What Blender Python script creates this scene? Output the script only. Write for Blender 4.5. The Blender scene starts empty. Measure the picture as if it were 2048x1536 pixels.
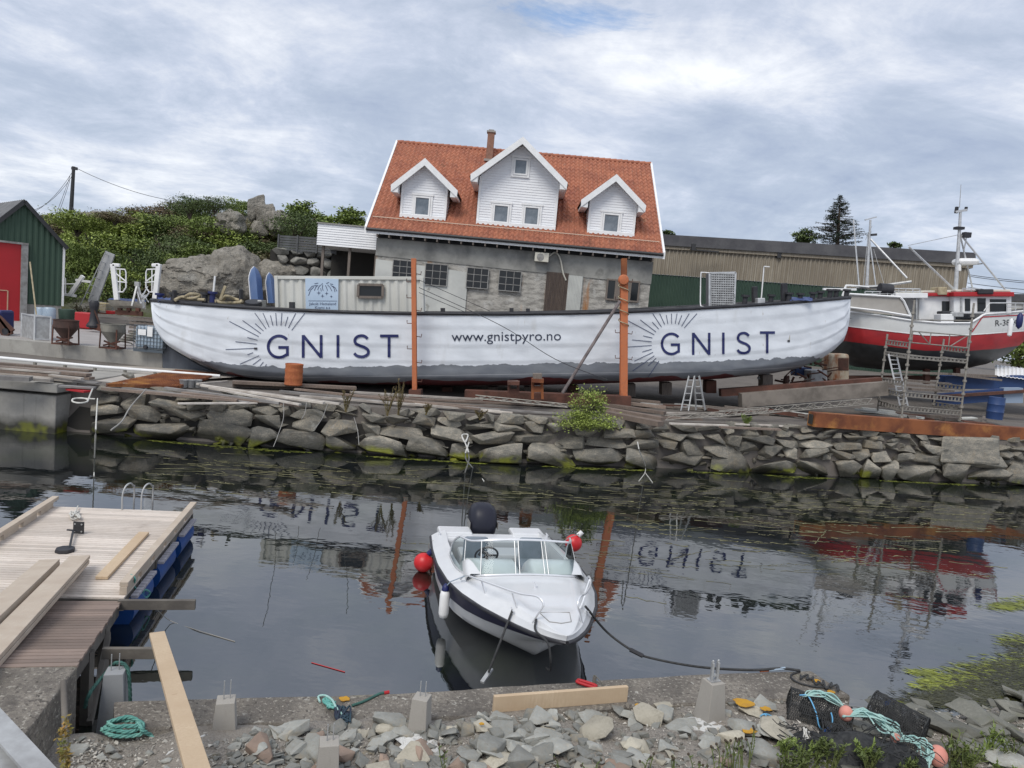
import bpy, bmesh, math, random
from mathutils import Vector, Matrix, noise
from mathutils.bvhtree import BVHTree
SC = bpy.context.scene
COL = SC.collection
rad = math.radians
# ---------------------------------------------------------------- camera
F = 1450.0; EYE = 4.7; ROLL = rad(5.0); PITCH = rad(5.36)
_r0 = Vector((1, 0, 0)); _u0 = Vector((0, math.sin(PITCH), math.cos(PITCH))); _f = Vector((0, math.cos(PITCH), -math.sin(PITCH)))
_r = math.cos(ROLL)*_r0 + math.sin(ROLL)*_u0; _u = -math.sin(ROLL)*_r0 + math.cos(ROLL)*_u0
CAMPOS = Vector((0, 0, EYE))
cd = bpy.data.cameras.new('camera'); cam = bpy.data.objects.new('camera', cd); COL.objects.link(cam)
cd.sensor_width = 36; cd.lens = F/2048*36; cd.clip_end = 2000; cd.clip_start = .05
cam.matrix_world = Matrix(((_r.x, _u.x, -_f.x, 0), (_r.y, _u.y, -_f.y, 0), (_r.z, _u.z, -_f.z, EYE), (0, 0, 0, 1)))
SC.camera = cam
def ray(x, y): return _f + _r*((x-1024)/F) - _u*((y-768)/F)
def P(x, y, D):                      # point seen at pixel (x,y) of the photo at distance D ahead
    d = ray(x, y); return CAMPOS + d*(D/d.y)
def PZ(x, y, z=0.0):                 # point of the level plane z seen at pixel
    d = ray(x, y); return CAMPOS + d*((z-EYE)/d.z)
def PP(x, y, p0, n):                 # on a plane
    d = ray(x, y); return CAMPOS + d*((p0-CAMPOS).dot(n)/d.dot(n))
def proj(p):
    q = p-CAMPOS; w = q.dot(_f); return (1024+F*q.dot(_r)/w, 768-F*q.dot(_u)/w)
def lerp(a, b, t): return a+(b-a)*t
def pl(pts, x):                      # piecewise linear
    if x <= pts[0][0]: return pts[0][1]
    for (a, b), (c, d) in zip(pts, pts[1:]):
        if x <= c: return b+(d-b)*(x-a)/(c-a)
    return pts[-1][1]
def cr(pts, n=6):                    # Catmull-Rom through points
    pts = [Vector(p) for p in pts]
    if len(pts) < 3: return pts
    q = [pts[0]*2-pts[1]]+pts+[pts[-1]*2-pts[-2]]; out = []
    for i in range(1, len(q)-2):
        for k in range(n):
            t = k/n; a, b, c, d = q[i-1], q[i], q[i+1], q[i+2]
            out.append(.5*((2*b)+(c-a)*t+(2*a-5*b+4*c-d)*t*t+(-a+3*b-3*c+d)*t**3))
    out.append(pts[-1]); return out
# ---------------------------------------------------------------- light
SUN_EL, SUN_AZ = rad(52), rad(205)     # azimuth measured clockwise from +Y (north)
w = bpy.data.worlds.new('World'); SC.world = w; w.use_nodes = True
nt = w.node_tree; N = nt.nodes; L = nt.links
for n_ in list(N): N.remove(n_)
def nd(t, **k):
    n = N.new(t)
    for a, v in k.items(): setattr(n, a, v)
    return n
out = nd('ShaderNodeOutputWorld'); bg = nd('ShaderNodeBackground'); bg.inputs[1].default_value = .1
sky = nd('ShaderNodeTexSky'); sky.sky_type = 'NISHITA'; sky.sun_disc = False
sky.sun_elevation = SUN_EL; sky.sun_rotation = SUN_AZ; sky.air_density = 1.0; sky.dust_density = 1.0; sky.ozone_density = 2.0
tc = nd('ShaderNodeTexCoord'); sep = nd('ShaderNodeSeparateXYZ'); L.new(tc.outputs['Generated'], sep.inputs[0])
def mth(op, a, b=None, c=None):
    m = nd('ShaderNodeMath', operation=op)
    for i, v in enumerate((a, b, c)):
        if v is None: continue
        if isinstance(v, (int, float)): m.inputs[i].default_value = v
        else: L.new(v, m.inputs[i])
    return m.outputs[0]
zz = mth('ADD', mth('MAXIMUM', sep.outputs[2], 0.0), .16)
cx = mth('DIVIDE', sep.outputs[0], zz); cy = mth('DIVIDE', sep.outputs[1], zz)
comb = nd('ShaderNodeCombineXYZ'); L.new(cx, comb.inputs[0]); L.new(cy, comb.inputs[1])
def mapn(loc, sc, rz=0):
    m = nd('ShaderNodeMapping'); m.inputs['Location'].default_value = loc; m.inputs['Scale'].default_value = sc; m.inputs['Rotation'].default_value = (0, 0, rz)
    L.new(comb.outputs[0], m.inputs[0]); return m.outputs[0]
def nz(vec, sc, det=6, rough=.55, dist=0.0):
    n = nd('ShaderNodeTexNoise'); n.inputs['Scale'].default_value = sc; n.inputs['Detail'].default_value = det
    n.inputs['Roughness'].default_value = rough; n.inputs['Distortion'].default_value = dist; L.new(vec, n.inputs['Vector']); return n.outputs[0]
def ramp(v, stops):
    r = nd('ShaderNodeValToRGB'); e = r.color_ramp.elements
    while len(e) < len(stops): e.new(.5)
    for el, (p, c) in zip(e, stops): el.position = p; el.color = (*c, 1) if len(c) == 3 else c
    L.new(v, r.inputs[0]); return r.outputs[0]
SKY_A = mapn((3.1, 1.2, 0), (.85, .80, 1), rad(-24)); SKY_B = mapn((7.7, 4.2, 0), (1.0, 1.1, 1), rad(-20))
n1 = nz(SKY_A, 1.15, 12, .62, .45); n2 = nz(SKY_B, 2.6, 12, .68, .5); n3 = nz(mapn((1.3, 9.4, 0), (.5, .8, 1), rad(-30)), .55, 3, .5)
mixv = mth('ADD', mth('ADD', mth('MULTIPLY', n1, .55), mth('MULTIPLY', n2, .25)), mth('MULTIPLY', n3, .20))
cloud = ramp(mixv, [(.37, (4.0, 4.7, 6.2)), (.455, (5.2, 5.9, 7.2)), (.50, (6.3, 6.9, 8.2)), (.545, (7.9, 8.3, 9.2)), (.61, (10.4, 10.6, 11.0))])
# a gap with blue sky, high up ahead
gx = mth('SUBTRACT', cx, .10); gy = mth('SUBTRACT', cy, 1.76)
gd = mth('ADD', mth('POWER', mth('MULTIPLY', gx, 1.6), 2.0), mth('POWER', mth('MULTIPLY', gy, 3.2), 2.0))
gap = mth('SUBTRACT', 1.0, mth('MULTIPLY', mth('ADD', mth('SQRT', gd), mth('MULTIPLY', mth('SUBTRACT', n2, .5), 1.5)), 3.6))
gapc = nd('ShaderNodeClamp'); L.new(gap, gapc.inputs[0])
cov = mth('SUBTRACT', .93, mth('MULTIPLY', gapc.outputs[0], .85))
mx = nd('ShaderNodeMix', data_type='RGBA'); L.new(cov, mx.inputs[0]); vm = nd('ShaderNodeVectorMath', operation='SCALE'); vm.inputs[3].default_value = 1.9; L.new(sky.outputs[0], vm.inputs[0]); L.new(vm.outputs[0], mx.inputs[6]); L.new(cloud, mx.inputs[7])
L.new(mx.outputs[2], bg.inputs[0]); L.new(bg.outputs[0], out.inputs[0])
sl = bpy.data.lights.new('sun', 'SUN'); sl.energy = 2.3; sl.angle = rad(28); sl.color = (1, .95, .87)
so = bpy.data.objects.new('sun', sl); COL.objects.link(so)
_sd = Vector((math.sin(SUN_AZ)*math.cos(SUN_EL), math.cos(SUN_AZ)*math.cos(SUN_EL), math.sin(SUN_EL)))
so.rotation_euler = (-_sd).to_track_quat('-Z', 'Y').to_euler(); so.location = _sd*60
SC.view_settings.view_transform = 'Standard'; SC.view_settings.look = 'None'; SC.view_settings.exposure = 0.0; SC.view_settings.gamma = 1
SC.cycles.max_bounces = 6; SC.cycles.transparent_max_bounces = 8; SC.cycles.use_denoising = True
# ---------------------------------------------------------------- materials
MATS = {}
def mat(name, col, col2=None, sc=4, rough=.8, bump=0, bsc=30, metal=0, lo=.4, hi=.62, spots=(), stretch=(1, 1, 1), wpos=False, rnd=0, spec=.5, coat=0, wet=False, det=6, island=0, alpha=None, grain=None, bdist=.02):
    """principled with noise-mixed colours; spots = [(colour, scale, lo, hi, stretch)]; rnd = per-object brightness spread"""
    m = bpy.data.materials.new(name); m.use_nodes = True; MATS[name] = m
    t = m.node_tree; n = t.nodes; l = t.links; b = n['Principled BSDF']
    b.inputs['Roughness'].default_value = rough; b.inputs['Metallic'].default_value = metal; b.inputs['Specular IOR Level'].default_value = spec
    if coat: b.inputs['Coat Weight'].default_value = coat; b.inputs['Coat Roughness'].default_value = .08
    tc = n.new('ShaderNodeTexCoord')
    if wpos: g = n.new('ShaderNodeNewGeometry'); src = g.outputs['Position']
    else: src = tc.outputs['Object']
    def mp(st):
        k = n.new('ShaderNodeMapping'); k.inputs['Scale'].default_value = st; l.new(src, k.inputs[0]); return k.outputs[0]
    def noi(s, st, d=det, r=.6):
        k = n.new('ShaderNodeTexNoise'); k.inputs['Scale'].default_value = s; k.inputs['Detail'].default_value = d; k.inputs['Roughness'].default_value = r
        l.new(mp(st), k.inputs['Vector']); return k.outputs[0]
    def rmp(v, lo, hi):
        k = n.new('ShaderNodeMapRange'); k.inputs[1].default_value = lo; k.inputs[2].default_value = hi; l.new(v, k.inputs[0]); return k.outputs[0]
    def mixc(f, a, c2):
        k = n.new('ShaderNodeMix'); k.data_type = 'RGBA'
        l.new(f, k.inputs[0])
        for i, v in ((6, a), (7, c2)):
            if isinstance(v, tuple): k.inputs[i].default_value = (*v, 1)
            else: l.new(v, k.inputs[i])
        return k.outputs[2]
    c = col
    if col2: c = mixc(rmp(noi(sc, stretch), lo, hi), col, col2)
    for s in spots:
        c = mixc(rmp(noi(s[1], s[4] if len(s) > 4 else (1, 1, 1)), s[2], s[3]), c, s[0])
    if grain:
        c = mixc(rmp(noi(grain[1], grain[2] if len(grain) > 2 else (1, 1, 1), 3), .3, .7), c, grain[0])
    if rnd or island:
        if island: k = n.new('ShaderNodeNewGeometry'); rv = k.outputs['Random Per Island']; amt = island
        else: k = n.new('ShaderNodeObjectInfo'); rv = k.outputs['Random']; amt = rnd
        hs = n.new('ShaderNodeHueSaturation'); mr = n.new('ShaderNodeMapRange'); mr.inputs[3].default_value = 1-amt; mr.inputs[4].default_value = 1+amt
        l.new(rv, mr.inputs[0]); l.new(mr.outputs[0], hs.inputs['Value'])
        if isinstance(c, tuple): hs.inputs['Color'].default_value = (*c, 1)
        else: l.new(c, hs.inputs['Color'])
        c = hs.outputs[0]
    if wet:      # darker, glossier and weed grown just above the water
        g = n.new('ShaderNodeNewGeometry'); sp = n.new('ShaderNodeSeparateXYZ'); l.new(g.outputs['Position'], sp.inputs[0])
        ad = n.new('ShaderNodeMath'); ad.operation = 'MULTIPLY_ADD'; ad.inputs[1].default_value = .5; l.new(noi(1.2, (1, 1, 1), 4), ad.inputs[0]); l.new(sp.outputs[2], ad.inputs[2])
        c = mixc(rmp(ad.outputs[0], .72, .42), c, (.032, .031, .022))
        rr = n.new('ShaderNodeMapRange'); rr.inputs[1].default_value = .5; rr.inputs[2].default_value = .8; rr.inputs[3].default_value = .45; rr.inputs[4].default_value = rough
        l.new(ad.outputs[0], rr.inputs[0]); l.new(rr.outputs[0], b.inputs['Roughness'])
        al = n.new('ShaderNodeMath'); al.operation = 'MULTIPLY'; l.new(rmp(ad.outputs[0], .56, .44), al.inputs[0]); l.new(rmp(noi(.9, (1, 1, 1), 3), .5, .6), al.inputs[1])
        c = mixc(al.outputs[0], c, (.16, .17, .015))
    if isinstance(c, tuple): b.inputs['Base Color'].default_value = (*c, 1)
    else: l.new(c, b.inputs['Base Color'])
    if bump:
        k = n.new('ShaderNodeBump'); k.inputs['Strength'].default_value = bump; k.inputs['Distance'].default_value = bdist
        l.new(noi(bsc, stretch, 5, .65), k.inputs['Height']); l.new(k.outputs[0], b.inputs['Normal'])
    if alpha is not None: b.inputs['Alpha'].default_value = alpha
    return m
def glass_mat(name, col=(.9, .95, .95), rough=.02, alpha=.25):
    m = bpy.data.materials.new(name); m.use_nodes = True; t = m.node_tree; n = t.nodes; l = t.links; n.remove(n['Principled BSDF'])
    o = n['Material Output']; tr = n.new('ShaderNodeBsdfTransparent'); tr.inputs[0].default_value = (*col, 1); gl = n.new('ShaderNodeBsdfGlossy'); gl.inputs['Roughness'].default_value = rough
    fr = n.new('ShaderNodeFresnel'); fr.inputs[0].default_value = 1.18; ad = n.new('ShaderNodeMath'); ad.operation = 'ADD'; ad.inputs[1].default_value = alpha*.1; gl.inputs[0].default_value = (.12, .12, .12, 1)
    l.new(fr.outputs[0], ad.inputs[0]); mxs = n.new('ShaderNodeMixShader'); l.new(ad.outputs[0], mxs.inputs[0]); l.new(tr.outputs[0], mxs.inputs[1]); l.new(gl.outputs[0], mxs.inputs[2])
    l.new(mxs.outputs[0], o.inputs[0]); MATS[name] = m; return m
# ---------------------------------------------------------------- meshes
WM = {}                      # world matrix of every object we made
class MB:
    def __init__(s, M=None): s.v = []; s.f = []; s.M = M; s.mi = []; s.cur = 0; s.uv = None; s.att = {}
    def add(s, vs, fs):
        o = len(s.v)
        for p in vs:
            p = Vector(p); s.v.append(s.M @ p if s.M else p)
        for f in fs: s.f.append([i+o for i in f]); s.mi.append(s.cur)
        return s
    def box(s, c, d, R=None):
        c = Vector(c); x, y, z = d[0]/2, d[1]/2, d[2]/2
        vs = [Vector((a, b, e)) for a in (-x, x) for b in (-y, y) for e in (-z, z)]
        if R is not None:
            if isinstance(R, (int, float)): R = Matrix.Rotation(R, 3, 'Z')
            vs = [R @ v for v in vs]
        return s.add([v+c for v in vs], [(0, 1, 3, 2), (4, 6, 7, 5), (0, 4, 5, 1), (2, 3, 7, 6), (0, 2, 6, 4), (1, 5, 7, 3)])
    def hexa(s, b, t):        # 4 bottom pts, 4 top pts (same order)
        return s.add(list(b)+list(t), [(3, 2, 1, 0), (4, 5, 6, 7), (0, 1, 5, 4), (1, 2, 6, 5), (2, 3, 7, 6), (3, 0, 4, 7)])
    def beam(s, a, b, w, h, up=(0, 0, 1)):
        a, b = Vector(a), Vector(b); d = (b-a).normalized(); up = Vector(up)
        if abs(d.dot(up)) > .98: up = Vector((0, 1, 0))
        sd = d.cross(up).normalized(); u = sd.cross(d).normalized(); sd = sd*(w/2); u = u*(h/2)
        return s.hexa([a-sd-u, a+sd-u, b+sd-u, b-sd-u], [a-sd+u, a+sd+u, b+sd+u, b-sd+u])
    def tube(s, pts, r, n=6, cap=True, close=False):
        pts = [Vector(p) for p in pts]; m = len(pts); vs = []; fs = []
        rs = r if isinstance(r, (list, tuple)) else [r]*m
        ref = None
        for i, p in enumerate(pts):
            if close: t = pts[(i+1) % m]-pts[i-1]
            else: t = pts[min(i+1, m-1)]-pts[max(i-1, 0)]
            if t.length < 1e-9: t = Vector((0, 0, 1))
            t.normalize()
            if ref is None:
                ref = Vector((0, 0, 1)) if abs(t.z) < .9 else Vector((1, 0, 0))
            a = t.cross(ref).normalized(); b = a.cross(t).normalized(); ref = b
            for k in range(n):
                an = 2*math.pi*k/n; vs.append(p+(a*math.cos(an)+b*math.sin(an))*rs[i])
        for i in range(m if close else m-1):
            j = (i+1) % m
            for k in range(n): fs.append((i*n+k, i*n+(k+1) % n, j*n+(k+1) % n, j*n+k))
        if cap and not close: fs.append(tuple(range(n))[::-1]); fs.append(tuple(range((m-1)*n, m*n)))
        return s.add(vs, fs)
    def lathe(s, c, prof, n=20, axis=None, cap=True):   # prof [(r,z)]
        c = Vector(c); vs = []; fs = []; R = Matrix.Identity(3)
        if axis is not None: R = Vector((0, 0, 1)).rotation_difference(Vector(axis)).to_matrix()
        for r, z in prof:
            for k in range(n):
                a = 2*math.pi*k/n; vs.append(c+R @ Vector((r*math.cos(a), r*math.sin(a), z)))
        for i in range(len(prof)-1):
            for k in range(n): fs.append((i*n+k, i*n+(k+1) % n, (i+1)*n+(k+1) % n, (i+1)*n+k))
        if cap: fs.append(tuple(range(n))[::-1]); fs.append(tuple(range((len(prof)-1)*n, len(prof)*n)))
        return s.add(vs, fs)
    def ball(s, c, r, n=14, m=9, sq=(1, 1, 1)):
        c = Vector(c); vs = [c+Vector((0, 0, -r*sq[2]))]; fs = []
        for i in range(1, m):
            th = math.pi*i/m
            for k in range(n):
                a = 2*math.pi*k/n; vs.append(c+Vector((r*sq[0]*math.sin(th)*math.cos(a), r*sq[1]*math.sin(th)*math.sin(a), -r*sq[2]*math.cos(th))))
        vs.append(c+Vector((0, 0, r*sq[2]))); e = len(vs)-1
        for k in range(n): fs.append((0, 1+(k+1) % n, 1+k)); fs.append((e, e-n+k, e-n+(k+1) % n))
        for i in range(m-2):
            for k in range(n): a = 1+i*n; fs.append((a+k, a+(k+1) % n, a+n+(k+1) % n, a+n+k))
        return s.add(vs, fs)
    def grid(s, rows, wrap=False):     # rows of points -> quads
        n = len(rows[0]); vs = [p for r in rows for p in r]; fs = []
        for i in range(len(rows)-1):
            for k in range(n if wrap else n-1): fs.append((i*n+k, i*n+(k+1) % n, (i+1)*n+(k+1) % n, (i+1)*n+k))
        return s.add(vs, fs)
    def prism(s, poly, d):            # polygon points + extrusion vector
        d = Vector(d); n = len(poly); vs = [Vector(p) for p in poly]; vs += [p+d for p in vs]
        return s.add(vs, [tuple(range(n))[::-1], tuple(range(n, 2*n))]+[(i, (i+1) % n, n+(i+1) % n, n+i) for i in range(n)])
    def build(s, name, m, parent=None, smooth=None, bevel=0, **kw):
        ms = m if isinstance(m, (list, tuple)) else [m]
        if parent is not None: O = WM[parent]
        else:
            xs = [v.x for v in s.v]; ys = [v.y for v in s.v]; zs = [v.z for v in s.v]
            O = Matrix.Translation(((min(xs)+max(xs))/2, (min(ys)+max(ys))/2, min(zs)))
            if kw.pop('origin0', False): O = Matrix.Identity(4)
        if parent is not None and s.v:
            c = sum(s.v, Vector())/len(s.v); O2 = WM[parent] @ Matrix.Translation(WM[parent].inverted() @ c)
        else: O2 = O
        inv = O2.inverted(); me = bpy.data.meshes.new(name)
        me.from_pydata([inv @ v for v in s.v], [], s.f)
        for q in ms: me.materials.append(MATS[q] if isinstance(q, str) else q)
        if len(ms) > 1: me.polygons.foreach_set('material_index', s.mi)
        for k, a in s.att.items():
            at = me.attributes.new(k, 'FLOAT', 'POINT'); at.data.foreach_set('value', a)
        me.validate(); me.update()
        if smooth is not None:
            me.polygons.foreach_set('use_smooth', [True]*len(me.polygons))
            if smooth < 179: me.set_sharp_from_angle(angle=rad(smooth))
        o = bpy.data.objects.new(name, me); COL.objects.link(o); WM[o] = O2
        if parent is not None: o.parent = parent; o.matrix_basis = WM[parent].inverted() @ O2
        else: o.matrix_world = O2
        if bevel:
            b = o.modifiers.new('bevel', 'BEVEL'); b.width = bevel; b.segments = 2; b.limit_method = 'ANGLE'
        if kw: tag(o, **kw)
        return o
def tag(o, label=None, cat=None, group=None, kind=None):
    for k, v in (('label', label), ('category', cat), ('group', group), ('kind', kind)):
        if v: o[k] = v
    return o
def thing(name, label, cat, loc, group=None, M=None):
    o = bpy.data.objects.new(name, None); COL.objects.link(o); o.empty_display_size = .2
    WM[o] = M if M is not None else Matrix.Translation(Vector(loc)); o.matrix_world = WM[o]
    return tag(o, label, cat, group)
def clone(root, M, label=None, group=None, **kw):
    r = root.copy(); COL.objects.link(r); r.matrix_world = M; WM[r] = M
    for ch in root.children:
        c = ch.copy(); COL.objects.link(c); c.parent = r
        for g in ch.children:
            d = g.copy(); COL.objects.link(d); d.parent = c
    if label: r['label'] = label
    if group: r['group'] = group
    return r
def rock(mb, c, size, seed, npt=16, R=None, rough=.0, bv=.045, ex=.75):
    r = random.Random(seed); bm = bmesh.new(); c = Vector(c)
    for i in range(npt):
        v = Vector((r.gauss(0, 1), r.gauss(0, 1), r.gauss(0, 1))).normalized()
        v = Vector([math.copysign(abs(q)**ex, q) for q in v])*(r.uniform(.8, 1.05))
        v = Vector((v.x*size[0]/2, v.y*size[1]/2, v.z*size[2]/2)); bm.verts.new(v)
    res = bmesh.ops.convex_hull(bm, input=bm.verts)
    bmesh.ops.delete(bm, geom=[g for g in set(res['geom_interior']+res['geom_unused']) if isinstance(g, bmesh.types.BMVert)], context='VERTS')
    bmesh.ops.dissolve_limit(bm, angle_limit=rad(9), verts=bm.verts, edges=bm.edges)
    bmesh.ops.bevel(bm, geom=list(bm.edges), offset=min(size)*bv, segments=1, affect='EDGES')
    if rough:
        bmesh.ops.triangulate(bm, faces=bm.faces); bmesh.ops.subdivide_edges(bm, edges=bm.edges, cuts=2, use_grid_fill=True)
        for v in bm.verts: v.co += v.normal*(noise.fractal(v.co*(2.2/min(size))+Vector((seed % 97, 0, 0)), 1, 2, 3)*rough*min(size))
    bm.verts.ensure_lookup_table()
    for i, v in enumerate(bm.verts): v.index = i
    vs = [((R @ v.co) if R is not None else v.co)+c for v in bm.verts]
    mb.add(vs, [[v.index for v in f.verts] for f in bm.faces]); bm.free(); return mb
def Rz(a): return Matrix.Rotation(a, 3, 'Z')
def rR(r, t=.3): return Matrix.Rotation(r.uniform(-3.14, 3.14), 3, 'Z') @ Matrix.Rotation(r.uniform(-t, t), 3, 'X') @ Matrix.Rotation(r.uniform(-t, t), 3, 'Y')
def leaves(mb, c, rad3, n, s, seed, clumps=30, up=.3, shell=.55, asp=.5):
    r = random.Random(seed); c = Vector(c); cs = []
    for i in range(clumps):
        while True:
            v = Vector((r.uniform(-1, 1), r.uniform(-1, 1), r.uniform(-1, 1)))
            if shell < v.length < 1: break
        cs.append((v, r.uniform(.14, .34)))
    vs = []; fs = []
    for i in range(n):
        k, q = cs[i % clumps]
        p = k+Vector((r.gauss(0, q), r.gauss(0, q), r.gauss(0, q*.6)))
        p = c+Vector((p.x*rad3[0], p.y*rad3[1], p.z*rad3[2]))
        a = Vector((r.gauss(0, 1), r.gauss(0, 1), r.gauss(0, .6))).normalized(); b = a.cross(Vector((r.gauss(0, .5), r.gauss(0, .5), 1))).normalized()
        z = s*r.uniform(.6, 1.3); a = a*z; b = b*z*asp; o = len(vs)
        vs += [p-a, p+b, p+a, p-b]; fs.append((o, o+1, o+2, o+3))
    return mb.add(vs, fs)
def text_px(word, x0, x1, ybase, H, res=3, sp=1.0):
    """outline faces of a word in photo-pixel coordinates"""
    cu = bpy.data.curves.new('t', 'FONT'); cu.body = word; cu.size = 1; cu.resolution_u = res; cu.space_character = sp
    o = bpy.data.objects.new('t', cu); COL.objects.link(o); bpy.context.view_layer.update()
    me = bpy.data.meshes.new_from_object(o); xs = [v.co.x for v in me.vertices]; a, b = min(xs), max(xs)
    vs = [(x0+(v.co.x-a)/(b-a)*(x1-x0), ybase(x0+(v.co.x-a)/(b-a)*(x1-x0))-v.co.y*H) for v in me.vertices]; fs = [tuple(p.vertices) for p in me.polygons]
    bpy.data.objects.remove(o); bpy.data.curves.remove(cu); bpy.data.meshes.remove(me); return vs, fs
def stroke(pts, w, seg=2.5):
    """2-D ribbon along a polyline -> (verts, faces)"""
    P2 = []
    for (a, b), (c, d) in zip(pts, pts[1:]):
        n = max(1, int(math.hypot(c-a, d-b)/seg)); P2 += [(a+(c-a)*k/n, b+(d-b)*k/n) for k in range(n)]
    P2.append(pts[-1]); vs = []; fs = []; m = len(P2)
    for i, (x, y) in enumerate(P2):
        x0, y0 = P2[max(i-1, 0)]; x1, y1 = P2[min(i+1, m-1)]; l = math.hypot(x1-x0, y1-y0) or 1; nx, ny = -(y1-y0)/l*w/2, (x1-x0)/l*w/2
        vs += [(x+nx, y+ny), (x-nx, y-ny)]
    return vs, [(2*i, 2*i+1, 2*i+3, 2*i+2) for i in range(m-1)]
def stamp(mb, vf, bvh, off=.012, D=30):
    """lay a 2-D figure on a surface, following its curvature"""
    vs, fs = vf; o = []
    for x, y in vs:
        d = ray(x, y).normalized(); h, nrm, _, _ = bvh.ray_cast(CAMPOS, d)
        o.append(h-d*off if h is not None else P(x, y, D))
    mb.add(o, fs)
# ================================================================ setting
QF = [(-60, 20), (-16, 21.3), (-13.4, 21.4), (-6.3, 21.8), (-.15, 22.5), (6.6, 24.15), (19.4, 26.7), (60, 35)]
QZ = [(-60, 1.48), (-16, 1.48), (-5, 1.45), (0, 1.45), (11, 1.73), (19, 2.03), (60, 2.3)]
def qf(x): return pl(QF, x)
def qz(x): return pl(QZ, x)
def G(x, y):
    d = y-qf(x)-.6
    return qz(x)+.045*max(0, min(d-4, 18))+(0.03*noise.noise(Vector((x*.7, y*.7, 0))) if d > .3 else 0)
mat('ground', (.135, .118, .105), (.075, .065, .058), 1.2, .95, .5, 25, grain=((.16, .145, .13), 40), wpos=True)
mat('conc', (.36, .345, .31), (.25, .24, .22), 1.6, .9, .25, 60, grain=((.30, .29, .27), 60), spots=[((.16, .15, .13), 2.5, .56, .75, (3, 3, .35)), ((.42, .41, .37), .9, .58, .66)], wpos=True, wet=True)
mat('conc_dark', (.30, .27, .225), (.13, .118, .10), 1.6, .9, 1, 40, lo=.42, hi=.58, grain=((.17, .15, .13), 28), bdist=.03, spots=[((.46, .43, .37), 26, .56, .60), ((.06, .053, .045), 20, .57, .61), ((.55, .53, .47), 8, .65, .68), ((.07, .063, .055), 3.5, .58, .66), ((.28, .27, .20), 1.1, .58, .68)], wpos=True)
mat('rockq', (.38, .335, .265), (.15, .138, .115), 2.6, .85, 1, 9, spots=[((.30, .235, .15), 1.3, .54, .68), ((.24, .11, .045), .9, .66, .76), ((.34, .33, .30), 2.6, .62, .7)], stretch=(1, 1, 2.2), rnd=.32, wet=True, wpos=True, grain=((.15, .15, .135), 30), bdist=.03)
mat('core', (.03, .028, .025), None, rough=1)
mat('hillrock', (.23, .22, .20), (.10, .10, .09), .6, .95, .9, 6, spots=[((.075, .09, .03), .25, .42, .56), ((.15, .13, .055), .5, .56, .68)], wpos=True, bdist=.25)
# water
m = bpy.data.materials.new('water'); m.use_nodes = True; MATS['water'] = m
n = m.node_tree.nodes; l = m.node_tree.links; b = n['Principled BSDF']
b.inputs['Roughness'].default_value = .015; b.inputs['IOR'].default_value = 2.0; b.inputs['Specular IOR Level'].default_value = .95
g = n.new('ShaderNodeNewGeometry')
def _no(sc, st, det=3, rot=0):
    mp = n.new('ShaderNodeMapping'); mp.inputs['Scale'].default_value = st; mp.inputs['Rotation'].default_value = (0, 0, rot); l.new(g.outputs['Position'], mp.inputs[0])
    k = n.new('ShaderNodeTexNoise'); k.inputs['Scale'].default_value = sc; k.inputs['Detail'].default_value = det; k.inputs['Roughness'].default_value = .5; l.new(mp.outputs[0], k.inputs['Vector']); return k.outputs[0]
def _rm(v, a, b_, c=0, d=1):
    k = n.new('ShaderNodeMapRange'); k.inputs[1].default_value = a; k.inputs[2].default_value = b_; k.inputs[3].default_value = c; k.inputs[4].default_value = d; l.new(v, k.inputs[0]); return k.outputs[0]
def _ma(op, a, c):
    k = n.new('ShaderNodeMath'); k.operation = op
    for i, v in enumerate((a, c)):
        if isinstance(v, (int, float)): k.inputs[i].default_value = v
        else: l.new(v, k.inputs[i])
    return k.outputs[0]
patch = _rm(_no(.35, (1, 1.3, 1), 3), .42, .62, .12, 1)
hgt = _ma('ADD', _ma('MULTIPLY', _no(1.1, (1, 1.6, 1), 3, .3), 1.0), _ma('MULTIPLY', _ma('MULTIPLY', _no(5.5, (1, 1.9, 1), 2, -.5), .16), patch))
bp = n.new('ShaderNodeBump'); bp.inputs['Strength'].default_value = .5; bp.inputs['Distance'].default_value = .0095; l.new(hgt, bp.inputs['Height']); l.new(bp.outputs[0], b.inputs['Normal'])
mxc = n.new('ShaderNodeMix'); mxc.data_type = 'RGBA'; l.new(_rm(_no(.5, (1, 1, 1), 4), .45, .65), mxc.inputs[0])
mxc.inputs[6].default_value = (.009, .011, .012, 1); mxc.inputs[7].default_value = (.012, .017, .009, 1); l.new(mxc.outputs[2], b.inputs['Base Color'])
MB().add([(-90, -25, 0), (90, -25, 0), (90, 40, 0), (-90, 40, 0)], [(0, 1, 2, 3)]).build('water', 'water', kind='structure')
# ground behind the quay, to the horizon
xs = [-400, -150, -60]+[-30+i*1.5 for i in range(47)]+[60, 150, 400]
ds = [-.4, 0, .5, 1, 2, 3, 4, 6, 8, 10, 13, 17, 22, 30, 60, 150, 500]
rows = []
for d in ds:
    r_ = []
    for x in xs:
        y = qf(x)+.75+d; r_.append((x, y, G(x, y) if d > -.3 else -1.0))
    rows.append(r_)
MB().grid(rows).build('ground', 'ground', smooth=60, kind='structure')
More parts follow.
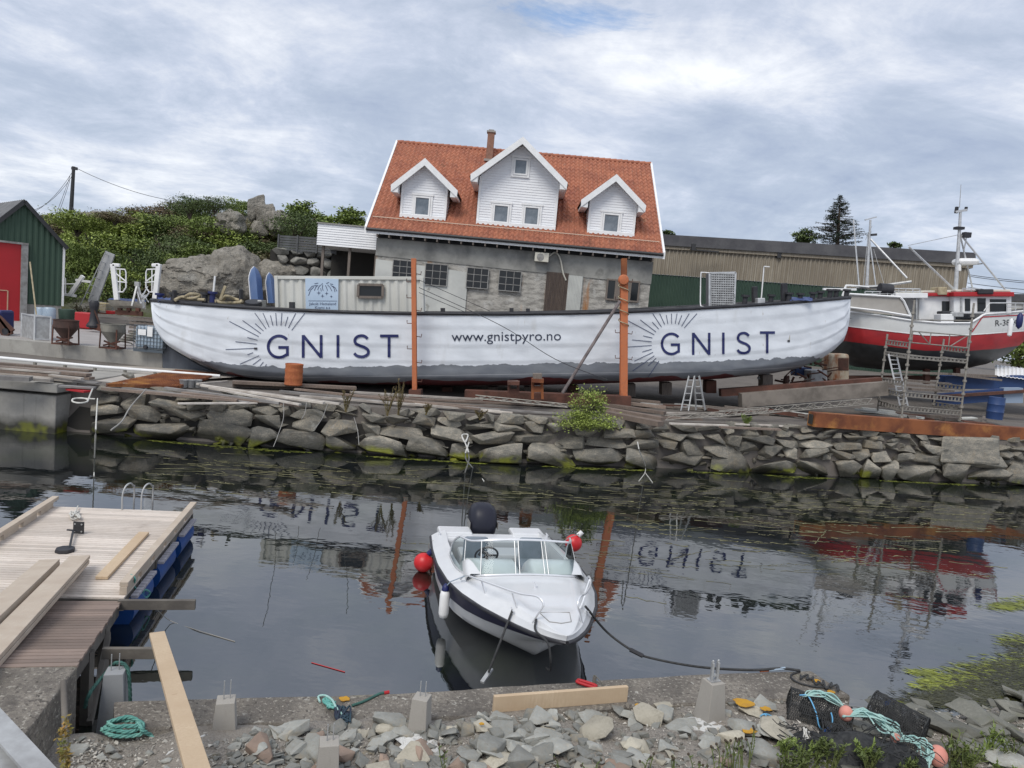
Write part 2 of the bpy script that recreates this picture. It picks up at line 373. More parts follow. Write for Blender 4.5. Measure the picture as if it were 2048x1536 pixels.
# hill
SIL = [(-260, 500), (-100, 470), (60, 447), (120, 441), (150, 447), (180, 440), (230, 424), (300, 420), (350, 414), (400, 404), (440, 405), (480, 404), (530, 418), (570, 432), (610, 452), (660, 458), (740, 462), (900, 480), (1100, 600)]
RD = 72.0; ZR = [(P(a, b, RD).x, P(a, b, RD).z) for a, b in SIL]
def hillz(x, y):
    zr = pl(ZR, x)-1.2; t = max(0, min(1, (y-50)/(RD-50))); s = t*t*(3-2*t)*.45+t*.55
    z = 2.2+(zr-2.2)*s if y <= RD else zr-(y-RD)*.12
    return z+(noise.fractal(Vector((x*.16, y*.16, 3)), 1, 2, 4)*1.1+abs(noise.noise(Vector((x*.5, y*.3, 9))))*.7)*min(1, t*2.5)
rows = [[(x*1.0, y, hillz(x, y)-(.8 if y < 51 else 0)) for x in [-75+i*.7 for i in range(125)]] for y in [49.5+j*.8 for j in range(48)]+[95, 120]]
MB().grid(rows).build('hill', 'hillrock', smooth=50, kind='structure')
# ---- far quay: concrete block at the left, rubble wall
q = thing('concrete_quay_block', 'square concrete quay end at the far left of the stone wall', 'quay', (-16, 22, -.5))
a = P(112, 800, 21.35); zt = 1.52
MB().box((a.x-10, 24.3, .2), (20, 5.9, 1.9)).build('wall_block', 'conc', q, bevel=.03)
MB().box((a.x-9.93, 24.25, zt-.13), (20.1, 6.1, .27)).build('cap', 'conc', q, bevel=.03)
qw = thing('stone_quay_wall', 'dry stone quay wall of large grey boulders along the far shore', 'stone wall', (2, 24, -.5))
rows = []
for j in range(4):
    rows.append([(x, qf(x)+.42+j*.12, [-.8, .2, .9, qz(x)-.1][j]) for x in [-14.0+i*.8 for i in range(60)]])
MB().grid(rows).build('wall_core', 'core', qw)
RQ = random.Random(11); stones = []
def wall_stone(x, z, w, h, dep=.7, off=0):
    y = qf(x)+.14+z*.26+off+RQ.uniform(-.06, .08); sl = (qf(x+.5)-qf(x-.5))
    stones.append((w*h, (x, y+.15, z), (w, dep, h), Rz(math.atan(sl)+RQ.uniform(-.15, .15)) @ Matrix.Rotation(RQ.uniform(-.16, .16), 3, 'Y') @ Matrix.Rotation(RQ.uniform(-.25, .1), 3, 'X')))
zlev = 0.05
for rowi, (hh, wl, wh) in enumerate([(.60, .8, 1.9), (.46, .6, 1.6), (.34, .5, 1.3), (.28, .4, 1.1), (.24, .4, .9)]):
    x = -13.0+RQ.uniform(0, .5)
    while x < 30:
        wd = RQ.uniform(wl, wh); top = qz(x)
        zc = zlev+hh*.5+RQ.uniform(-.05, .05)
        if zc < top-.02: wall_stone(x+wd/2, zc, wd*1.14, hh*RQ.uniform(.95, 1.6))
        x += wd*RQ.uniform(.86, 1.0)
    zlev += hh*.86
for i in range(420):
    x = RQ.uniform(-12.6, 28); wall_stone(x, RQ.uniform(-.05, qz(x)-.05), RQ.uniform(.2, .6), RQ.uniform(.10, .28), .4, RQ.uniform(.06, .20))
stones.sort(key=lambda s: -s[0]); rest = MB()
for i, (_, c, sz, R) in enumerate(stones):
    if i < 100: rock(MB(), c, sz, 1000+i, 12, R, .03, .025, .62).build('stone', 'rockq', qw, smooth=22)
    else: rock(rest, c, sz, 1000+i, 10, R, 0, .03, .65)
tag(rest.build('small_stones', 'rockq', qw), kind='stuff')
MB().hexa([P(1880, 925, 26.15), P(2000, 930, 26.5), P(2000, 930, 27.1), P(1880, 925, 27)], [P(1884, 873, 26.4), P(1998, 878, 26.75), P(1998, 875, 27), P(1884, 871, 27)]).build('squared_block', 'rockq', qw, bevel=.07)
e0, e1 = P(1700, 866, 26.3), P(2200, 897, 29.4)
q = thing('concrete_kerb', 'low concrete kerb capping the right end of the stone wall under the rusty beam', 'kerb', e0)
MB().beam(e0+Vector((0, .5, -.08)), e1+Vector((0, .5, -.08)), 1.2, .26).build('kerb_edge', 'conc', q, bevel=.03)
# ---- yard slab with retaining wall
YZ = 2.12
W0, W1 = PZ(-160, 661, YZ), PZ(326, 706, YZ); W0 = W0+(W0-W1)*1.0
mat('yard', (.36, .34, .33), (.27, .25, .24), .9, .9, .2, 40, grain=((.31, .29, .28), 30), wpos=True)
MB().add([W0+Vector((0, .45, 0)), W1+Vector((0, .45, 0)), (W1.x*2.2, 62, YZ+.25), (-70, 60, YZ+.25)], [(0, 1, 2, 3)]).build('pavement', 'yard', kind='structure')
mw = MB(); d_ = (W1-W0).normalized(); nn = Vector((d_.y, -d_.x, 0))
mw.hexa([W0+Vector((0, 0, -2)), W1+Vector((0, 0, -2)), W1+Vector((0, .46, -2)), W0+Vector((0, .46, -2))], [W0, W1, W1+Vector((0, .46, 0)), W0+Vector((0, .46, 0))])
e_ = Vector((W1.x*1.2, 34*1.0, W1.z))-W1; mw.hexa([W1+Vector((-.3, .46, -2)), W1+Vector((0, .46, -2)), W1+e_+Vector((0, 0, -2)), W1+e_+Vector((-.3, 0, -2))], [W1+Vector((-.3, .46, .0)), W1+Vector((0, .46, .0)), W1+e_, W1+e_+Vector((-.3, 0, 0))])
mw.build('retaining_wall', 'conc', bevel=.02, label='long low concrete retaining wall holding up the yard behind the white pipe', cat='wall')
lo = MB(); lo.add([(-40, qf(-40)+1.2, 1.44), (P(212, 770, 23).x, qf(-12)+.6, 1.44), (P(470, 760, 26).x, 26.6, 1.60), (P(300, 745, 27).x, 28.5, 1.56), (-40, 28.5, 1.5)], [(0, 1, 2, 3, 4)])
mat('slab', (.42, .39, .35), (.35, .32, .29), 1.1, .9, .1, 40, wpos=True); lo.build('lower_pavement', 'slab', kind='structure')
# ---- near shore
mat('shore', (.24, .21, .18), (.11, .10, .09), 1.8, .95, .9, 20, grain=((.34, .31, .27), 60), spots=[((.30, .29, .26), 2.2, .62, .7)], wpos=True, bdist=.05)
NE = [(228, 1404), (250, 1402), (400, 1397), (700, 1390), (800, 1386), (900, 1380), (1000, 1373), (1180, 1361), (1400, 1348), (1620, 1341)]
NB = [(228, 1464), (250, 1462), (430, 1449), (700, 1444), (800, 1438), (900, 1434), (1000, 1430), (1180, 1418), (1400, 1406), (1700, 1392)]
SZ = .65
fe = [PZ(x, y, SZ) for x, y in NE]; be = [PZ(x, y, SZ) for x, y in NB]
SH = [(fe[0].x-3, 5.9)]+[(p.x, p.y-.2) for p in fe]+[(4.9, 8.8), (5.6, 9.0), (6.4, 9.3), (7.5, 9.7), (8.5, 10.6), (11, 12.0), (20, 15)]
SH.sort()
def shz(x, y):
    ys = pl(SH, x); d = ys-y
    base = -.35+.96*max(0, min(1, (d+.35)/.6)) if x < 4.3 else -.35+max(0, min(1.0, (d+.5)/1.3))*.78
    k = noise.fractal(Vector((x*1.1, y*1.1, 5)), 1, 2, 4)*.10
    for mxx, myy, rr, hh in ((-2.2, 5.9, .75, .17), (1.7, 6.0, 1.2, .12), (3.2, 6.9, .8, .10), (.2, 5.6, 1.0, .05)):
        q_ = ((x-mxx)**2+(y-myy)**2)/rr**2; k += hh*math.exp(-q_*1.6)
    return base+k*min(1, max(0, d+.8))
rows = [[(x, y, shz(x, y)) for x in [-8+i*.16 for i in range(175)]] for y in [-.9+j*.14 for j in range(132)]]
MB().grid(rows).build('shore_ground', 'shore', smooth=70, kind='structure')
mb = MB(); rws = []
for j, (dz, k) in enumerate(((-.75, 0), (-.02, 0), (0, .03), (0, .5), (0, .97), (-.02, 1), (-.35, 1))):
    rws.append([lerp(a, b_, k)+Vector((0, 0, dz+ (noise.noise(lerp(a, b_, k)*3)*.012 if dz > -.1 else 0))) for a, b_ in zip(cr(fe, 6), cr(be, 6))])
mb.grid(rws); n1_ = len(rws[0]); ends = [r_[-1] for r_ in rws]; mb.add(ends, [tuple(range(len(ends)))])
mb.build('quay_slab', 'conc_dark', smooth=40, label='weathered rough concrete quay slab along the near water edge', cat='quay')
# ================================================================ house
mat('white', (.80, .80, .80), (.73, .74, .74), 3, .6)
mat('clad', (.80, .81, .83), (.72, .73, .75), 1.5, .6, grain=((.76, .77, .79), 8, (1, 1, 6)))
mat('tile', (.38, .145, .082), (.30, .11, .066), 1.2, .8, .2, 30, island=.12, spots=[((.20, .065, .045), .5, .55, .75), ((.40, .17, .10), 1.1, .6, .8), ((.14, .085, .05), .9, .62, .74, (1, 1, .6)), ((.30, .16, .11), 5, .6, .7)])
mat('gutter', (.03, .03, .032), None, rough=.5)
mat('plaster', (.50, .49, .45), (.38, .37, .34), .8, .9, .5, 12, spots=[((.17, .16, .145), .9, .55, .66), ((.36, .17, .06), 1.1, .66, .78, (3, 3, .25)), ((.62, .62, .58), .6, .6, .66)], wpos=True, bdist=.04)
mat('masonry', (.46, .44, .40), (.24, .23, .21), 1.8, .95, .9, 9, spots=[((.50, .49, .46), 1.1, .56, .64), ((.36, .16, .05), .6, .60, .72, (2.5, 2.5, .3))], stretch=(1, 1, 2.6), wpos=True, bdist=.06)
mat('bandconc', (.33, .325, .30), (.19, .19, .18), .9, .9, .4, 14, spots=[((.07, .065, .06), .8, .62, .78)], wpos=True)
mat('plasterw', (.55, .56, .53), (.46, .47, .45), .8, .9, .25, 14, wpos=True, spots=[((.30, .30, .28), 2.0, .64, .7)])
mat('darkglass', (.012, .014, .016), None, rough=.1, spec=.45)
mat('winglass', (.10, .125, .15), (.17, .20, .23), 1.5, .08, spec=.9, lo=.45, hi=.6)
mat('steelframe', (.30, .30, .29), (.2, .19, .18), 4, .7)
mat('brick', (.26, .14, .10), (.19, .11, .08), 6, .9, .4, 40)
mat('lead', (.28, .27, .25), None, rough=.7)
mat('wood_old', (.22, .185, .155), (.13, .11, .095), 3, .9, .5, 20, stretch=(8, 8, .7), grain=((.16, .135, .12), 20, (6, 6, .4)))
mat('acwhite', (.62, .60, .52), (.5, .48, .42), 3, .6)
FY = 41.6                                   # front wall
eL, eR = P(733, 459, 41.0), P(1326, 510, 41.0); ez = (eL.z+eR.z)/2; eL.z = eR.z = ez
RX0, RX1 = eL.x, eR.x
RY = 48.6; rz = P(806, 287, RY).z; rz = (rz+P(1306, 331, RY).z)/2
SL = (rz-ez)/(RY-41.0)
house = thing('house', 'white and red tiled house with three gabled dormers over a stained grey workshop storey', 'house', ((RX0+RX1)/2, FY, 2.2))
def roofz(y): return ez+(y-41.0)*SL
rn = Vector((0, -SL, 1)).normalized(); rp0 = Vector((0, 41.0, ez))
def onroof(px, py): return PP(px, py, rp0, rn)
wx0, wx1 = P(754, 480, FY).x, P(1306, 520, FY).x; GZ = 2.2
# roof front: wavy tiles; back: plane
mt = MB(); ncol = 58; nrow = 24; cw = (RX1-RX0)/ncol
for j in range(nrow):
    y0, y1 = 41.0+(RY-41.0)*j/nrow, 41.0+(RY-41.0)*(j+1)/nrow
    for i in range(ncol):
        x0 = RX0+i*cw; prof = [(0, 0), (.18, .08), (.38, .105), (.58, .07), (.8, .0), (1.0, 0)]; jz = noise.noise(Vector((i*.9, j*.9, 0)))*.012
        lo_ = [(x0+u*cw, y0-.04, roofz(y0-.04)+.115+h+jz) for u, h in prof]; hi = [(x0+u*cw, y1+.03, roofz(y1+.03)+.02+h) for u, h in prof]; bt = [(x0+u*cw, y0-.04, roofz(y0-.04)+.03) for u, h in prof]
        mt.add(lo_+hi+bt, [(k, k+1, 7+k, 6+k) for k in range(5)]+[(12+k, 13+k, k+1, k) for k in range(5)])
roof = mt.build('roof', 'tile', house, smooth=35)
MB().hexa([(RX0, 41.05, ez-.12), (RX1, 41.05, ez-.12), (RX1, RY, rz-.12), (RX0, RY, rz-.12)], [(RX0, 41.05, ez+.03), (RX1, 41.05, ez+.03), (RX1, RY, rz+.03), (RX0, RY, rz+.03)]).hexa([(RX0, RY+.01, rz-.12), (RX1, RY+.01, rz-.12), (RX1, 2*RY-41, ez-.12), (RX0, 2*RY-41, ez-.12)], [(RX0, RY+.01, rz+.05), (RX1, RY+.01, rz+.05), (RX1, 2*RY-41, ez+.05), (RX0, 2*RY-41, ez+.05)]).build('roof_deck', 'gutter', roof)
mr = MB()
for i in range(44):
    x0 = RX0+i*(RX1-RX0)/44; mr.tube([(x0, RY, rz+.06), (x0+(RX1-RX0)/44+.03, RY, rz+.1)], .13, 8)
mr.build('ridge_tiles', 'tile', roof, smooth=50)
for sx in (RX0, RX1):
    v = MB(); s_ = -1 if sx == RX0 else 1
    v.hexa([(sx-.02*s_, 40.9, ez-.22), (sx+.10*s_, 40.9, ez-.22), (sx+.10*s_, RY, rz-.22), (sx-.02*s_, RY, rz-.22)], [(sx-.02*s_, 40.9, ez+.16), (sx+.10*s_, 40.9, ez+.16), (sx+.10*s_, RY, rz+.20), (sx-.02*s_, RY, rz+.20)]); v.build('bargeboard', 'white', roof)
MB().tube([(RX0, 40.88, ez+.02), (RX1, 40.88, ez+.02)], .085, 8).build('gutter', 'gutter', house, smooth=60)
MB().box(((RX0+RX1)/2, 40.985, ez-.13), (RX1-RX0, .05, .13)).build('fascia', 'white', house)
a, b_ = onroof(745, 440), onroof(1318, 491); a.z += .2; b_.z += .2
sg = MB().tube([a, b_], .03, 5)
for k in range(15):
    p = lerp(a, b_, (k+.5)/15); sg.tube([p, p+Vector((0, .1, -.2))], .012, 4)
sg.build('snow_guard', mat('railtan', (.55, .42, .32), None, rough=.6), roof)
# rafters under the eave
for k in range(24):
    x = lerp(wx0+.1, wx1-.1, k/23); MB().box((x, 41.28, ez-.28), (.07, .62, .15)).build('rafter', 'wood_old', house)
# walls
MB().box(((wx0+wx1)/2, 49, (GZ+ez-.9)/2+.0), (wx1-wx0, 14.7, ez-.9-GZ)).build('wall', 'masonry', house)
bz1 = ez-.36
MB().hexa([(wx0-.03, FY+.0, ez-1.35), (wx1+.03, FY+.0, ez-1.62), (wx1+.03, FY+14.7, ez-1.5), (wx0-.03, FY+14.7, ez-1.35)], [(wx0-.03, FY+.0, bz1), (wx1+.03, FY+.0, bz1), (wx1+.03, FY+14.7, bz1), (wx0-.03, FY+14.7, bz1)]).build('concrete_band', 'bandconc', house)
MB().box(((wx0+wx1)/2, FY+.3, ez-.25), (wx1-wx0-.2, .1, .25)).build('eave_board', 'gutter', house)
for sx in (wx0, wx1-.0):
    MB().add([(sx, FY+.1, ez-.4), (sx, 2*RY-FY, ez-.4), (sx, RY, rz-.25)], [(0, 1, 2)]).build('gable_wall', 'clad', house)
x0, x1 = P(848, 520, FY).x, P(932, 600, FY).x
MB().hexa([(P(757, 0, FY).x+.0, FY-.045, ez-2.6)]*0 or [(wx0+.02, FY-.045, GZ), (x1, FY-.045, GZ), (x1, FY+.1, GZ), (wx0+.02, FY+.1, GZ)], [(wx0+.02, FY-.045, ez-1.55), (x1, FY-.045, ez-1.85), (x1, FY+.1, ez-1.85), (wx0+.02, FY+.1, ez-1.55)]).build('render_patch', 'plasterw', house)
def rect(pts, y):                       # pixel corners TL,TR,BR,BL on plane y -> upright rectangle
    q = [P(a, b, y) for a, b in pts]; return (q[0].x+q[3].x)/2, (q[1].x+q[2].x)/2, (q[2].z+q[3].z)/2, (q[0].z+q[1].z)/2
def window(parent, x0, x1, z0, z1, y, nx=1, nz=1, fm='white', gm='winglass', fr=.09, dep=.12, bar=.035, trim=0, curtain=False):
    w_ = MB(); xc, zc = (x0+x1)/2, (z0+z1)/2
    w_.box((x0+fr/2, y, zc), (fr, dep, z1-z0)).box((x1-fr/2, y, zc), (fr, dep, z1-z0)).box((xc, y, z0+fr/2), (x1-x0-2*fr, dep, fr)).box((xc, y, z1-fr/2), (x1-x0-2*fr, dep, fr))
    for i in range(1, nx): w_.box((lerp(x0, x1, i/nx), y, zc), (bar, dep*.7, z1-z0-2*fr))
    for i in range(1, nz): w_.box((xc, y, lerp(z0, z1, i/nz)), (x1-x0-2*fr, dep*.6, bar))
    if trim:
        w_.box((x0-trim/2-.01, y+dep*.2, zc), (trim, dep*.8, z1-z0+.1)).box((x1+trim/2+.01, y+dep*.2, zc), (trim, dep*.8, z1-z0+.1))
        w_.box((xc, y+dep*.1, z1+trim*.6+.03), (x1-x0+2.9*trim, dep, trim)).box((xc, y+dep*.1, z0-trim*.5-.02), (x1-x0+2.2*trim, dep, trim*.8))
    f = w_.build('window', fm, parent)
    MB().box((xc, y+dep*.1, zc), (x1-x0-fr, .02, z1-z0-fr)).build('pane', gm, f)
    if curtain:
        c = MB(); k_ = 12
        for sgn in (0, 1):
            xa, xb = (x0+fr, lerp(x0, x1, .36)) if sgn == 0 else (lerp(x0, x1, .64), x1-fr)
            c.grid([[(lerp(xa, xb, i/k_), y+dep*.18-(i % 2)*.012, zz_) for i in range(k_+1)] for zz_ in (z0+fr, z1-fr)])
        c.build('curtain', mat('curt', (.42, .45, .5), None, rough=.9) if 'curt' not in MATS else 'curt', f)
    return f
for pts, nx, nz_ in (([(786, 520), (829, 521), (828, 560), (785, 558)], 3, 3), ([(851, 527), (897, 529), (894, 573), (849, 570)], 3, 3), ([(934, 534), (978, 538), (976, 579), (932, 575)], 3, 3), ([(998, 540), (1043, 543), (1041, 585), (996, 581)], 3, 3)):
    a0, a1, b0, b1 = rect(pts, FY); window(house, a0, a1, b0, b1, FY-.1, nx, nz_, 'steelframe', 'darkglass', .04, .08, .03)
a0, a1, b0, b1 = rect([(1214, 558), (1281, 562), (1276, 605), (1210, 600)], FY)
window(house, a0, a1, b0, b1, FY-.04, 3, 1, 'wood_old', 'darkglass', .09, .1, .3)
# wide shed doors
a0, a1, b0, b1 = rect([(1092, 543), (1136, 547), (1132, 625), (1088, 622)], FY)
dd = MB(); k = 14
for i in range(k): dd.box((lerp(a0, a1, (i+.5)/k), FY-.06-(i % 2)*.01, (GZ+b1)/2), ((a1-a0)/k-.012, .05, b1-GZ))
dd.build('boarded_door', mat('brownwood', (.10, .075, .06), (.06, .045, .04), 3, .9, .4, 20, stretch=(6, 6, .4)), house)
a0, a1, b0, b1 = rect([(1136, 550), (1165, 553), (1160, 625), (1132, 622)], FY)
dd = MB(); k = 40
dd.grid([[(lerp(a0, a1, i/k), FY-.08-(.03 if i % 4 in (1, 2) else 0), z) for i in range(k+1)] for z in (GZ, b1)])
dd.build('corrugated_door', 'plasterw', house)
ac = MB(); a0, a1, b0, b1 = rect([(1070, 505), (1098, 506), (1097, 524), (1069, 523)], FY-.4)
u = ac.box(((a0+a1)/2, FY-.3, (b0+b1)/2), (a1-a0, .35, b1-b0)).build('air_conditioner', 'acwhite', house, bevel=.02)
MB().lathe(((a0+a1)/2-.08, FY-.481, (b0+b1)/2), [(.0, .0), (.2, .0), (.2, .015), (.0, .02)], 20, (0, -1, 0)).build('fan_grille', 'steelframe', u)
MB().tube(cr([(a1, FY-.2, b1-.15), (a1+.35, FY-.15, b1+.1), (a1+.65, FY-.15, b1-.2), (a1+.9, FY-.12, b0-.5), (a1+1.1, FY-.1, b0-.9)]), .05, 6).build('pipe', 'acwhite', house, smooth=60)
# chimney
cb = onroof(980, 318); cy_ = RY-.9; cxm = P(980, 300, cy_).x
ctop = P(981, 266, cy_).z
ch = MB().box((cxm, cy_, (ctop+rz-1.4)/2), (.42, .5, ctop-rz+1.4)).build('chimney', 'brick', roof)
MB().box((cxm, cy_, ctop+.04), (.56, .62, .1)).box((cxm, cy_, ctop+.13), (.34, .4, .1)).build('chimney_cap', 'lead', ch)
MB().box((cxm, cy_-.3, roofz(cy_-.3)+.18), (.62, .35, .14)).build('flashing', 'lead', ch)
# dormers
def dormer(peak, eaveL, eaveR, wl, wr, base, wins, over=.55):
    bp_ = onroof(*base); y = bp_.y-.02                     # front wall plane
    x0, x1 = P(wl[0], wl[1], y).x, P(wr[0], wr[1], y).x
    yo = y-over
    pk = P(peak[0], peak[1], yo); el_, er_ = P(*eaveL, yo), P(*eaveR, yo); zE = (el_.z+er_.z)/2; xm = pk.x
    z0 = roofz(y)+.02; sl = (pk.z-zE)/((er_.x-el_.x)/2)
    zw = lambda x: pk.z-abs(x-xm)*sl-.18
    d = MB(); nb = int((pk.z-z0)/.145); vs = []
    def halfw(z):                                           # gable outline at height z
        if z < zw(x0): return x0, x1
        return xm-(pk.z-.18-z)/sl, xm+(pk.z-.18-z)/sl
    for i in range(nb):
        za, zb = z0+i*.145, min(z0+(i+1)*.145, pk.z-.2)
        if zb <= za: break
        l0, r0_ = halfw(za); l1, r1 = halfw(zb); l0, r0_ = max(l0, x0), min(r0_, x1); l1, r1 = max(l1, x0), min(r1, x1)
        d.add([(l0, y-.028, za), (r0_, y-.028, za), (r1, y-.005, zb), (l1, y-.005, zb), (l0, y-.005, za), (r0_, y-.005, za)], [(0, 1, 2, 3), (4, 5, 1, 0)])
    zs = zw(x0); yb = 41.0+(zs-ez)/SL
    for xx in (x0, x1):
        n2_ = int((zs-z0)/.145)+1
        for i in range(n2_):
            za = z0+i*.145; zb = min(za+.145, zs); o_ = .02*(-1 if xx == x0 else 1)
            ya, yb2 = 41.0+(za-ez)/SL, 41.0+(zb-ez)/SL
            d.add([(xx+o_, y, za), (xx+o_, max(ya, y+.01), za), (xx, max(yb2, y+.01), zb), (xx, y, zb)], [(0, 1, 2, 3)])
    g_ = d.build('dormer', 'clad', roof)
    MB().box((x0+.06, y-.035, (z0+zs)/2), (.13, .04, zs-z0)).box((x1-.06, y-.035, (z0+zs)/2), (.13, .04, zs-z0)).build('corner_board', 'white', g_)
    MB().box(((x0+x1)/2, y-.07, z0+.10), (x1-x0, .16, .20)).build('base_board', 'white', g_)
    rb = MB(); t = .16; ybk = 41.0+(pk.z-ez)/SL
    for sg_, ex in ((-1, el_.x), (1, er_.x)):
        ybe = 41.0+(zE-ez)/SL
        rb.hexa([(xm, yo, pk.z-t), (ex, yo, zE-t), (ex, ybe, zE-t), (xm, ybk, pk.z-t)][::sg_], [(xm, yo, pk.z), (ex, yo, zE), (ex, ybe, zE), (xm, ybk, pk.z)][::sg_])
    rf = rb.build('dormer_roof', 'white', g_)
    tl = MB()
    for sg_, ex in ((-1, el_.x), (1, er_.x)):
        nn_ = 10
        for i in range(nn_):
            xa, xb = lerp(xm, ex, i/nn_), lerp(xm, ex, (i+1)/nn_+.03); za, zb = lerp(pk.z, zE, i/nn_), lerp(pk.z, zE, (i+1)/nn_+.03)
            ya, yb_ = 41+(za-ez)/SL, 41+(zb-ez)/SL
            tl.add([(xa, yo+.02, za+.02), (xb, yo+.02, zb+.06), (xb, yb_, zb+.06), (xa, ya, za+.02), (xb, yo+.02, zb+.0), (xb, yb_, zb)], [(0, 1, 2, 3), (1, 4, 5, 2)])
    tl.build('dormer_tiles', 'tile', g_)
    bb = MB()
    for sg_, ex in ((-1, el_.x), (1, er_.x)):
        bb.hexa([(xm, yo-.05, pk.z-.30), (ex, yo-.05, zE-.30), (ex, yo-.005, zE-.30), (xm, yo-.005, pk.z-.30)][::sg_], [(xm, yo-.05, pk.z+.1), (ex+.03*sg_, yo-.05, zE+.08), (ex+.03*sg_, yo-.005, zE+.08), (xm, yo-.005, pk.z+.1)][::sg_])
        bb.hexa([(ex, yo, zE-.30), (ex-.38*sg_, yo, zE-.30), (ex-.38*sg_, ybe-.1, zE-.30), (ex, ybe-.1, zE-.30)][::sg_], [(ex, yo, zE-.02), (ex-.38*sg_, yo, zE+.2), (ex-.38*sg_, ybe-.1, zE+.2), (ex, ybe-.1, zE-.02)][::sg_])
    bb.build('bargeboard', 'white', g_)
    for pts in wins:
        a0, a1, b0, b1 = rect(pts, y); window(g_, a0, a1, b0, b1, y-.06, trim=.11, curtain=True)
dormer((850, 320), (783, 369), (914, 388), (802, 400), (892, 430), (850, 439), [[(829, 392), (862, 394), (859, 434), (828, 431)]])
dormer((1046, 277), (942, 352), (1134, 368), (956, 400), (1114, 420), (1030, 455), [[(1028, 317), (1057, 319), (1054, 352), (1027, 350)], [(987, 408), (1020, 410), (1016, 448), (985, 445)], [(1048, 412), (1080, 414), (1077, 453), (1046, 450)]], .8)
dormer((1233, 352), (1163, 403), (1291, 414), (1176, 440), (1270, 450), (1222, 471), [[(1206, 426), (1240, 428), (1237, 467), (1204, 465)]])
# ---- white annex on stilts left of the house
ax = thing('balcony_annex', 'white clad box on stilts joined to the left side of the tiled house', 'annex', P(710, 500, 43))
a0, a1, b0, b1 = P(664, 0, 43).x, wx0-.02, P(664, 492, 43).z, P(700, 452, 43).z
d = MB(); nb = 9
for i in range(nb):
    za, zb = lerp(b0, b1, i/nb), lerp(b0, b1, (i+1)/nb)
    d.hexa([(a0-.03, 42.97, za), (a1, 42.97, za), (a1, 48, za), (a0-.03, 48, za)], [(a0, 43, zb), (a1, 43, zb), (a1, 48, zb), (a0, 48, zb)])
d.build('cladding', 'clad', ax); MB().box(((a0+a1)/2, 45.5, b1+.03), (a1-a0+.16, 5.2, .06)).build('coping', 'lead', ax)
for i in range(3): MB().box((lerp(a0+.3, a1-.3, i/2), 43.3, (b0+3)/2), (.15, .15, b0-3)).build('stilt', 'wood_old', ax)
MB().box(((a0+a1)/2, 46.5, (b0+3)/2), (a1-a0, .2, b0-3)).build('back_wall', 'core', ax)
# ---- warehouse
mat('beige', (.335, .30, .24), (.25, .22, .175), .25, .8, island=0, grain=((.19, .16, .12), 3, (3, 3, .15)), spots=[((.20, .12, .075), .35, .6, .75, (2, 2, .12))], wpos=True)
mat('dgreen', (.022, .05, .034), (.03, .062, .042), .6, .6, wpos=True)
mat('felt', (.055, .055, .062), (.085, .085, .09), .8, .85, wpos=True)
wA, wB = P(1290, 468, 58.5), P(1941, 505, 53.3); zt_ = (wA.z+wB.z)/2
wh = thing('warehouse', 'long beige corrugated warehouse with dark flat roof edge and green lower wall', 'warehouse', (wA.x, wA.y, 2.5))
wa, wb = Vector((wA.x, wA.y, 0)), Vector((wB.x, wB.y, 0)); wd_ = (wb-wa).normalized(); wn = Vector((-wd_.y, wd_.x, 0))
wa = wa-wd_*8
z1 = zt_-1.05; zg = (P(1310, 549, 58.5).z+P(1690, 575, 55.3).z)/2
def corr(p, q, za, zb, pitch, amp, off=0):
    Ln = (q-p).length; k = int(Ln/pitch)*4; nrm = Vector(((q-p).y, -(q-p).x, 0)).normalized(); r0_ = []
    for i in range(k+1): r0_.append(lerp(p, q, i/k)+nrm*(off+amp*(1 if i % 4 in (1, 2) else 0)))
    return [[v+Vector((0, 0, z)) for v in r0_] for z in (za, zb)]
MB().grid(corr(wa, wb, zg, z1, .30, .08)).grid(corr(wb, wb+wn*20, zg, z1, .3, .08)).build('upper_wall', 'beige', wh)
MB().grid(corr(wa, wb, 2.0, zg, .22, .05, -.05)).grid(corr(wb, wb+wn*20, 2, zg, .22, .05, -.05)).build('lower_wall', 'dgreen', wh)
def wq(o, z): return [wa-wn*o+Vector((0, 0, z)), wb+wd_*o-wn*o+Vector((0, 0, z)), wb+wd_*o+wn*20+Vector((0, 0, z)), wa+wn*20+Vector((0, 0, z))]
MB().hexa(wq(.35, z1+.2), wq(.25, zt_)).build('roof_edge', 'felt', wh)
MB().hexa(wq(.22, z1-.05), wq(.22, z1+.195)).build('eave_trim', 'beige', wh)
for px in (1382, 1552):
    p = P(px, 490, 57); MB().box((p.x, p.y-.9, z1+.05), (.3, .3, .5)).box((p.x+.9, p.y-.75, z1-.12), (2.2, .1, .1)).build('gutter_outlet', 'gutter', wh)
# ---- lamp post by the warehouse
p = P(1527, 600, 50); t_ = P(1528, 533, 50)
lp = thing('lamp_post', 'thin white lamp post before the beige warehouse', 'lamp post', (p.x, 50, 2.5))
MB().tube([(p.x, 50, 2.5), (t_.x, 50, t_.z)], .045, 8).build('pole', 'white', lp); MB().box((t_.x+.15, 49.9, t_.z), (.35, .15, .07)).build('lamp_head', 'white', lp)
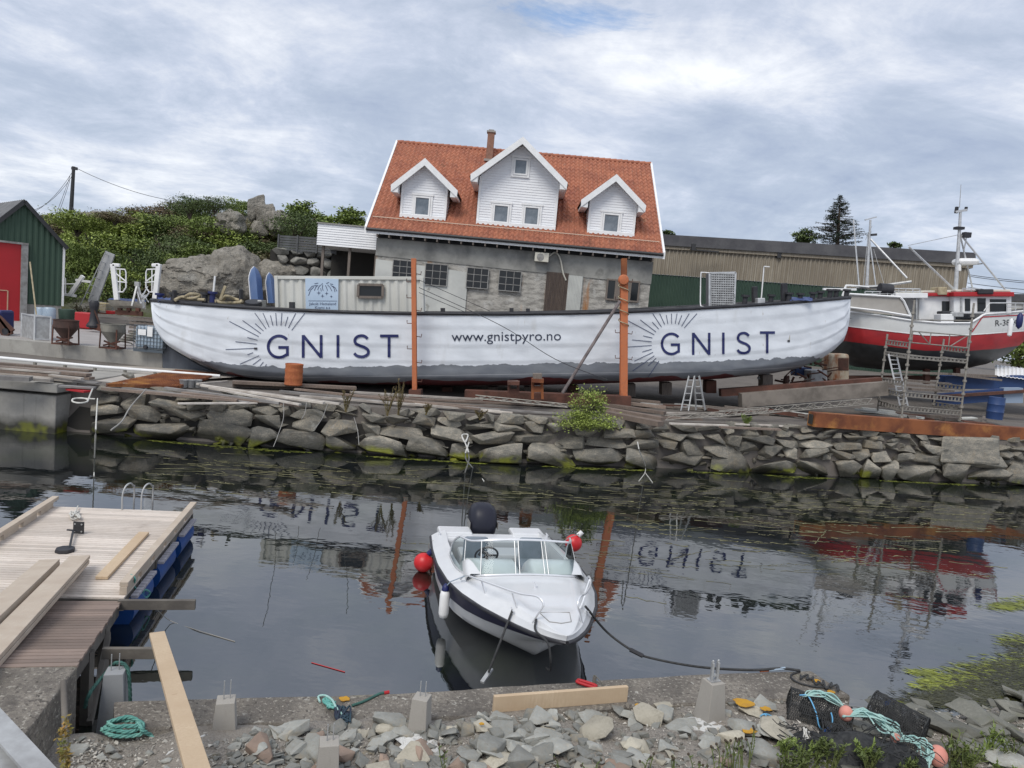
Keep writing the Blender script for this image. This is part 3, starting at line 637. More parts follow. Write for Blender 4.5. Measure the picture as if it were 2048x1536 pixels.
# ---- green shed
mat('shedgreen', (.030, .062, .040), (.038, .075, .048), .5, .65, wpos=True, grain=((.034, .07, .046), 6, (4, 4, .2)))
mat('reddoor', (.42, .012, .018), (.36, .012, .016), .5, .55)
SY = 38.0; YA = rad(48); U_ = Vector((math.cos(YA), math.sin(YA), 0)); V_ = Vector((-math.sin(YA), math.cos(YA), 0)); pk = P(47, 402, SY)
O_ = Vector((pk.x, SY, YZ)); MS = Matrix(((U_.x, V_.x, 0, O_.x), (U_.y, V_.y, 0, O_.y), (0, 0, 1, O_.z), (0, 0, 0, 1)))
def sl_(px, py): q = MS.inverted() @ PP(px, py, O_, V_); return q.x, q.z
shd = thing('green_shed', 'dark green corrugated shed with a tall red door and grey block base', 'shed', O_, M=MS)
hw, zE = sl_(127, 491); zP = pk.z-YZ; sb = sl_(124, 612)[1]
sh = MB(MS); k = 56
def zg_(x): return zE+(zP-zE)*(1-abs(x)/hw)
for i in range(k):
    xa, xb = lerp(-hw, hw, i/k), lerp(-hw, hw, (i+1)/k); of = .035 if i % 4 in (1, 2) else 0; of2 = .035 if (i+1) % 4 in (1, 2) else 0
    sh.add([(xa, -of, sb), (xb, -of2, sb), (xb, -of2, zg_(xb)), (xa, -of, zg_(xa))], [(0, 1, 2, 3)])
for s_ in (-1, 1): sh.add([(s_*hw, 0, sb), (s_*hw, 16, sb), (s_*hw, 16, zE), (s_*hw, 0, zE)], [(0, 1, 2, 3)])
sh.build('wall', 'shedgreen', shd)
MB(MS).box((0, 8.02, sb/2-.2), (2*hw-.02, 16, sb+.4)).build('block_base', 'conc', shd)
rf = MB(MS)
for s_ in (-1, 1):
    kk = 80; ex = s_*(hw+.15); zz_ = zE-.15*(zP-zE)/hw
    rf.grid([[(x, lerp(-.25, 16, i/kk), z+(.04 if i % 2 else 0)) for i in range(kk+1)] for x, z in ((0, zP+.06), (ex, zz_+.06))])
rf.build('roof', mat('shedroof', (.10, .10, .105), (.15, .15, .15), 2, .6), shd)
tr = MB(MS)
for s_ in (-1, 1): tr.beam((0, -.22, zP-.03), (s_*(hw+.14), -.22, zE-.17), .05, .2)
tr.build('verge_trim', 'gutter', shd)
MB(MS).box((hw+.02, -.05, (sb+zE)/2), (.09, .09, zE-sb)).build('corner_trim', 'white', shd)
dx1, dzt = sl_(41, 489)
xl = -hw+.3
dr = MB(MS).box(((xl+dx1)/2, -.10, dzt/2), (dx1-xl, .07, dzt)).build('red_door', 'reddoor', shd)
fx1, fz = sl_(14, 581)
MB(MS).box((fx1, -.15, fz/2), (.05, .03, fz)).box((fx1-.6, -.15, fz), (1.15, .03, .05)).build('wicket_frame', mat('palewood', (.5, .33, .22), None), dr)
jx = sl_(53, 560)[0]
MB(MS).box(((dx1+jx)/2, -.12, dzt/2), (jx-dx1, .2, dzt)).build('door_jamb', 'steelframe', shd); MB(MS).box(((xl+jx)/2, -.12, dzt+.05), (jx-xl, .24, .1)).build('door_lintel', 'steelframe', shd)
MB(MS).tube([(-.3, 5, zP-.6), (-.3, 5, zP+.7)], .12, 8).build('flue', 'steelframe', shd)
# ---- retaining masonry and fence left of the annex
p0, p1 = P(556, 505, 47), P(672, 505, 46)
ft = P(560, 470, 47).z; fb = P(560, 500, 47).z
fn = thing('board_fence', 'dark grey board fence on top of the stone terrace left of the white annex', 'fence', p0)
for i in range(6): z = lerp(fb, ft, (i+.5)/6); MB().beam((p0.x, 47, z), (p1.x, 46, z-.0), .03, (ft-fb)/6-.03).build('board', mat('fencegrey', (.10, .105, .11), (.07, .072, .075), 2) if 'fencegrey' not in MATS else 'fencegrey', fn)
for i in range(4): q_ = lerp(p0, p1, i/3); MB().box((q_.x, lerp(47, 46, i/3)-.06, (fb+ft)/2), (.09, .06, ft-fb+.1)).build('post', 'fencegrey', fn)
tw = thing('terrace_wall', 'old dry stone terrace wall in shade below the dark fence', 'stone wall', P(650, 550, 46))
mat('rockh', (.27, .26, .235), (.14, .14, .125), 1.6, .9, .7, 8, rnd=.25, wpos=True, spots=[((.20, .17, .11), .8, .6, .7)], bdist=.06)
MB().box(((p0.x+wx0)/2, 47.6, (2+fb)/2), (wx0-p0.x+1, 1.2, fb-2)).build('wall_core', 'core', tw)
r = random.Random(5); z = 3.2; 
while z < fb-.1:
    x = p0.x-.3; h_ = r.uniform(.5, .8)
    while x < wx0:
        ww = r.uniform(.7, 1.6); rock(MB(), (x+ww/2, 46.9+r.uniform(-.1, .1), z+h_/2), (ww*1.05, .8, h_*1.1), r.random()*9999, 15, Matrix.Rotation(r.uniform(-.1, .1), 3, 'Y')).build('stone', 'rockh', tw); x += ww*.96
    z += h_*.9
# ================================================================ boats on the slip
def paintmat(name, cols, bump=.5, atts=('p1', 'p2'), wob=6.0, rough=.5, line=None, ns=1.3):
    """hull paint: cols[0] above waterline 1, cols[1] between, cols[2] below line 2 (lines stored on the mesh)"""
    m = bpy.data.materials.new(name); m.use_nodes = True; MATS[name] = m; t = m.node_tree; n = t.nodes; l = t.links; b = n['Principled BSDF']; b.inputs['Roughness'].default_value = rough
    tc = n.new('ShaderNodeTexCoord')
    def noi(s, st=(1, 1, 1), d=5):
        mp = n.new('ShaderNodeMapping'); mp.inputs['Scale'].default_value = st; l.new(tc.outputs['Object'], mp.inputs[0]); k = n.new('ShaderNodeTexNoise'); k.inputs['Scale'].default_value = s; k.inputs['Detail'].default_value = d; l.new(mp.outputs[0], k.inputs['Vector']); return k.outputs[0]
    def rm(v, a, c, d=0, e=1):
        k = n.new('ShaderNodeMapRange'); k.inputs[1].default_value = a; k.inputs[2].default_value = c; k.inputs[3].default_value = d; k.inputs[4].default_value = e; l.new(v, k.inputs[0]); return k.outputs[0]
    def mx(f, a, c):
        k = n.new('ShaderNodeMix'); k.data_type = 'RGBA'; l.new(f, k.inputs[0])
        for i, v in ((6, a), (7, c)):
            if isinstance(v, tuple): k.inputs[i].default_value = (*v, 1)
            else: l.new(v, k.inputs[i])
        return k.outputs[2]
    c = mx(rm(noi(.9), .4, .62), cols[0][0], cols[0][1]); c = mx(rm(noi(2.2, (1, 1, .3)), .62, .78), c, cols[0][2]); c = mx(rm(noi(9, (1, 1, .25), 8), .70, .76), c, (cols[0][2][0]*.75, cols[0][2][1]*.68, cols[0][2][2]*.58))
    wv = rm(noi(ns), .25, .75, -wob, wob); w2 = rm(noi(.55, (1, 1, 1), 3), .25, .75, -wob*1.6, wob*1.6)
    for i, a in enumerate(atts):
        at = n.new('ShaderNodeAttribute'); at.attribute_name = a; ad = n.new('ShaderNodeMath'); ad.operation = 'ADD'; l.new(at.outputs['Fac'], ad.inputs[0]); l.new(wv if i == 0 else w2, ad.inputs[1])
        cc = cols[i+1]; cn = mx(rm(noi(1.5, (1, 1, 2)), .4, .65), cc[0], cc[1]); c = mx(rm(ad.outputs[0], .3, -.3), c, cn)
        if line and i == 0:
            f1 = n.new('ShaderNodeMath'); f1.operation = 'COMPARE'; f1.inputs[1].default_value = line; f1.inputs[2].default_value = .35; l.new(at.outputs['Fac'], f1.inputs[0]); c_line = f1.outputs[0]
            c = mx(c_line, c, (.4, .41, .43))
    l.new(c, b.inputs['Base Color'])
    k = n.new('ShaderNodeBump'); k.inputs['Strength'].default_value = bump; k.inputs['Distance'].default_value = .05; l.new(noi(1.6, (1, 1, 1.6), 4), k.inputs['Height']); l.new(k.outputs[0], b.inputs['Normal']); return m
def loft(gun, keel, br, dax, q0, q1, lines, name, m, parent, nst=120, nsec=18, ridge=.0, deck=None, deckmat='deckgrey'):
    xa, xb = gun[0][0], gun[-1][0]; sts = [xa+(xb-xa)*(.5-.5*math.cos(math.pi*i/nst)) for i in range(nst+1)]
    A, B = P(xa, 650, dax(xa)), P(xb, 650, dax(xb)); ax = Vector((B.x-A.x, B.y-A.y, 0)).normalized(); nrm = Vector((ax.y, -ax.x, 0))
    near = []; far = []; pa = [[] for _ in lines]; gl = []; gr = []
    for x in sts:
        b = pl(br, x); D = dax(x); e = min(1, b/2.4); q = lerp(q0, q1, e)
        g = P(x, pl(gun, x), D-b); kf = P(x, pl(keel, x), D-b*.78*e); k = Vector((kf.x, D, kf.z)); rn_ = []; 
        gx = Vector((g.x, g.y, g.z))
        for j in range(nsec+1):
            v = j/nsec; v = 1-(1-v)**1.5; wv = (1-v**q)**.5 if v < 1 else 0
            cx_ = lerp(g.x, k.x, v); z = lerp(g.z, k.z, v)
            rg = ridge*((v*4.6+.1) % 1.0)**2*(.45+.55*(1-e)) - ridge*.45*noise.noise(Vector((cx_*1.1, z*2.5, 3)))-ridge*.5*max(0, noise.noise(Vector((cx_*2.3, z*4, 9))))
            y = D-(b*wv+(rg if 0 < j < nsec else 0)); rn_.append(Vector((cx_, y, z)))
        near.append(rn_); gl.append(rn_[0])
        mir = []
        for p in rn_:
            d = (Vector((p.x-A.x, p.y-A.y, 0))).dot(nrm); mir.append(p-nrm*(2*d))
        far.append(mir); gr.append(mir[0])
        for i, ln in enumerate(lines):
            for p in rn_: pa[i].append(pl(ln, proj(p)[0])-proj(p)[1])
    mb = MB(); mb.grid(near); mb.grid([r_[::-1] for r_ in far])
    for i in range(len(lines)):
        full = list(pa[i])
        for s_ in range(nst+1): full += pa[i][s_*(nsec+1):(s_+1)*(nsec+1)][::-1]
        mb.att['p%d' % (i+1)] = full
    o = mb.build(name, m, parent, smooth=50)
    bvh = BVHTree.FromPolygons([p for r_ in near for p in r_], [(i*(nsec+1)+j, i*(nsec+1)+j+1, (i+1)*(nsec+1)+j+1, (i+1)*(nsec+1)+j) for i in range(nst) for j in range(nsec)])
    if deck:
        dk = MB(); rws = []
        for x, a, c in zip(sts, gl, gr):
            z = pl(deck, x); a2 = lerp(a, c, .02); c2 = lerp(a, c, .98)
            rws.append([a2, a2+Vector((0, 0, z)), lerp(a2, c2, .5)+Vector((0, 0, z+.05)), c2+Vector((0, 0, z)), c2])
        dk.grid(rws); dk.build('deck', deckmat, parent)
    return o, bvh, gl, gr
mat('deckgrey', (.16, .165, .17), (.10, .10, .11), 1.5, .8)
mat('black', (.018, .019, .024), (.03, .03, .035), 3, .6)
mat('navy', (.012, .018, .10), None, rough=.5)
mat('orange', (.45, .155, .07), (.35, .11, .05), 1.4, .7, spots=[((.10, .03, .015), 1.8, .60, .70, (2, 2, .6))], grain=((.5, .15, .055), 12), wpos=True)
mat('rust', (.25, .085, .03), (.13, .04, .018), 1.1, .85, .3, 30, spots=[((.42, .19, .05), .9, .55, .7), ((.05, .03, .025), .7, .64, .74)], wpos=True)
mat('rustdark', (.12, .05, .035), (.06, .03, .022), 1.5, .9, .3, 20, wpos=True)
mat('galv', (.45, .46, .46), (.33, .33, .33), 5, .5, metal=.35)
mat('alu', (.58, .59, .60), (.45, .46, .47), 4, .45, metal=.4)
paintmat('hullpaint', [((.70, .735, .78), (.63, .665, .71), (.58, .60, .62)), ((.155, .17, .195), (.19, .205, .225)), ((.12, .018, .022), (.075, .016, .02))], bump=.35, wob=4.2, line=-20, ns=2.4)
shipT = thing('cargo_boat', 'long white and grey hulled old boat with big dark blue letters on its side', 'boat', P(1000, 776, 30.5))
GUN = [(303, 600), (330, 603), (400, 609), (500, 615.5), (600, 620.5), (700, 624.5), (830, 627), (1000, 628), (1130, 626.5), (1250, 623.5), (1350, 619), (1470, 612.5), (1560, 606.5), (1640, 600.5), (1700, 595)]
KEEL = [(303, 601), (305, 622), (310, 645), (318, 665), (330, 683), (345, 697), (370, 713), (400, 730), (440, 748), (480, 760), (540, 767), (620, 772), (700, 774.5), (900, 777), (1050, 777), (1200, 773), (1350, 768), (1450, 763), (1550, 751), (1600, 740), (1640, 721), (1665, 703), (1683, 685), (1693, 660), (1698, 630), (1700, 596)]
BR = [(303, .06), (315, .5), (340, 1.0), (400, 1.7), (500, 2.3), (650, 2.65), (1000, 2.75), (1350, 2.65), (1500, 2.35), (1600, 1.85), (1650, 1.35), (1685, .7), (1700, .06)]
LN1 = [(300, 705), (400, 722), (440, 724), (520, 733), (600, 735), (800, 732), (1000, 729), (1250, 725), (1400, 724), (1550, 717), (1610, 712), (1650, 716), (1700, 760)]
LN2 = [(300, 800), (400, 742), (440, 741), (520, 757), (600, 763), (700, 762), (800, 766), (950, 763), (1050, 759), (1250, 758), (1400, 752), (1500, 749), (1580, 745), (1700, 800)]
def dax(x): return 27.6+(x-303)/1397*3.9
hull, HB, gl, gr = loft(GUN, KEEL, BR, dax, 1.8, 18, [LN1, LN2], 'hull', 'hullpaint', shipT, nst=170, nsec=44, ridge=.055, deck=[(303, -.25), (480, -.3), (540, -1.1), (1440, -1.1), (1500, -.35), (1700, -.3)])
MB().tube([p+Vector((0, 0, .0)) for p in gl], .075, 6).tube(gr, .075, 6).build('rail', 'black', shipT, smooth=60)
nv = MATS['navy']
def glyph(ch, x0, x1, y0, y1, w):
    cx_, cy_, rx, ry = (x0+x1)/2, (y0+y1)/2, (x1-x0)/2-w/2, (y1-y0)/2-w/2; o = []
    if ch == 'G':
        rr = rx*1.12; c2 = x0+w/2+rr
        pts = [(c2+rr*math.cos(a), cy_-ry*math.sin(a)) for a in [rad(42+i*(268/40)) for i in range(41)]]
        xe = x1-w/2; pts = [p for p in pts if p[0] <= xe+2]; pts.append((xe, y1-(y1-y0)*.14)); o = [pts, [(xe, y1-(y1-y0)*.12), (xe, cy_+.5)], [(xe+w/2, cy_+1.5), (cx_+rx*.05, cy_+1.5)]]
    if ch == 'N': o = [[(x0+w/2, y1), (x0+w/2, y0)], [(x0+w*.5, y0+1), (x1-w*.5, y1-1)], [(x1-w/2, y1), (x1-w/2, y0)]]
    if ch == 'I': o = [[(cx_, y1), (cx_, y0)]]
    if ch == 'T': o = [[(x0, y0+w/2), (x1, y0+w/2)], [(cx_-.5, y0), (cx_-.5, y1)]]
    if ch == 'S':
        k = [(.92, .14), (.72, .03), (.48, .0), (.2, .06), (.06, .22), (.14, .38), (.42, .48), (.72, .56), (.95, .7), (.93, .88), (.68, .99), (.42, 1.0), (.18, .95), (.02, .84)]
        o = [[(v.x, v.y) for v in cr([(x0+w/2+u*2*rx, y0+w/2+v_*2*ry, 0) for u, v_ in k], 5)]]
    return [stroke(p, w) for p in o]
def word(specs, w, name):
    mb = MB(); k = 0
    for ch, a, b, c, d in specs:
        for vf in glyph(ch, a, b, c, d, w): stamp(mb, vf, HB, .02+.0015*k); k += 1
    return mb.build(name, 'navy', shipT)
word([('G', 533.5, 577.5, 669, 717.5), ('N', 603.5, 645, 670, 715.5), ('I', 672.5, 679, 670, 715), ('S', 705, 740.5, 668.5, 716), ('T', 760, 797, 669, 714.5)], 5.6, 'lettering')
word([('G', 1321.5, 1360, 665, 710.5), ('N', 1384, 1421, 665.5, 709.5), ('I', 1444, 1449.5, 665, 708), ('S', 1472, 1502.5, 663.5, 708.5), ('T', 1520, 1550, 662.5, 706.5)], 5.0, 'lettering')
mb = MB()
for ox, oy, segs in ((300, 450, [(635, 765, 870, 893), (740, 757, 887, 868), (840, 782, 907, 847), (838, 697, 928, 830), (903, 697, 952, 817), (963, 717, 983, 805), (1005, 697, 1013, 805), (1055, 697, 1047, 805), (1103, 727, 1080, 810), (1165, 700, 1107, 823), (1238, 700, 1133, 842), (778, 893, 860, 922), (683, 927, 853, 952), (605, 990, 860, 985), (778, 1032, 825, 1020), (718, 1107, 873, 1045), (822, 1112, 887, 1070), (880, 1122, 907, 1095), (922, 1124, 932, 1113)]),
                     (1000, 580, [(1025, 240, 1235, 358), (1122, 232, 1248, 335), (1218, 250, 1270, 312), (1222, 182, 1293, 297), (1277, 182, 1318, 275), (1330, 193, 1343, 270), (1372, 182, 1374, 270), (1417, 182, 1402, 270), (1455, 195, 1427, 275), (1514, 182, 1453, 290), (1576, 182, 1475, 302), (1145, 360, 1220, 384), (1057, 393, 1213, 413), (1020, 450, 1213, 443), (1138, 490, 1213, 473), (1075, 563, 1225, 497), (1060, 642, 1235, 525), (1185, 600, 1250, 545), (1185, 690, 1272, 567)])):
    for a, b, c, d in segs: stamp(mb, stroke([(ox+a/4, oy+b/4+1.5), (ox+c/4, oy+d/4)], 1.3, 4), HB, .02)
mb.build('sunburst_rays', mat('rayblue', (.06, .075, .14), None, rough=.6), shipT)
mb = MB(); vs, fs = text_px('www.gnistpyro.no', 903, 1122, lambda x: 682.5-(x-903)*.009, 27.5)
stamp(mb, (vs, fs), HB, .02); mb.build('web_address', mat('ink', (.022, .03, .06), None, rough=.6), shipT)
mb = MB(); stamp(mb, stroke([(1575, 682), (1580, 682)], 4), HB, .03); stamp(mb, stroke([(508, 697), (514, 697)], 4), HB, .03); mb.build('drain_port', 'black', shipT)
# grey skeg under the left end
def qb(mb, x0, y0, x1, y1, D, dep, D2=None, sk=0):
    D2 = D2 or D; a, b, c, d = P(x0, y1, D), P(x1, y1, D2), P(x1+sk, y0, D2), P(x0+sk, y0, D); v = Vector((0, dep, 0))
    return mb.hexa([a, b, b+v, a+v], [d, c, c+v, d+v])
sk = MB(); pts = [(326, 683), (329, 742), (470, 764), (520, 766), (440, 748), (400, 730), (370, 713), (345, 697)]
sk.prism([P(a, b, 27.75+(a-326)*.0028)-Vector((0, .12, 0)) for a, b in pts], (0, .24, 0)); sk.build('skeg', mat('greypaint', (.11, .125, .15), (.085, .095, .115), 1.5, .6, wpos=True, stretch=(2, 2, .3)), shipT)
# things on deck
bl = MB()
def bollard(px, py, D, s=.16, h=.28):
    c = P(px, py, D); b = MB(); b.lathe(c-Vector((0, 0, h*.5)), [(s*.6, 0), (s*.6, h*.8), (s, h*.8), (s, h), (.0, h)], 10); return b
for i, (px, py) in enumerate([(347, 596), (319, 597), (410, 596), (425, 594), (1600, 596), (1625, 594), (1660, 588), (1672, 588), (1693, 588), (1640, 592), (1578, 595), (1542, 599), (1490, 600)]):
    bollard(px, py, dax(px)-pl(BR, px)+.5, .17, .4).build('bollard', 'navy' if px < 500 and i % 2 else 'black', shipT, smooth=40)
for px, py in ((582, 610), (1023, 622), (1056, 623), (885, 622)): qb(MB(), px-4, py-6, px+4, py+8, dax(px)-2.3, .25).build('chock', 'black', shipT)
for px, yt, wd in ((349, 580, 5), (482, 578, 5), (1509, 573, 10), (1568, 566, 12)):
    D = dax(px)-1.2; a, b = P(px, 604, D), P(px, yt, D); MB().beam(a, b, wd/1450*D*.9, .25).build('deck_post', 'black', shipT, bevel=.03)
# items lying on the deck (own things)
cordm = mat('cord', (.42, .36, .24), (.3, .25, .16), 6, .9, .4, 60)
for i, (pts, c_, lab) in enumerate([([(350, 600), (365, 594), (385, 597), (400, 591), (380, 588), (372, 597), (410, 600)], 'cord', 'thick cream rope heaped on the left foredeck of the white boat'), ([(430, 602), (445, 600), (452, 592), (470, 598), (485, 604), (460, 606), (440, 605), (430, 597)], 'cord', 'second cream rope draped around the deck pipe right of the foredeck heap')]):
    MB().tube(cr([P(x, y, dax(x)-1.4+(k % 2)*.3) for k, (x, y) in enumerate(pts)], 5), .06, 6).build('rope', c_, smooth=80, label=lab, cat='rope')
MB().tube([P(425, 604, 27.3), P(430, 552, 27.3)], .035, 6).build('pole', 'white', label='thin white pole standing on the left foredeck of the white boat', cat='pole')
MB().beam(P(438, 606, 27.3), P(451, 572, 27.3), .09, .09).build('timber_strut', 'cord', label='pale timber strut leaning on the left foredeck beside the cream rope', cat='timber')
MB().beam(P(360, 592, 27.8), P(385, 586, 27.8), .12, .12).build('timber_block', 'black', label='dark timber block on the left foredeck near the bow', cat='timber')
tp = MB(); rr = [[P(x, y, D)+Vector((0, 0, noise.noise(Vector((x*.2, y*.3, D*2)))*.12)) for x in range(316, 350, 4)] for y, D in ((601, 26.9), (597, 27.4), (596, 28.0))]
tp.grid(rr).build('tarpaulin', mat('bluetarp', (.03, .05, .16), (.05, .08, .2), 6, .6), smooth=60, label='crumpled dark blue tarpaulin on the tip of the left foredeck', cat='tarpaulin')
rr = [[P(x, y, D)+Vector((0, 0, noise.noise(Vector((x*.2, y*.3, D*2)))*.1)) for x in range(1580, 1630, 5)] for y, D in ((601, 29.3), (596, 29.8), (594, 30.5))]
MB().grid(rr).build('tarpaulin', 'bluetarp', smooth=60, label='blue tarpaulin lying between bollards on the right end deck', cat='tarpaulin')
t = MB(); t.lathe(P(507, 608, 26.9), [(.12, -.1), (.3, -.1), (.32, .0), (.3, .1), (.12, .1)], 16, (0, -.3, 1)); t.build('tyre', 'black', smooth=60, label='black tyre lying on the deck left of the white container', cat='tyre')
def ship_obj(px, py, w_, h_, D, m_, nm, lab, cat): qb(MB(), px-w_/2, py-h_, px+w_/2, py, D, .5).build(nm, m_, bevel=.02, label=lab, cat=cat)
ship_obj(519, 614, 9, 14, 26.9, 'galv', 'metal_box', 'small grey metal box on deck beside the black tyre', 'box')
ship_obj(1523, 608, 15, 12, 29.3, 'alu', 'metal_box', 'pale metal box on deck between the tall black deck posts', 'box')
# container
cT = thing('container', 'off white corrugated container with a small dark window on the boat deck', 'container', P(700, 625, 29))
TL, TR = P(549, 552, 26.6), P(846, 554, 27.15); dn = (P(551.5, 622, 26.6)-TL).normalized(); ex = (TR-TL).normalized(); nb_ = ex.cross(dn).normalized()
if nb_.y < 0: nb_ = -nb_
Lc = (TR-TL).length; HC = 2.3
mat('contw', (.60, .60, .56), (.52, .52, .48), .8, .6, spots=[((.36, .33, .27), 1.6, .66, .78, (1.5, 1.5, .3))])
def cpt(u, v, w_=0): return TL+ex*u+dn*v+nb_*w_
g = MB(); k = int(Lc/.3)*4
for A_, n_, off in (((0, 0, 0), 1, 0),):
    g.grid([[cpt(Lc*i/k, v, (.05 if i % 4 in (1, 2) else 0)+.02) for i in range(k+1)] for v in (.1, HC)])
k2 = 32
for uu, s_ in ((0, 1), (Lc, -1)): g.grid([[cpt(uu+s_*(.05 if i % 4 in (1, 2) else .0), v, 2.4*i/k2) for i in range(k2+1)] for v in (.08, HC)])
g.add([cpt(0, .03, 0), cpt(Lc, .03, 0), cpt(Lc, .03, 2.4), cpt(0, .03, 2.4)], [(0, 1, 2, 3)]); g.build('body', 'contw', cT)
f = MB(); rim = ex*.0
for v in (.0,): f.beam(cpt(0, .05, .03), cpt(Lc, .05, .03), .09, .12, -dn).beam(cpt(0, .05, 2.4), cpt(Lc, .05, 2.4), .09, .12, -dn).beam(cpt(.03, .05, 0), cpt(.03, .05, 2.4), .09, .11, -dn).beam(cpt(Lc-.03, .05, 0), cpt(Lc-.03, .05, 2.4), .09, .11, -dn)
for u in (.05, Lc-.05): f.beam(cpt(u, 0, .03), cpt(u, HC, .03), .13, .12, ex)
f.build('frame', 'contw', cT, bevel=.01)
def cu_(px, py, off=.0): return PP(px, py, TL-nb_*off, nb_)
wf = MB(); q4 = [(717, 569), (766, 570), (765, 595), (716, 594)]; fr = [cu_(*p, .03) for p in q4]
for a, b in zip(fr, fr[1:]+fr[:1]): wf.beam(a, b, .09, .09, -nb_)
wfo = wf.build('window', 'wood_old', cT); MB().add([cu_(*p, -.0) for p in q4], [(0, 1, 2, 3)]).build('pane', 'darkglass', wfo)
sg = thing('sign_board', 'pale blue company sign with firework sparks on the white container', 'sign', cu_(644, 620, .05))
q4 = [(610.5, 556.5), (677, 558), (676, 621), (611.5, 619)]; MB().hexa([cu_(*q4[3], .02), cu_(*q4[2], .02), cu_(*q4[2], .05), cu_(*q4[3], .05)], [cu_(*q4[0], .02), cu_(*q4[1], .02), cu_(*q4[1], .05), cu_(*q4[0], .05)]).build('board', mat('signblue', (.46, .57, .70), (.42, .53, .66), 1, .5), sg)
def onc(mb, vf, off=.06): mb.add([cu_(x, y, off) for x, y in vf[0]], vf[1])
tx = MB(); onc(tx, text_px('Jakob Hatteland', 618, 672, lambda x: 610, 7.6)); onc(tx, text_px('Kjemi a.s', 630, 660, lambda x: 617.6, 7.6)); onc(tx, stroke([(617, 601.5), (674, 602)], .8)); tx.build('lettering', 'rayblue', sg)
sp_ = MB()
def cp2(x, y): return (300+x/4, 450+y/4)
for pts in ([(1268, 565), (1285, 520), (1310, 495)], [(1265, 525), (1295, 490), (1335, 482)], [(1315, 525), (1325, 498), (1345, 480)], [(1340, 520), (1350, 495), (1365, 478)], [(1385, 525), (1378, 500), (1382, 482)], [(1420, 525), (1412, 500), (1402, 482)], [(1455, 528), (1440, 498), (1420, 478)], [(1480, 535), (1470, 500), (1445, 480)], [(1495, 530), (1480, 500), (1460, 488)], [(1315, 470), (1345, 464)], [(1380, 466), (1372, 480)], [(1410, 468), (1432, 458)], [(1440, 470), (1465, 476)], [(1365, 505), (1370, 530)]):
    onc(sp_, stroke([cp2(*p) for p in pts], 1.2))
for x, y, s_ in ((1350, 543, 5), (1413, 547, 4), (1450, 572, 3), (1380, 568, 4)):
    X, Y = cp2(x, y); onc(sp_, ([(X-s_, Y), (X-.7, Y-.7), (X, Y-s_*1.1), (X+.7, Y-.7), (X+s_, Y), (X+.7, Y+.7), (X, Y+s_*1.1), (X-.7, Y+.7)], [(0, 1, 2, 3, 4, 5, 6, 7)]))
sp_.build('firework', 'rayblue', sg)
# perforated steel cabinet
cb = thing('perforated_cabinet', 'upright grey perforated steel cabinet on the deck at the right end', 'cabinet', P(1445, 612, 29.3))
b_ = MB(); qb(b_, 1422, 546, 1469, 613, 29.36, .8); b_.build('body', mat('cabgrey', (.12, .12, .125), None, rough=.7), cb)
b_ = MB(); D = 29.3
for i in range(11): x = lerp(1423, 1469, i/10); b_.beam(P(x+.8, 546, D), P(x-.4, 613, D), .045, .03, (0, 1, 0))
for i in range(15): y = lerp(547, 612, i/14); b_.beam(P(1422, y, D-.02), P(1469, y+1, D-.02), .03, .05)
b_.build('perforated_front', 'galv', cb)
b_ = MB()
for a, b in (((1419, 546), (1471, 545)), ((1471, 545), (1468, 613)), ((1419, 546), (1419, 613))): b_.beam(P(*a, D), P(*b, D), .07, .07)
b_.build('frame', 'alu', cb)
MB().tube(cr([P(1421, 546, 29.6), P(1405, 545, 29.6), P(1402, 548, 29.6), P(1401, 580, 29.6), P(1401, 608, 29.5), P(1405, 613, 29.4), P(1420, 614, 29.3)], 4), .024, 6).build('bent_pipe', 'white', smooth=60, label='bent white pipe beside the perforated cabinet', cat='pipe')
# ---- two blue upturned dinghies standing behind the boat
mat('bluehull', (.10, .17, .34), (.13, .20, .37), 1.5, .5); mat('bluedark', (.04, .08, .2), None, rough=.5)
for (a, b, c, d, e), lab in (((497, 533, 522, 603, 28), 'pale blue upright dinghy hull with a white edge left of the container'), ((531, 545, 549, 603, 22), 'second blue upright hull touching the left corner of the container')):
    t_ = thing('dinghy', lab, 'boat', P((a+c)/2, 603, 34)); x0, x1 = a, c; xm = (a+c)/2-1; D = 34
    b_ = MB(); rws = []
    for i in range(13):
        v = i/12; y = lerp(b, 606, v); hw = (x1-x0)/2*min(1, (v*3.2)**.5 if v > 0 else 0)+.3
        rws.append([P(xm-hw+v*6, y, D+.25), P(xm-hw*.75+v*6, y, D-.1), P(xm+hw*.15+v*6, y, D-.35), P(xm+hw+v*6, y, D+.05), P(xm+hw+v*6, y, D+.3)])
    b_.grid(rws); b_.build('hull', 'bluehull', t_, smooth=30)
    MB().tube([r_[0] for r_ in rws], .035, 5).build('gunwale', 'white', t_)
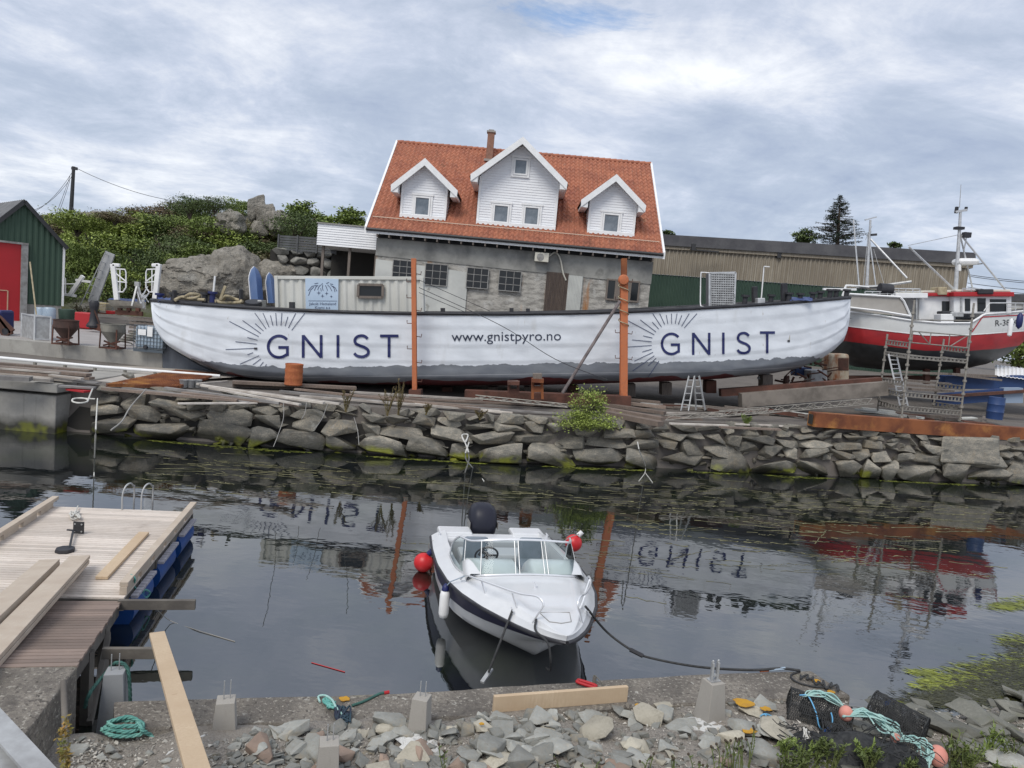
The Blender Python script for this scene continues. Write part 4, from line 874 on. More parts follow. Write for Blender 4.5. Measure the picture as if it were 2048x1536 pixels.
# ---- slip posts and props
def hbeam(mb, a, b, w_, dep): mb.beam(a+Vector((0, -dep/2, 0)), b+Vector((0, -dep/2, 0)), w_, .025, (0, 1, 0)); mb.beam(a+Vector((0, dep/2, 0)), b+Vector((0, dep/2, 0)), w_, .025, (0, 1, 0)); mb.beam(a, b, .03, dep, (0, 1, 0)); return mb
for k, (xt, yt, xb, yb, D, wd, hooks, lab) in enumerate([(827.5, 517, 829.5, 783, 25.75, .16, [(545, 1), (562, -1), (594, -1), (618, 1), (645, -1), (670, 1), (696, -1), (722, 1), (760, 1)], 'left slender orange steel post with hooks standing before the white boat'), (1248, 517, 1247, 795, 26.5, .26, [(560, 1), (598, -1), (664, 1), (664, -1), (715, 1), (715, -1)], 'right thicker orange steel post wrapped in rope with a rusty top')]):
    t_ = thing('steel_post', lab, 'post', P(xb, yb, D), group='orange posts holding the boat on the slip')
    a, b = P(xb, yb, D), P(xt, yt, D); m1 = lerp(a, b, .82)
    hbeam(MB(), a, b if k == 0 else lerp(a, b, .84), wd, wd).build('column', 'orange', t_)
    hbeam(MB(), lerp(a, b, .80), b, wd*.72, wd*.9).build('column_top', 'rust' if k else 'orange', t_)
    if k: MB().lathe(P(1247, 560, D-.2), [(.05, -.12), (.16, -.1), (.2, 0), (.16, .1), (.05, .12)], 14, (0, 1, 0)).build('pulley', 'orange', t_, smooth=50)
    for y, s_ in hooks:
        x = xb+(xt-xb)*(yb-y)/(yb-yt); c = P(x, y, D-.05); w2 = wd/2
        MB().tube([c+Vector((s_*w2, 0, -.04)), c+Vector((s_*(w2+.17), 0, -.05)), c+Vector((s_*(w2+.18), 0, .06))], .016, 5).build('hook', 'rustdark', t_)
    qb(MB(), xb-12, yb-3, xb+12, yb+16, D-.2, .5).build('foot', 'rustdark', t_)
r_ = MB(); c = []
for i in range(90): 
    tt = i/89; y = lerp(560, 655, tt); an = tt*26; c.append(P(1247+10*math.cos(an), y, 26.5)+Vector((0, .2*math.sin(an)-.02, 0)))
r_.tube(c, .02, 5).build('rope', 'cord', smooth=80, label='rope wound round the thick orange post', cat='rope')
MB().tube([P(1125, 786, 25.9), P(1240, 602, 26.3)], .06, 8).build('prop_pole', mat('greywood', (.20, .17, .165), (.12, .10, .10), 4, .8), label='weathered grey prop leaning against the thick orange post', cat='pole')
MB().tube(cr([P(838, 575, 26.6), P(1000, 650, 25.6), P(1110, 718, 25.2), P(1215, 760, 25.0)], 6), .012, 4).build('stay_wire', 'black', label='thin dark wire sagging across the boat side by the web address', cat='wire')
for i, (a, b) in enumerate([((838, 560), (980, 622)), ((838, 585), (930, 624))]): MB().tube([P(*a, 27), P(*b, 27.5)], .010, 4).build('wire', 'black', label=['upper thin wire from the left orange post down to the deck', 'lower thin wire from the left orange post down to the deck'][i], cat='wire')
# slip cradle and rubbish under the boat
mat('concbeam', (.22, .195, .17), (.13, .115, .10), 1.5, .9, .3, 30, wpos=True)
def beampx(nm, m_, a, Da, b, Db, w_, h_, lab, cat, grp=None, bev=.0): MB().beam(P(*a, Da), P(*b, Db), w_, h_).build(nm, m_, bevel=bev, label=lab, cat=cat, group=grp)
beampx('cradle_beam', 'rustdark', (930, 790), 26.4, (1260, 802), 26.4, .5, .38, 'dark red cradle beam on the ground beneath the middle of the white boat', 'beam')
beampx('slip_rail', 'concbeam', (1480, 800), 29.0, (1770, 776), 29.2, .5, .55, 'concrete slip rail edge under a rusty beam right of the ladder', 'rail')
beampx('steel_beam', 'rustdark', (1440, 785), 29.3, (1760, 762), 29.5, .35, .3, 'long dark rusty beam lying on the concrete slip rail behind the ladder', 'beam')
r = random.Random(3)
for i in range(11):
    x = 620+i*90+r.uniform(-15, 15); yb_ = pl(KEEL, x); D = dax(x)-1.0
    qb(MB(), x-9, yb_-3, x+11, yb_+22, D, .6).build('keel_block', 'wood_old' if i % 3 else 'rustdark', label='weathered timber block wedged under the hull of the white boat', cat='block', group='blocks under the white boat')
for i, (x, y, m_) in enumerate([(1027, 765, 'rustdark'), (1075, 760, 'rust')]):
    t_ = thing('trestle', ['dark rusty steel trestle on the quay below the web address', 'rusty trestle topped by a timber block right of its darker twin'][i], 'trestle', P(x, y+38, 25)); b_ = MB()
    for sx in (-9, 9):
        for dy in (0, .5): b_.beam(P(x+sx, y+2, 25)+Vector((0, dy, 0)), P(x+sx*1.1, y+38, 25)+Vector((0, dy, 0)), .09, .09)
    b_.beam(P(x-11, y+18, 25), P(x+11, y+18, 25), .08, .2).beam(P(x-12, y, 25), P(x+12, y+1, 25), .5, .12); b_.build('frame', m_, t_)
    qb(MB(), x-9, y-10*i-2, x+9, y+2, 24.9, .5).build('top_block', 'wood_old', t_)
# ---- step ladder
t_ = thing('step_ladder', 'aluminium folding ladder standing open before the right end of the boat', 'ladder', P(1386, 822, 26.3))
for (xa, ya, xb, yb, D, w_) in ((1386, 752, 1372, 822, 26.0, 14), (1386, 752, 1399, 820, 26.9, 14)):
    b_ = MB(); n_ = 5
    tl, tr_ = P(xa-6, ya, D+.3), P(xa+6 if xb < xa else xa+8, ya, D+.3)
    L0, L1 = P(xb-8, yb, D), P(xb+6, yb, D)
    if xb > xa: L0, L1 = P(1392, yb, D), P(1410, yb, D); tl, tr_ = P(1389, ya, D-.3), P(1398, ya, D-.3)
    else: L0, L1 = P(1362, yb, D), P(1377, yb, D); tl, tr_ = P(1378, ya, D+.3), P(1389, ya, D+.3)
    b_.beam(tl, L0, .035, .07).beam(tr_, L1, .035, .07)
    for i in range(5): t = (i+.6)/5.2; b_.beam(lerp(tl, L0, t), lerp(tr_, L1, t), .04, .03)
    b_.build('ladder_section', 'galv', t_)
# ---- red and white fishing boat
fbT = thing('fishing_boat', 'red and white fishing boat with wheelhouse and masts propped up behind the scaffold', 'boat', P(1850, 740, 36))
FG = [(1688, 622), (1700, 624), (1760, 631), (1815, 640), (1880, 646), (1940, 646), (1960, 634), (1968, 628), (2000, 626), (2048, 622), (2082, 614)]
FK = [(1688, 640), (1690, 700), (1700, 718), (1740, 738), (1800, 745), (1900, 747), (1960, 742), (1990, 733), (2020, 714), (2045, 690), (2062, 665), (2075, 640), (2082, 616)]
FB = [(1688, 1.6), (1720, 2.1), (1800, 2.5), (1900, 2.5), (1980, 2.1), (2040, 1.2), (2070, .5), (2082, .05)]
FL1 = [(1688, 652), (1760, 661), (1850, 671), (1910, 672), (1960, 669), (2048, 662), (2090, 656)]; FL2 = [(1688, 682), (1760, 692), (1850, 701), (1940, 702), (2000, 697), (2050, 690), (2090, 690)]
paintmat('fishpaint', [((.62, .63, .62), (.55, .56, .55), (.40, .39, .37)), ((.36, .018, .022), (.27, .015, .02)), ((.022, .024, .025), (.04, .042, .045))], bump=.25, wob=.9, ns=3)
_, FHB, fgl, fgr = loft(FG, FK, FB, lambda x: 36.2, 1.5, 4, [FL1, FL2], 'hull', 'fishpaint', fbT, nst=90, nsec=22, ridge=.015, deck=[(1688, -.3), (2090, -.3)], deckmat='deckgrey')
mat('redtrim', (.38, .015, .02), None, rough=.5); mat('greybulw', (.33, .31, .28), (.40, .38, .35), .8, .6)
MB().tube([p+Vector((0, -.02, .0)) for p in fgl], .05, 6).build('rubbing_strake', 'white', fbT)
mb = MB(); stamp(mb, stroke([(1944, 664), (1965, 634), (2085, 628)], 2.2), FHB, .03, 34); mb.build('red_stripe', 'redtrim', fbT)
mb = MB(); stamp(mb, stroke([(1690, 651.5), (1760, 660), (1850, 670), (1910, 671), (1960, 668), (2070, 660)], 2), FHB, .03, 34); mb.build('white_boot_line', 'white', fbT)
mb = MB(); stamp(mb, text_px('R-38-K', 1991, 2036, lambda x: 652-(x-1991)*.05, 17), FHB, .03, 34); mb.build('registration', 'black', fbT)
def fb(nm, m_, x0, y0, x1, y1, D, dep, bev=.0, par=None, **k): return qb(MB(), x0, y0, x1, y1, D, dep, **k).build(nm, m_, par or fbT, bevel=bev)
# raised grey after bulwark
a = MB(); f_ = [(1699, 588), (1800, 594), (1808, 603), (1822, 634), (1700, 622)]
a.prism([P(x, y, 33.9) for x, y in f_], (0, .08, 0)).build('after_bulwark', 'greybulw', fbT); MB().prism([P(x, y, 38.5) for x, y in f_], (0, .08, 0)).build('after_bulwark', 'greybulw', fbT)
a = MB()
for p, q_ in zip(f_[:4], f_[1:4]): a.tube([P(*p, 33.85), P(*q_, 33.85)], .05, 5)
a.tube([P(1700, 615, 33.85), P(1760, 622, 33.7), P(1820, 632, 33.7)], .05, 5).build('bulwark_rail', 'white', fbT)
fb('deckhouse', 'white', 1838, 592, 1912, 640, 34.9, 2.6, .05)
fb('shelter_roof', 'white', 1782, 586, 1856, 596, 34.4, 3.2, .02)
fb('shelter_post', 'galv', 1832, 596, 1835, 640, 34.5, .1)
fb('wheelhouse', 'white', 1908, 590, 2024, 628, 34.5, 2.9, .06)
a = MB(); qb(a, 1851, 586, 1930, 592.5, 34.7, 3.0); qb(a, 1908, 584, 2029, 593, 34.3, 3.3); a.build('red_roof_band', 'redtrim', fbT, bevel=.03)
a = MB(); qb(a, 1912, 579, 2022, 584, 34.5, 2.9); qb(a, 1842, 581, 1905, 586, 34.9, 2.4); a.build('roof', 'acwhite', fbT, bevel=.04)
def pane(x0, y0, x1, y1, D, par=None):
    o = fb('window', 'gutter', x0-.6, y0-.6, x1+.6, y1+.6, D-.03, .05, .0, par); qb(MB(), x0, y0, x1, y1, D-.045, .02).build('pane', 'darkglass', o)
for q_ in ((1885, 603, 1899, 622, 34.9), (1931, 598, 1940, 621, 34.5), (1956, 597, 1971, 622, 34.5), (1981, 599, 2012, 622, 34.5)): pane(*q_)
a = MB(); qb(a, 1921, 596, 1925, 628, 34.46, .03); a.build('door_edge', 'galv', fbT)
# masts and rigging
def mast(nm, pts, D, r0_, m_='galv', n=8): return MB().tube([P(x, y, D) for x, y in pts], [lerp(r0_, r0_*.6, i/max(1, len(pts)-1)) for i in range(len(pts))], n).build(nm, m_, fbT, smooth=60)
fm_ = mast('foremast', [(1911, 585), (1915, 520), (1919, 460), (1921, 420)], 35.5, .10, 'alu'); am = mast('aftermast', [(1733, 577), (1737, 505), (1741, 440)], 36.2, .085, 'alu')
mast('whip_aerial', [(1919, 415), (1922, 369)], 35.5, .02)
MB().beam(P(1910, 424, 35.5), P(1933, 420, 35.5), .15, .10).build('crosstree', 'alu', fm_); MB().beam(P(1730, 440, 36.2), P(1753, 434, 36.2), .08, .06).build('crosstree', 'alu', am)
MB().box(P(1913, 420, 35.5), (.12, .12, .3)).box(P(1932, 418, 35.5), (.1, .1, .2)).build('mast_light', 'black', fm_); MB().beam(P(1910, 456, 35.5), P(1926, 457, 35.5), .3, .12).box(P(1933, 470, 35.4), (.33, .25, .24)).build('lantern', 'black', fm_)
MB().beam(P(1740, 470, 36.2), P(1754, 469, 36.1), .1, .1).build('mast_light', 'black', am)
fb('radome', 'white', 1920, 516, 1962, 529, 35.3, .8, .15); fb('radome_bracket', 'galv', 1915, 526, 1965, 528.5, 35.4, .3)
fb('radar_box', 'white', 1917, 528, 1923, 542, 35.4, .2, .03)
st = MB()
for i, (a, b, r0_, D1, D2) in enumerate([((1920, 468), (2015, 585), .045, 35.5, 35.2), ((1921, 472), (1945, 576), .04, 35.5, 36), ((1933, 474), (1928, 500), .03, 35.4, 35.5), ((1818, 494), (1907, 578), .05, 35, 35.4), ((1741, 478), (1814, 556), .045, 36.2, 35), ((1707, 440), (1718, 572), .035, 36, 35.6), ((1738, 470), (1752, 575), .03, 36.2, 35.8), ((1747, 498), (1768, 568), .012, 36.2, 35.6), ((1736, 470), (1726, 575), .015, 36.2, 36), ((1731, 480), (1744, 452), .012, 36, 36), ((1915, 470), (1816, 491), .014, 35.5, 35)]):
    MB().tube([P(*a, D1), P(*b, D2)], r0_, 5).build('stay', 'alu' if r0_ > .02 else 'galv', fbT)
MB().tube([P(1712, 575, 35.5), P(1755, 573, 35.2), P(1823, 563, 34.8)], [.1, .09, .06], 6).build('boom', 'galv', fbT, smooth=60)
MB().tube(cr([P(1685, 592, 35), P(1691, 574, 35), P(1696, 571, 35), P(1725, 573, 35.2), P(1755, 577, 35.4)], 5), .05, 6).build('gantry_pipe', 'white', fbT, smooth=60)
MB().beam(P(1646, 578, 35), P(1712, 579, 35), .12, .1).build('side_boom', 'white', fbT)
MB().tube([P(1759, 578, 34.6), P(1783, 580, 34.6)], .28, 12).build('net_drum', 'black', fbT, smooth=50)
rl = MB()
for (x0, x1, y, D, hh) in ((1783, 1840, 577, 34.6, 10), (2014, 2082, 606, 34.4, 16), (1925, 1960, 577, 34.4, 6), (1730, 1790, 583, 34.4, 8)):
    rl.tube([P(x0, y, D), P(x1, y+1, D)], .025, 4); rl.tube([P(x0, y+hh*.5, D), P(x1, y+1+hh*.5, D)], .02, 4); n_ = max(2, int((x1-x0)/14))
    for i in range(n_+1): x = lerp(x0, x1, i/n_); rl.tube([P(x, y, D), P(x, y+hh, D)], .025, 4)
rl.tube([P(1968, 622, 34), P(1980, 606, 34), P(2020, 606, 34)], .03, 4).build('railing', 'alu', fbT)
fb('winch', 'black', 1885, 622, 1905, 632, 33.9, .5, .05); fb('hauler', 'galv', 1903, 624, 1928, 634, 33.8, .4, .04); fb('cabin_locker', 'white', 1882, 628, 1908, 645, 33.8, .6, .03)
fb('roof_gear', 'cord', 1877, 574, 1895, 590, 34.6, .7, .04); fb('roof_gear', 'black', 1957, 578, 1988, 588, 34.2, .3, .04)
MB().lathe(P(2021, 655, 33.3), [(.0, -.42), (.09, -.36), (.1, 0), (.1, .3), (.03, .42)], 12).build('fender', 'white', smooth=50, label='white fender hanging on the fishing boat bow over its registration', cat='fender')
MB().lathe(P(2039, 642, 33.3), [(.0, -.38), (.12, -.25), (.14, 0), (.12, .25), (.03, .38)], 12).build('fender', 'navy', smooth=50, label='dark blue fender hanging on the fishing boat bow beside the white one', cat='fender')
# props under it
for x in (1851, 1912): fb('cradle_leg', 'rustdark', x, 700, x+9, 768, 35.0, .25)
fb('keel_skid', 'rustdark', 1700, 752, 2000, 760, 35.6, .4)
# ---- scaffold tower
mat('scaf', (.32, .30, .265), (.22, .205, .18), 6, .6, metal=.3)
sT = thing('scaffold_tower', 'pale aluminium scaffold tower with perforated rails and an inner ladder at the right', 'scaffold', P(1850, 838, 29))
UP = {'A': ((1775, 668), (1755, 822), 29.8), 'B': ((1829, 600), (1803, 836), 28.2), 'C': ((1888, 678), (1867, 812), 31.0), 'D': ((1948, 606), (1920, 840), 29.2)}
def su(k, y): a, b, D = UP[k]; t = (y-a[1])/(b[1]-a[1]); return P(a[0]+(b[0]-a[0])*t, y, D)
for k in UP:
    a, b, D = UP[k]; u = MB().tube([P(*a, D), P(*b, D)], .04, 7).build('upright', 'scaf', sT, smooth=60); c = MB(); n_ = int((b[1]-a[1])/26)
    for i in range(1, n_+1): p = su(k, a[1]+i*26); c.lathe(p, [(.03, -.05), (.075, -.04), (.075, .04), (.03, .05)], 8)
    c.build('collars', 'scaf', u)
def perf(p, q, h=.17, nh=8, nm='perforated_rail'):
    c = MB(); u = Vector((0, 0, h/2)); c.beam(p+u, q+u, .04, .04).beam(p-u, q-u, .04, .04)
    for i in range(nh+1): t = i/nh; m_ = lerp(p, q, t); w_ = (q-p)/nh*.22; c.hexa([m_-w_-u*.98, m_+w_-u*.98, m_+w_-u*.98+Vector((0, .03, 0)), m_-w_-u*.98+Vector((0, .03, 0))], [m_-w_+u*.98, m_+w_+u*.98, m_+w_+u*.98+Vector((0, .03, 0)), m_-w_+u*.98+Vector((0, .03, 0))])
    return c.build(nm, 'scaf', sT)
for a, ya, b, yb, n_ in (('A', 684, 'B', 690, 8), ('C', 696, 'D', 702, 8), ('A', 760, 'B', 768, 8), ('C', 770, 'D', 776, 7), ('A', 780, 'B', 790, 8), ('B', 788, 'D', 799, 16), ('A', 806, 'B', 818, 8), ('B', 816, 'D', 826, 16), ('C', 808, 'D', 816, 6)): perf(su(a, ya), su(b, yb), nh=n_)
for a, ya, b, yb in (('A', 706, 'B', 714), ('B', 714, 'D', 722), ('A', 706, 'C', 720), ('C', 716, 'D', 724)): perf(su(a, ya), su(b, yb), .12, 14, 'deck_edge')
gr_ = MB(); a, b = su('B', 662), su('D', 672); a2, b2 = su('B', 685), su('D', 696)
gr_.tube([a, b], .025, 5).tube([a2, b2], .025, 5)
for t in (.03, .33, .65, .97): gr_.tube([lerp(a, b, t), lerp(a2, b2, t)], .02, 5)
gr_.tube([lerp(a, b, .12), lerp(a2, b2, .33)], .02, 5).tube([lerp(a, b, .95), lerp(a2, b2, .68)], .02, 5).build('guard_frame', 'scaf', sT)
MB().tube([su('B', 640), su('D', 641)], .022, 5).build('guard_rail', 'scaf', sT)
ld = MB(); a0, a1 = P(1777, 708, 29.2), P(1793, 709, 29.2); b0, b1 = P(1801, 815, 28.9), P(1816, 812, 28.9); ld.beam(a0, b0, .03, .06).beam(a1, b1, .03, .06)
for i in range(12): t = (i+.3)/12; ld.beam(lerp(a0, b0, t), lerp(a1, b1, t), .03, .03)
ld.build('inner_ladder', 'alu', sT)
# ---- steel and timber lying about at the right
mat('bluesteel', (.016, .045, .14), (.022, .055, .16), 1.2, .5, spots=[((.10, .05, .03), 1.5, .66, .78)], wpos=True); mat('ltblue', (.25, .32, .42), None, rough=.5)
beampx('steel_girder', 'rust', (1623, 838), 25.5, (2100, 872), 28.0, .42, .50, 'long orange rusty box girder lying along the right end of the stone wall', 'girder')
a = P(1623, 838, 25.5); MB().box(a+Vector((-.03, 0, 0)), (.04, .30, .34)).build('girder_end_cap', 'core', list(o for o in COL.objects if o.name == 'steel_girder')[0])
beampx('steel_beam', 'bluesteel', (1868, 800), 31.5, (2010, 788), 31.5, .3, .5, 'deep blue steel beam behind the scaffold tower near the pale blue plate', 'beam')
beampx('steel_beam', 'rustdark', (1850, 794), 31.4, (2100, 778), 31.4, .5, .12, 'flat rusty beam lying on top of the deep blue steel beam', 'beam')
qb(MB(), 2008, 776, 2046, 806, 31.3, .3).build('steel_plate', 'ltblue', label='pale blue steel plate at the end of the deep blue beam', cat='plate')
qb(MB(), 1890, 752, 2060, 778, 33.2, .6).build('steel_beam', 'bluesteel', label='upper blue beam under the white corrugated sheets at the right edge', cat='beam')
t = thing('oil_drum', 'blue steel drum standing on the quay at the right edge', 'drum', P(1988, 838, 29)); c = P(1988, 838, 28.9); MB().lathe(c, [(.0, 0), (.29, 0), (.3, .28), (.31, .3), (.3, .32), (.3, .58), (.31, .6), (.3, .62), (.29, .88), (.27, .87), (.0, .86)], 20).build('body', 'bluesteel', t, smooth=40)
for i, (x0, y0, x1, y1, D, lab) in enumerate([(1770, 757, 1900, 768, 31.5, 'upper grey plank in the timber pile behind the scaffold'), (1760, 766, 1880, 775, 31.2, 'middle grey plank in the timber pile behind the scaffold'), (1800, 744, 1990, 752, 33, 'long dark plank just under the fishing boat keel'), (1900, 748, 2000, 760, 32.5, 'brown timber laid under the fishing boat bow'), (1690, 770, 1790, 773, 31, 'weathered plank lying left of the scaffold'), (1820, 778, 1905, 782, 30.9, 'lowest board of the pile inside the scaffold')]):
    beampx('plank', 'wood_old', (x0, y0), D, (x1, y1), D, .3, .09, lab, 'plank', 'timbers behind the scaffold')
sh_ = MB(); sh_.grid([[P(lerp(1990, 2150, i/40), lerp(y_, y_+20, i/40), D)+Vector((0, 0, .04*(i % 2))) for i in range(41)] for y_, D in ((752, 33), (730, 36.5))]); sh_.build('corrugated_sheets', 'white', label='white corrugated sheets at the right edge below the fishing boat bow', cat='roof sheets')
t = thing('winch_cabin', 'rusty cream machine cabin standing in the gap below the boat stern', 'cabin', P(1692, 762, 33)); mat('rustcream', (.48, .42, .32), (.36, .30, .22), 2, .8, spots=[((.26, .09, .03), 1.8, .5, .62, (1, 1, .4))], wpos=True)
qb(MB(), 1658, 708, 1700, 764, 33, .9).build('body', 'rustcream', t, bevel=.12); qb(MB(), 1677, 716, 1698, 741, 32.97, .1).build('opening', 'rustdark', t, bevel=.03)
t = thing('machine', 'tangled rusty winch machinery under the right end of the white boat', 'machine', P(1600, 770, 31)); r = random.Random(8); a = MB()
for i in range(34): p = P(r.uniform(1570, 1655), r.uniform(728, 768), r.uniform(31.2, 32.5)); q_ = p+Vector((r.uniform(-.8, .8), r.uniform(-.3, .3), r.uniform(-.35, .35))); a.tube([p, q_], r.uniform(.02, .06), 5)
a.lathe(P(1572, 762, 31.2), [(.06, -.08), (.22, -.08), (.25, 0), (.22, .08), (.06, .08)], 14, (1, -.6, 0)); a.build('framework', 'rustdark', t)
qb(MB(), 1622, 741, 1655, 770, 31.6, .8).build('gear_housing', 'galv', t, bevel=.04); qb(MB(), 1590, 735, 1625, 752, 32.4, .6).build('motor', 'bluesteel', t, bevel=.06)
a = MB()
for i in range(2):
    o_ = i*9; a.beam(P(1515+o_, 757, 30.4), P(1545+o_, 733, 30.6), .05, .08)
for i in range(6): a.beam(P(1515+i*5.4, 757-i*4.4, 30.4), P(1525+i*5.4, 758-i*4.4, 30.4), .04, .05)
a.build('ladder', 'alu', label='short aluminium ladder thrown down under the right end of the boat', cat='ladder')
# lattice mast sections lying on the quay edge
for i, (x0, y0, D0, x1, y1, D1, h_, lab) in enumerate([(1440, 834, 25.4, 1748, 808, 27.6, .42, 'long white lattice girder lying flat on the quay in front of the slip'), (1330, 840, 25.0, 1540, 826, 25.8, .3, 'shorter white lattice girder lying left of the long one'), (950, 797, 24.0, 1135, 815, 24.2, .22, 'pale perforated steel rail lying left of the green bush')]):
    t = thing('lattice_girder', lab, 'girder', P(x0, y0, D0)); a = MB(); p, q_ = P(x0, y0, D0), P(x1, y1, D1); o1 = Vector((0, h_, 0)); o2 = Vector((0, h_/2, h_*.45))
    for o_ in (Vector(), o1, o2): a.tube([p+o_, q_+o_], .02, 5)
    a.build('chords', 'scaf', t); a = MB(); n_ = int((q_-p).length/.35)
    for k in range(n_):
        s, e = lerp(p, q_, k/n_), lerp(p, q_, (k+1)/n_)
        for A_, B_ in ((Vector(), o1), (o1, o2), (o2, Vector())): a.tube([s+(A_ if k % 2 else B_), e+(B_ if k % 2 else A_)], .012, 4)
    a.build('lacing', 'scaf', t)
r = random.Random(44); spots_ = [('under the right half of the white boat', 1180, 1560, 775, 800, 27.8, 29), ('between the ladder and the scaffold', 1450, 1760, 790, 812, 27.2, 28.5), ('beneath the scaffold tower', 1760, 1990, 792, 830, 28.2, 31)]
for i in range(34):
    nm_, xa, xb, ya, yb_, Da, Db = spots_[i % 3]; x = r.uniform(xa, xb); D = r.uniform(Da, Db); g = P(x, 700, D); p = Vector((g.x, D, G(g.x, D)+.06)); an = r.gauss(.1, .5); l_ = r.uniform(.3, 1.3); d = Vector((math.cos(an), math.sin(an), 0))*l_; k_ = r.choice(['wood_old', 'rustdark', 'plasterw', 'concbeam', 'wood_old'])
    MB().beam(p-d+Vector((0, 0, r.uniform(0, .12))), p+d+Vector((0, 0, r.uniform(0, .12))), r.uniform(.08, .3), r.uniform(.05, .16)).build('scrap_timber', k_, label='%s scrap piece lying %s' % ({'wood_old': 'weathered wooden', 'rustdark': 'dark rusty', 'plasterw': 'pale', 'concbeam': 'brownish'}[k_], nm_), cat='timber', group='scrap timbers on the slip')
# ================================================================ left yard
def on(px, py, z=YZ): return PZ(px, py, z)
t = thing('metal_crate', 'large pale grey metal crate on the yard edge before the green shed', 'crate', on(70, 680))
c = on(69, 680); dL = on(43, 675)-c; dR = on(101, 678)-c; H_ = 1.02; dL = dL*1.0
dL = Vector((-.46, .9, 0)).normalized()*1.0; dR = Vector((.62, .18, 0)).normalized()*.68
dL = (P(43, 676, 29.4)-c); dL.z = 0; dR = P(101, 678, 28.75)-c; dR.z = 0; H_ = (680-631)/1450*c.y*.98; up = Vector((0, 0, H_))
MB().hexa([c, c+dR, c+dR+dL, c+dL], [c+up, c+dR+up, c+dR+dL+up, c+dL+up]).build('body', 'galv', t, bevel=.02)
a = MB()
for p in (c, c+dR, c+dL): a.beam(p, p+up*1.01, .06, .06)
a.beam(c+up, c+dR+up, .06, .05).beam(c+up, c+dL+up, .06, .05).beam(c+up*.04, c+dR+up*.04, .06, .05).build('frame', 'alu', t)
mat('hopbrown', (.085, .045, .035), (.05, .03, .025), 2, .8, .2, 20, wpos=True); mat('hopgrey', (.23, .22, .19), (.13, .125, .11), 2, .85, .2, 20, wpos=True, stretch=(1, 1, .5))
def hopper(cx_, y, m_, lab):
    b = on(cx_, y); t = thing('concrete_hopper', lab, 'hopper', b, 'concrete hoppers on the yard edge'); D = b.y; s_ = D/1450
    R_ = 22.5*s_; zt_ = 48*s_; zc = 34*s_
    MB().lathe(b, [(.12, .1), (.14, .24), (R_, zc), (R_, zt_), (R_*1.04, zt_), (R_*1.04, zt_+.03), (R_*.96, zt_+.03), (R_*.95, zc), (.1, .26)], 22, cap=False).build('bowl', m_, t, smooth=35)
    a = MB()
    for k in range(4):
        an = math.pi/4+k*math.pi/2; d = Vector((math.cos(an), math.sin(an), 0)); a.beam(b+d*R_*1.05, b+d*R_*.99+Vector((0, 0, zc+.1)), .04, .04)
    for k in range(4):
        an = math.pi/4+k*math.pi/2; d = Vector((math.cos(an), math.sin(an), 0)); e = Vector((math.cos(an+math.pi/2), math.sin(an+math.pi/2), 0)); a.beam(b+d*R_*1.05+Vector((0, 0, .03)), b+e*R_*1.05+Vector((0, 0, .03)), .05, .05)
    a.beam(b+Vector((-.3, -.1, .1)), b+Vector((.35, -.15, .3)), .06, .06).beam(b+Vector((.3, -.1, .08)), b+Vector((-.25, -.15, .28)), .06, .06).build('stand', 'rustdark' if 'brown' in lab else 'hopgrey', t)
hopper(131, 689, 'hopbrown', 'dark brown steel concrete hopper left of its grey twin'); hopper(225, 697, 'hopgrey', 'cement grey concrete hopper between the brown one and the caged tank')
# caged tanks
mat('tankblue', (.30, .38, .46), (.38, .45, .52), 2, .35); mat('tankyel', (.60, .47, .20), None, rough=.5); mat('cage', (.09, .11, .13), None, rough=.5, metal=.3)
def ibc(p, W_, Dp, Hh, m_, lab, lbl=True, cm='cage'):
    t = thing('caged_tank', lab, 'tank', p); MB().box(p+Vector((0, Dp/2, .14+Hh/2)), (W_-.06, Dp-.06, Hh-.04)).build('tank', m_, t, bevel=.07); a = MB()
    for i in range(10):
        x = lerp(-W_/2, W_/2, i/9); a.tube([p+Vector((x, 0, .1)), p+Vector((x, 0, Hh+.16))], .011, 4); a.tube([p+Vector((W_/2, Dp*i/9, .1)), p+Vector((W_/2, Dp*i/9, Hh+.16))], .011, 4)
    for i in range(7):
        z = lerp(.14, Hh+.14, i/6); a.tube([p+Vector((-W_/2, Dp, z)), p+Vector((-W_/2, 0, z)), p+Vector((W_/2, 0, z)), p+Vector((W_/2, Dp, z))], .011, 4)
    a.build('cage', cm, t)
    b = MB(); [b.box(p+Vector((0, y, .06)), (W_, .12, .1)) for y in (.05, Dp/2, Dp-.05)]; b.build('pallet', 'rustdark' if cm == 'galv' else 'cage', t)
    if lbl: MB().box(p+Vector((-W_*.22, -.02, .75)), (.3, .01, .22)).build('paper_label', 'white', t); MB().box(p+Vector((.05, -.02, .80)), (.2, .01, .38)).build('paper_label', 'white', t)
    MB().lathe(p+Vector((-.1, .0, .2)), [(.0, -.1), (.07, -.1), (.07, .06), (0, .06)], 10, (0, -1, 0)).build('valve', 'black', t)
ibc(on(296, 705), 1.12, 1.0, .86, 'tankblue', 'pale blue liquid tank in a wire cage under the tip of the white boat')
ibc(P(200, 628, 46), .72, .8, .6, 'tankyel', 'yellow liquid tank in a wire cage far back by the hill foot', False, 'galv')
p = P(161, 657, 36); MB().box(p+Vector((0, .4, .4)), (.78, .6, .8)).build('bin', 'redtrim', bevel=.05, label='dark red metal bin standing behind the brown hopper', cat='bin')
t = thing('old_engine', 'black rusty engine standing upright behind the two hoppers', 'engine', P(187, 655, 35)); a = MB(); p = P(187, 655, 35)
a.lathe(p+Vector((0, 0, .0)), [(.3, 0), (.32, .1), (.2, .3), (.14, .8), (.2, .95), (.22, 1.2), (.15, 1.3), (0, 1.3)], 12).build('casing', 'black', t, smooth=40)
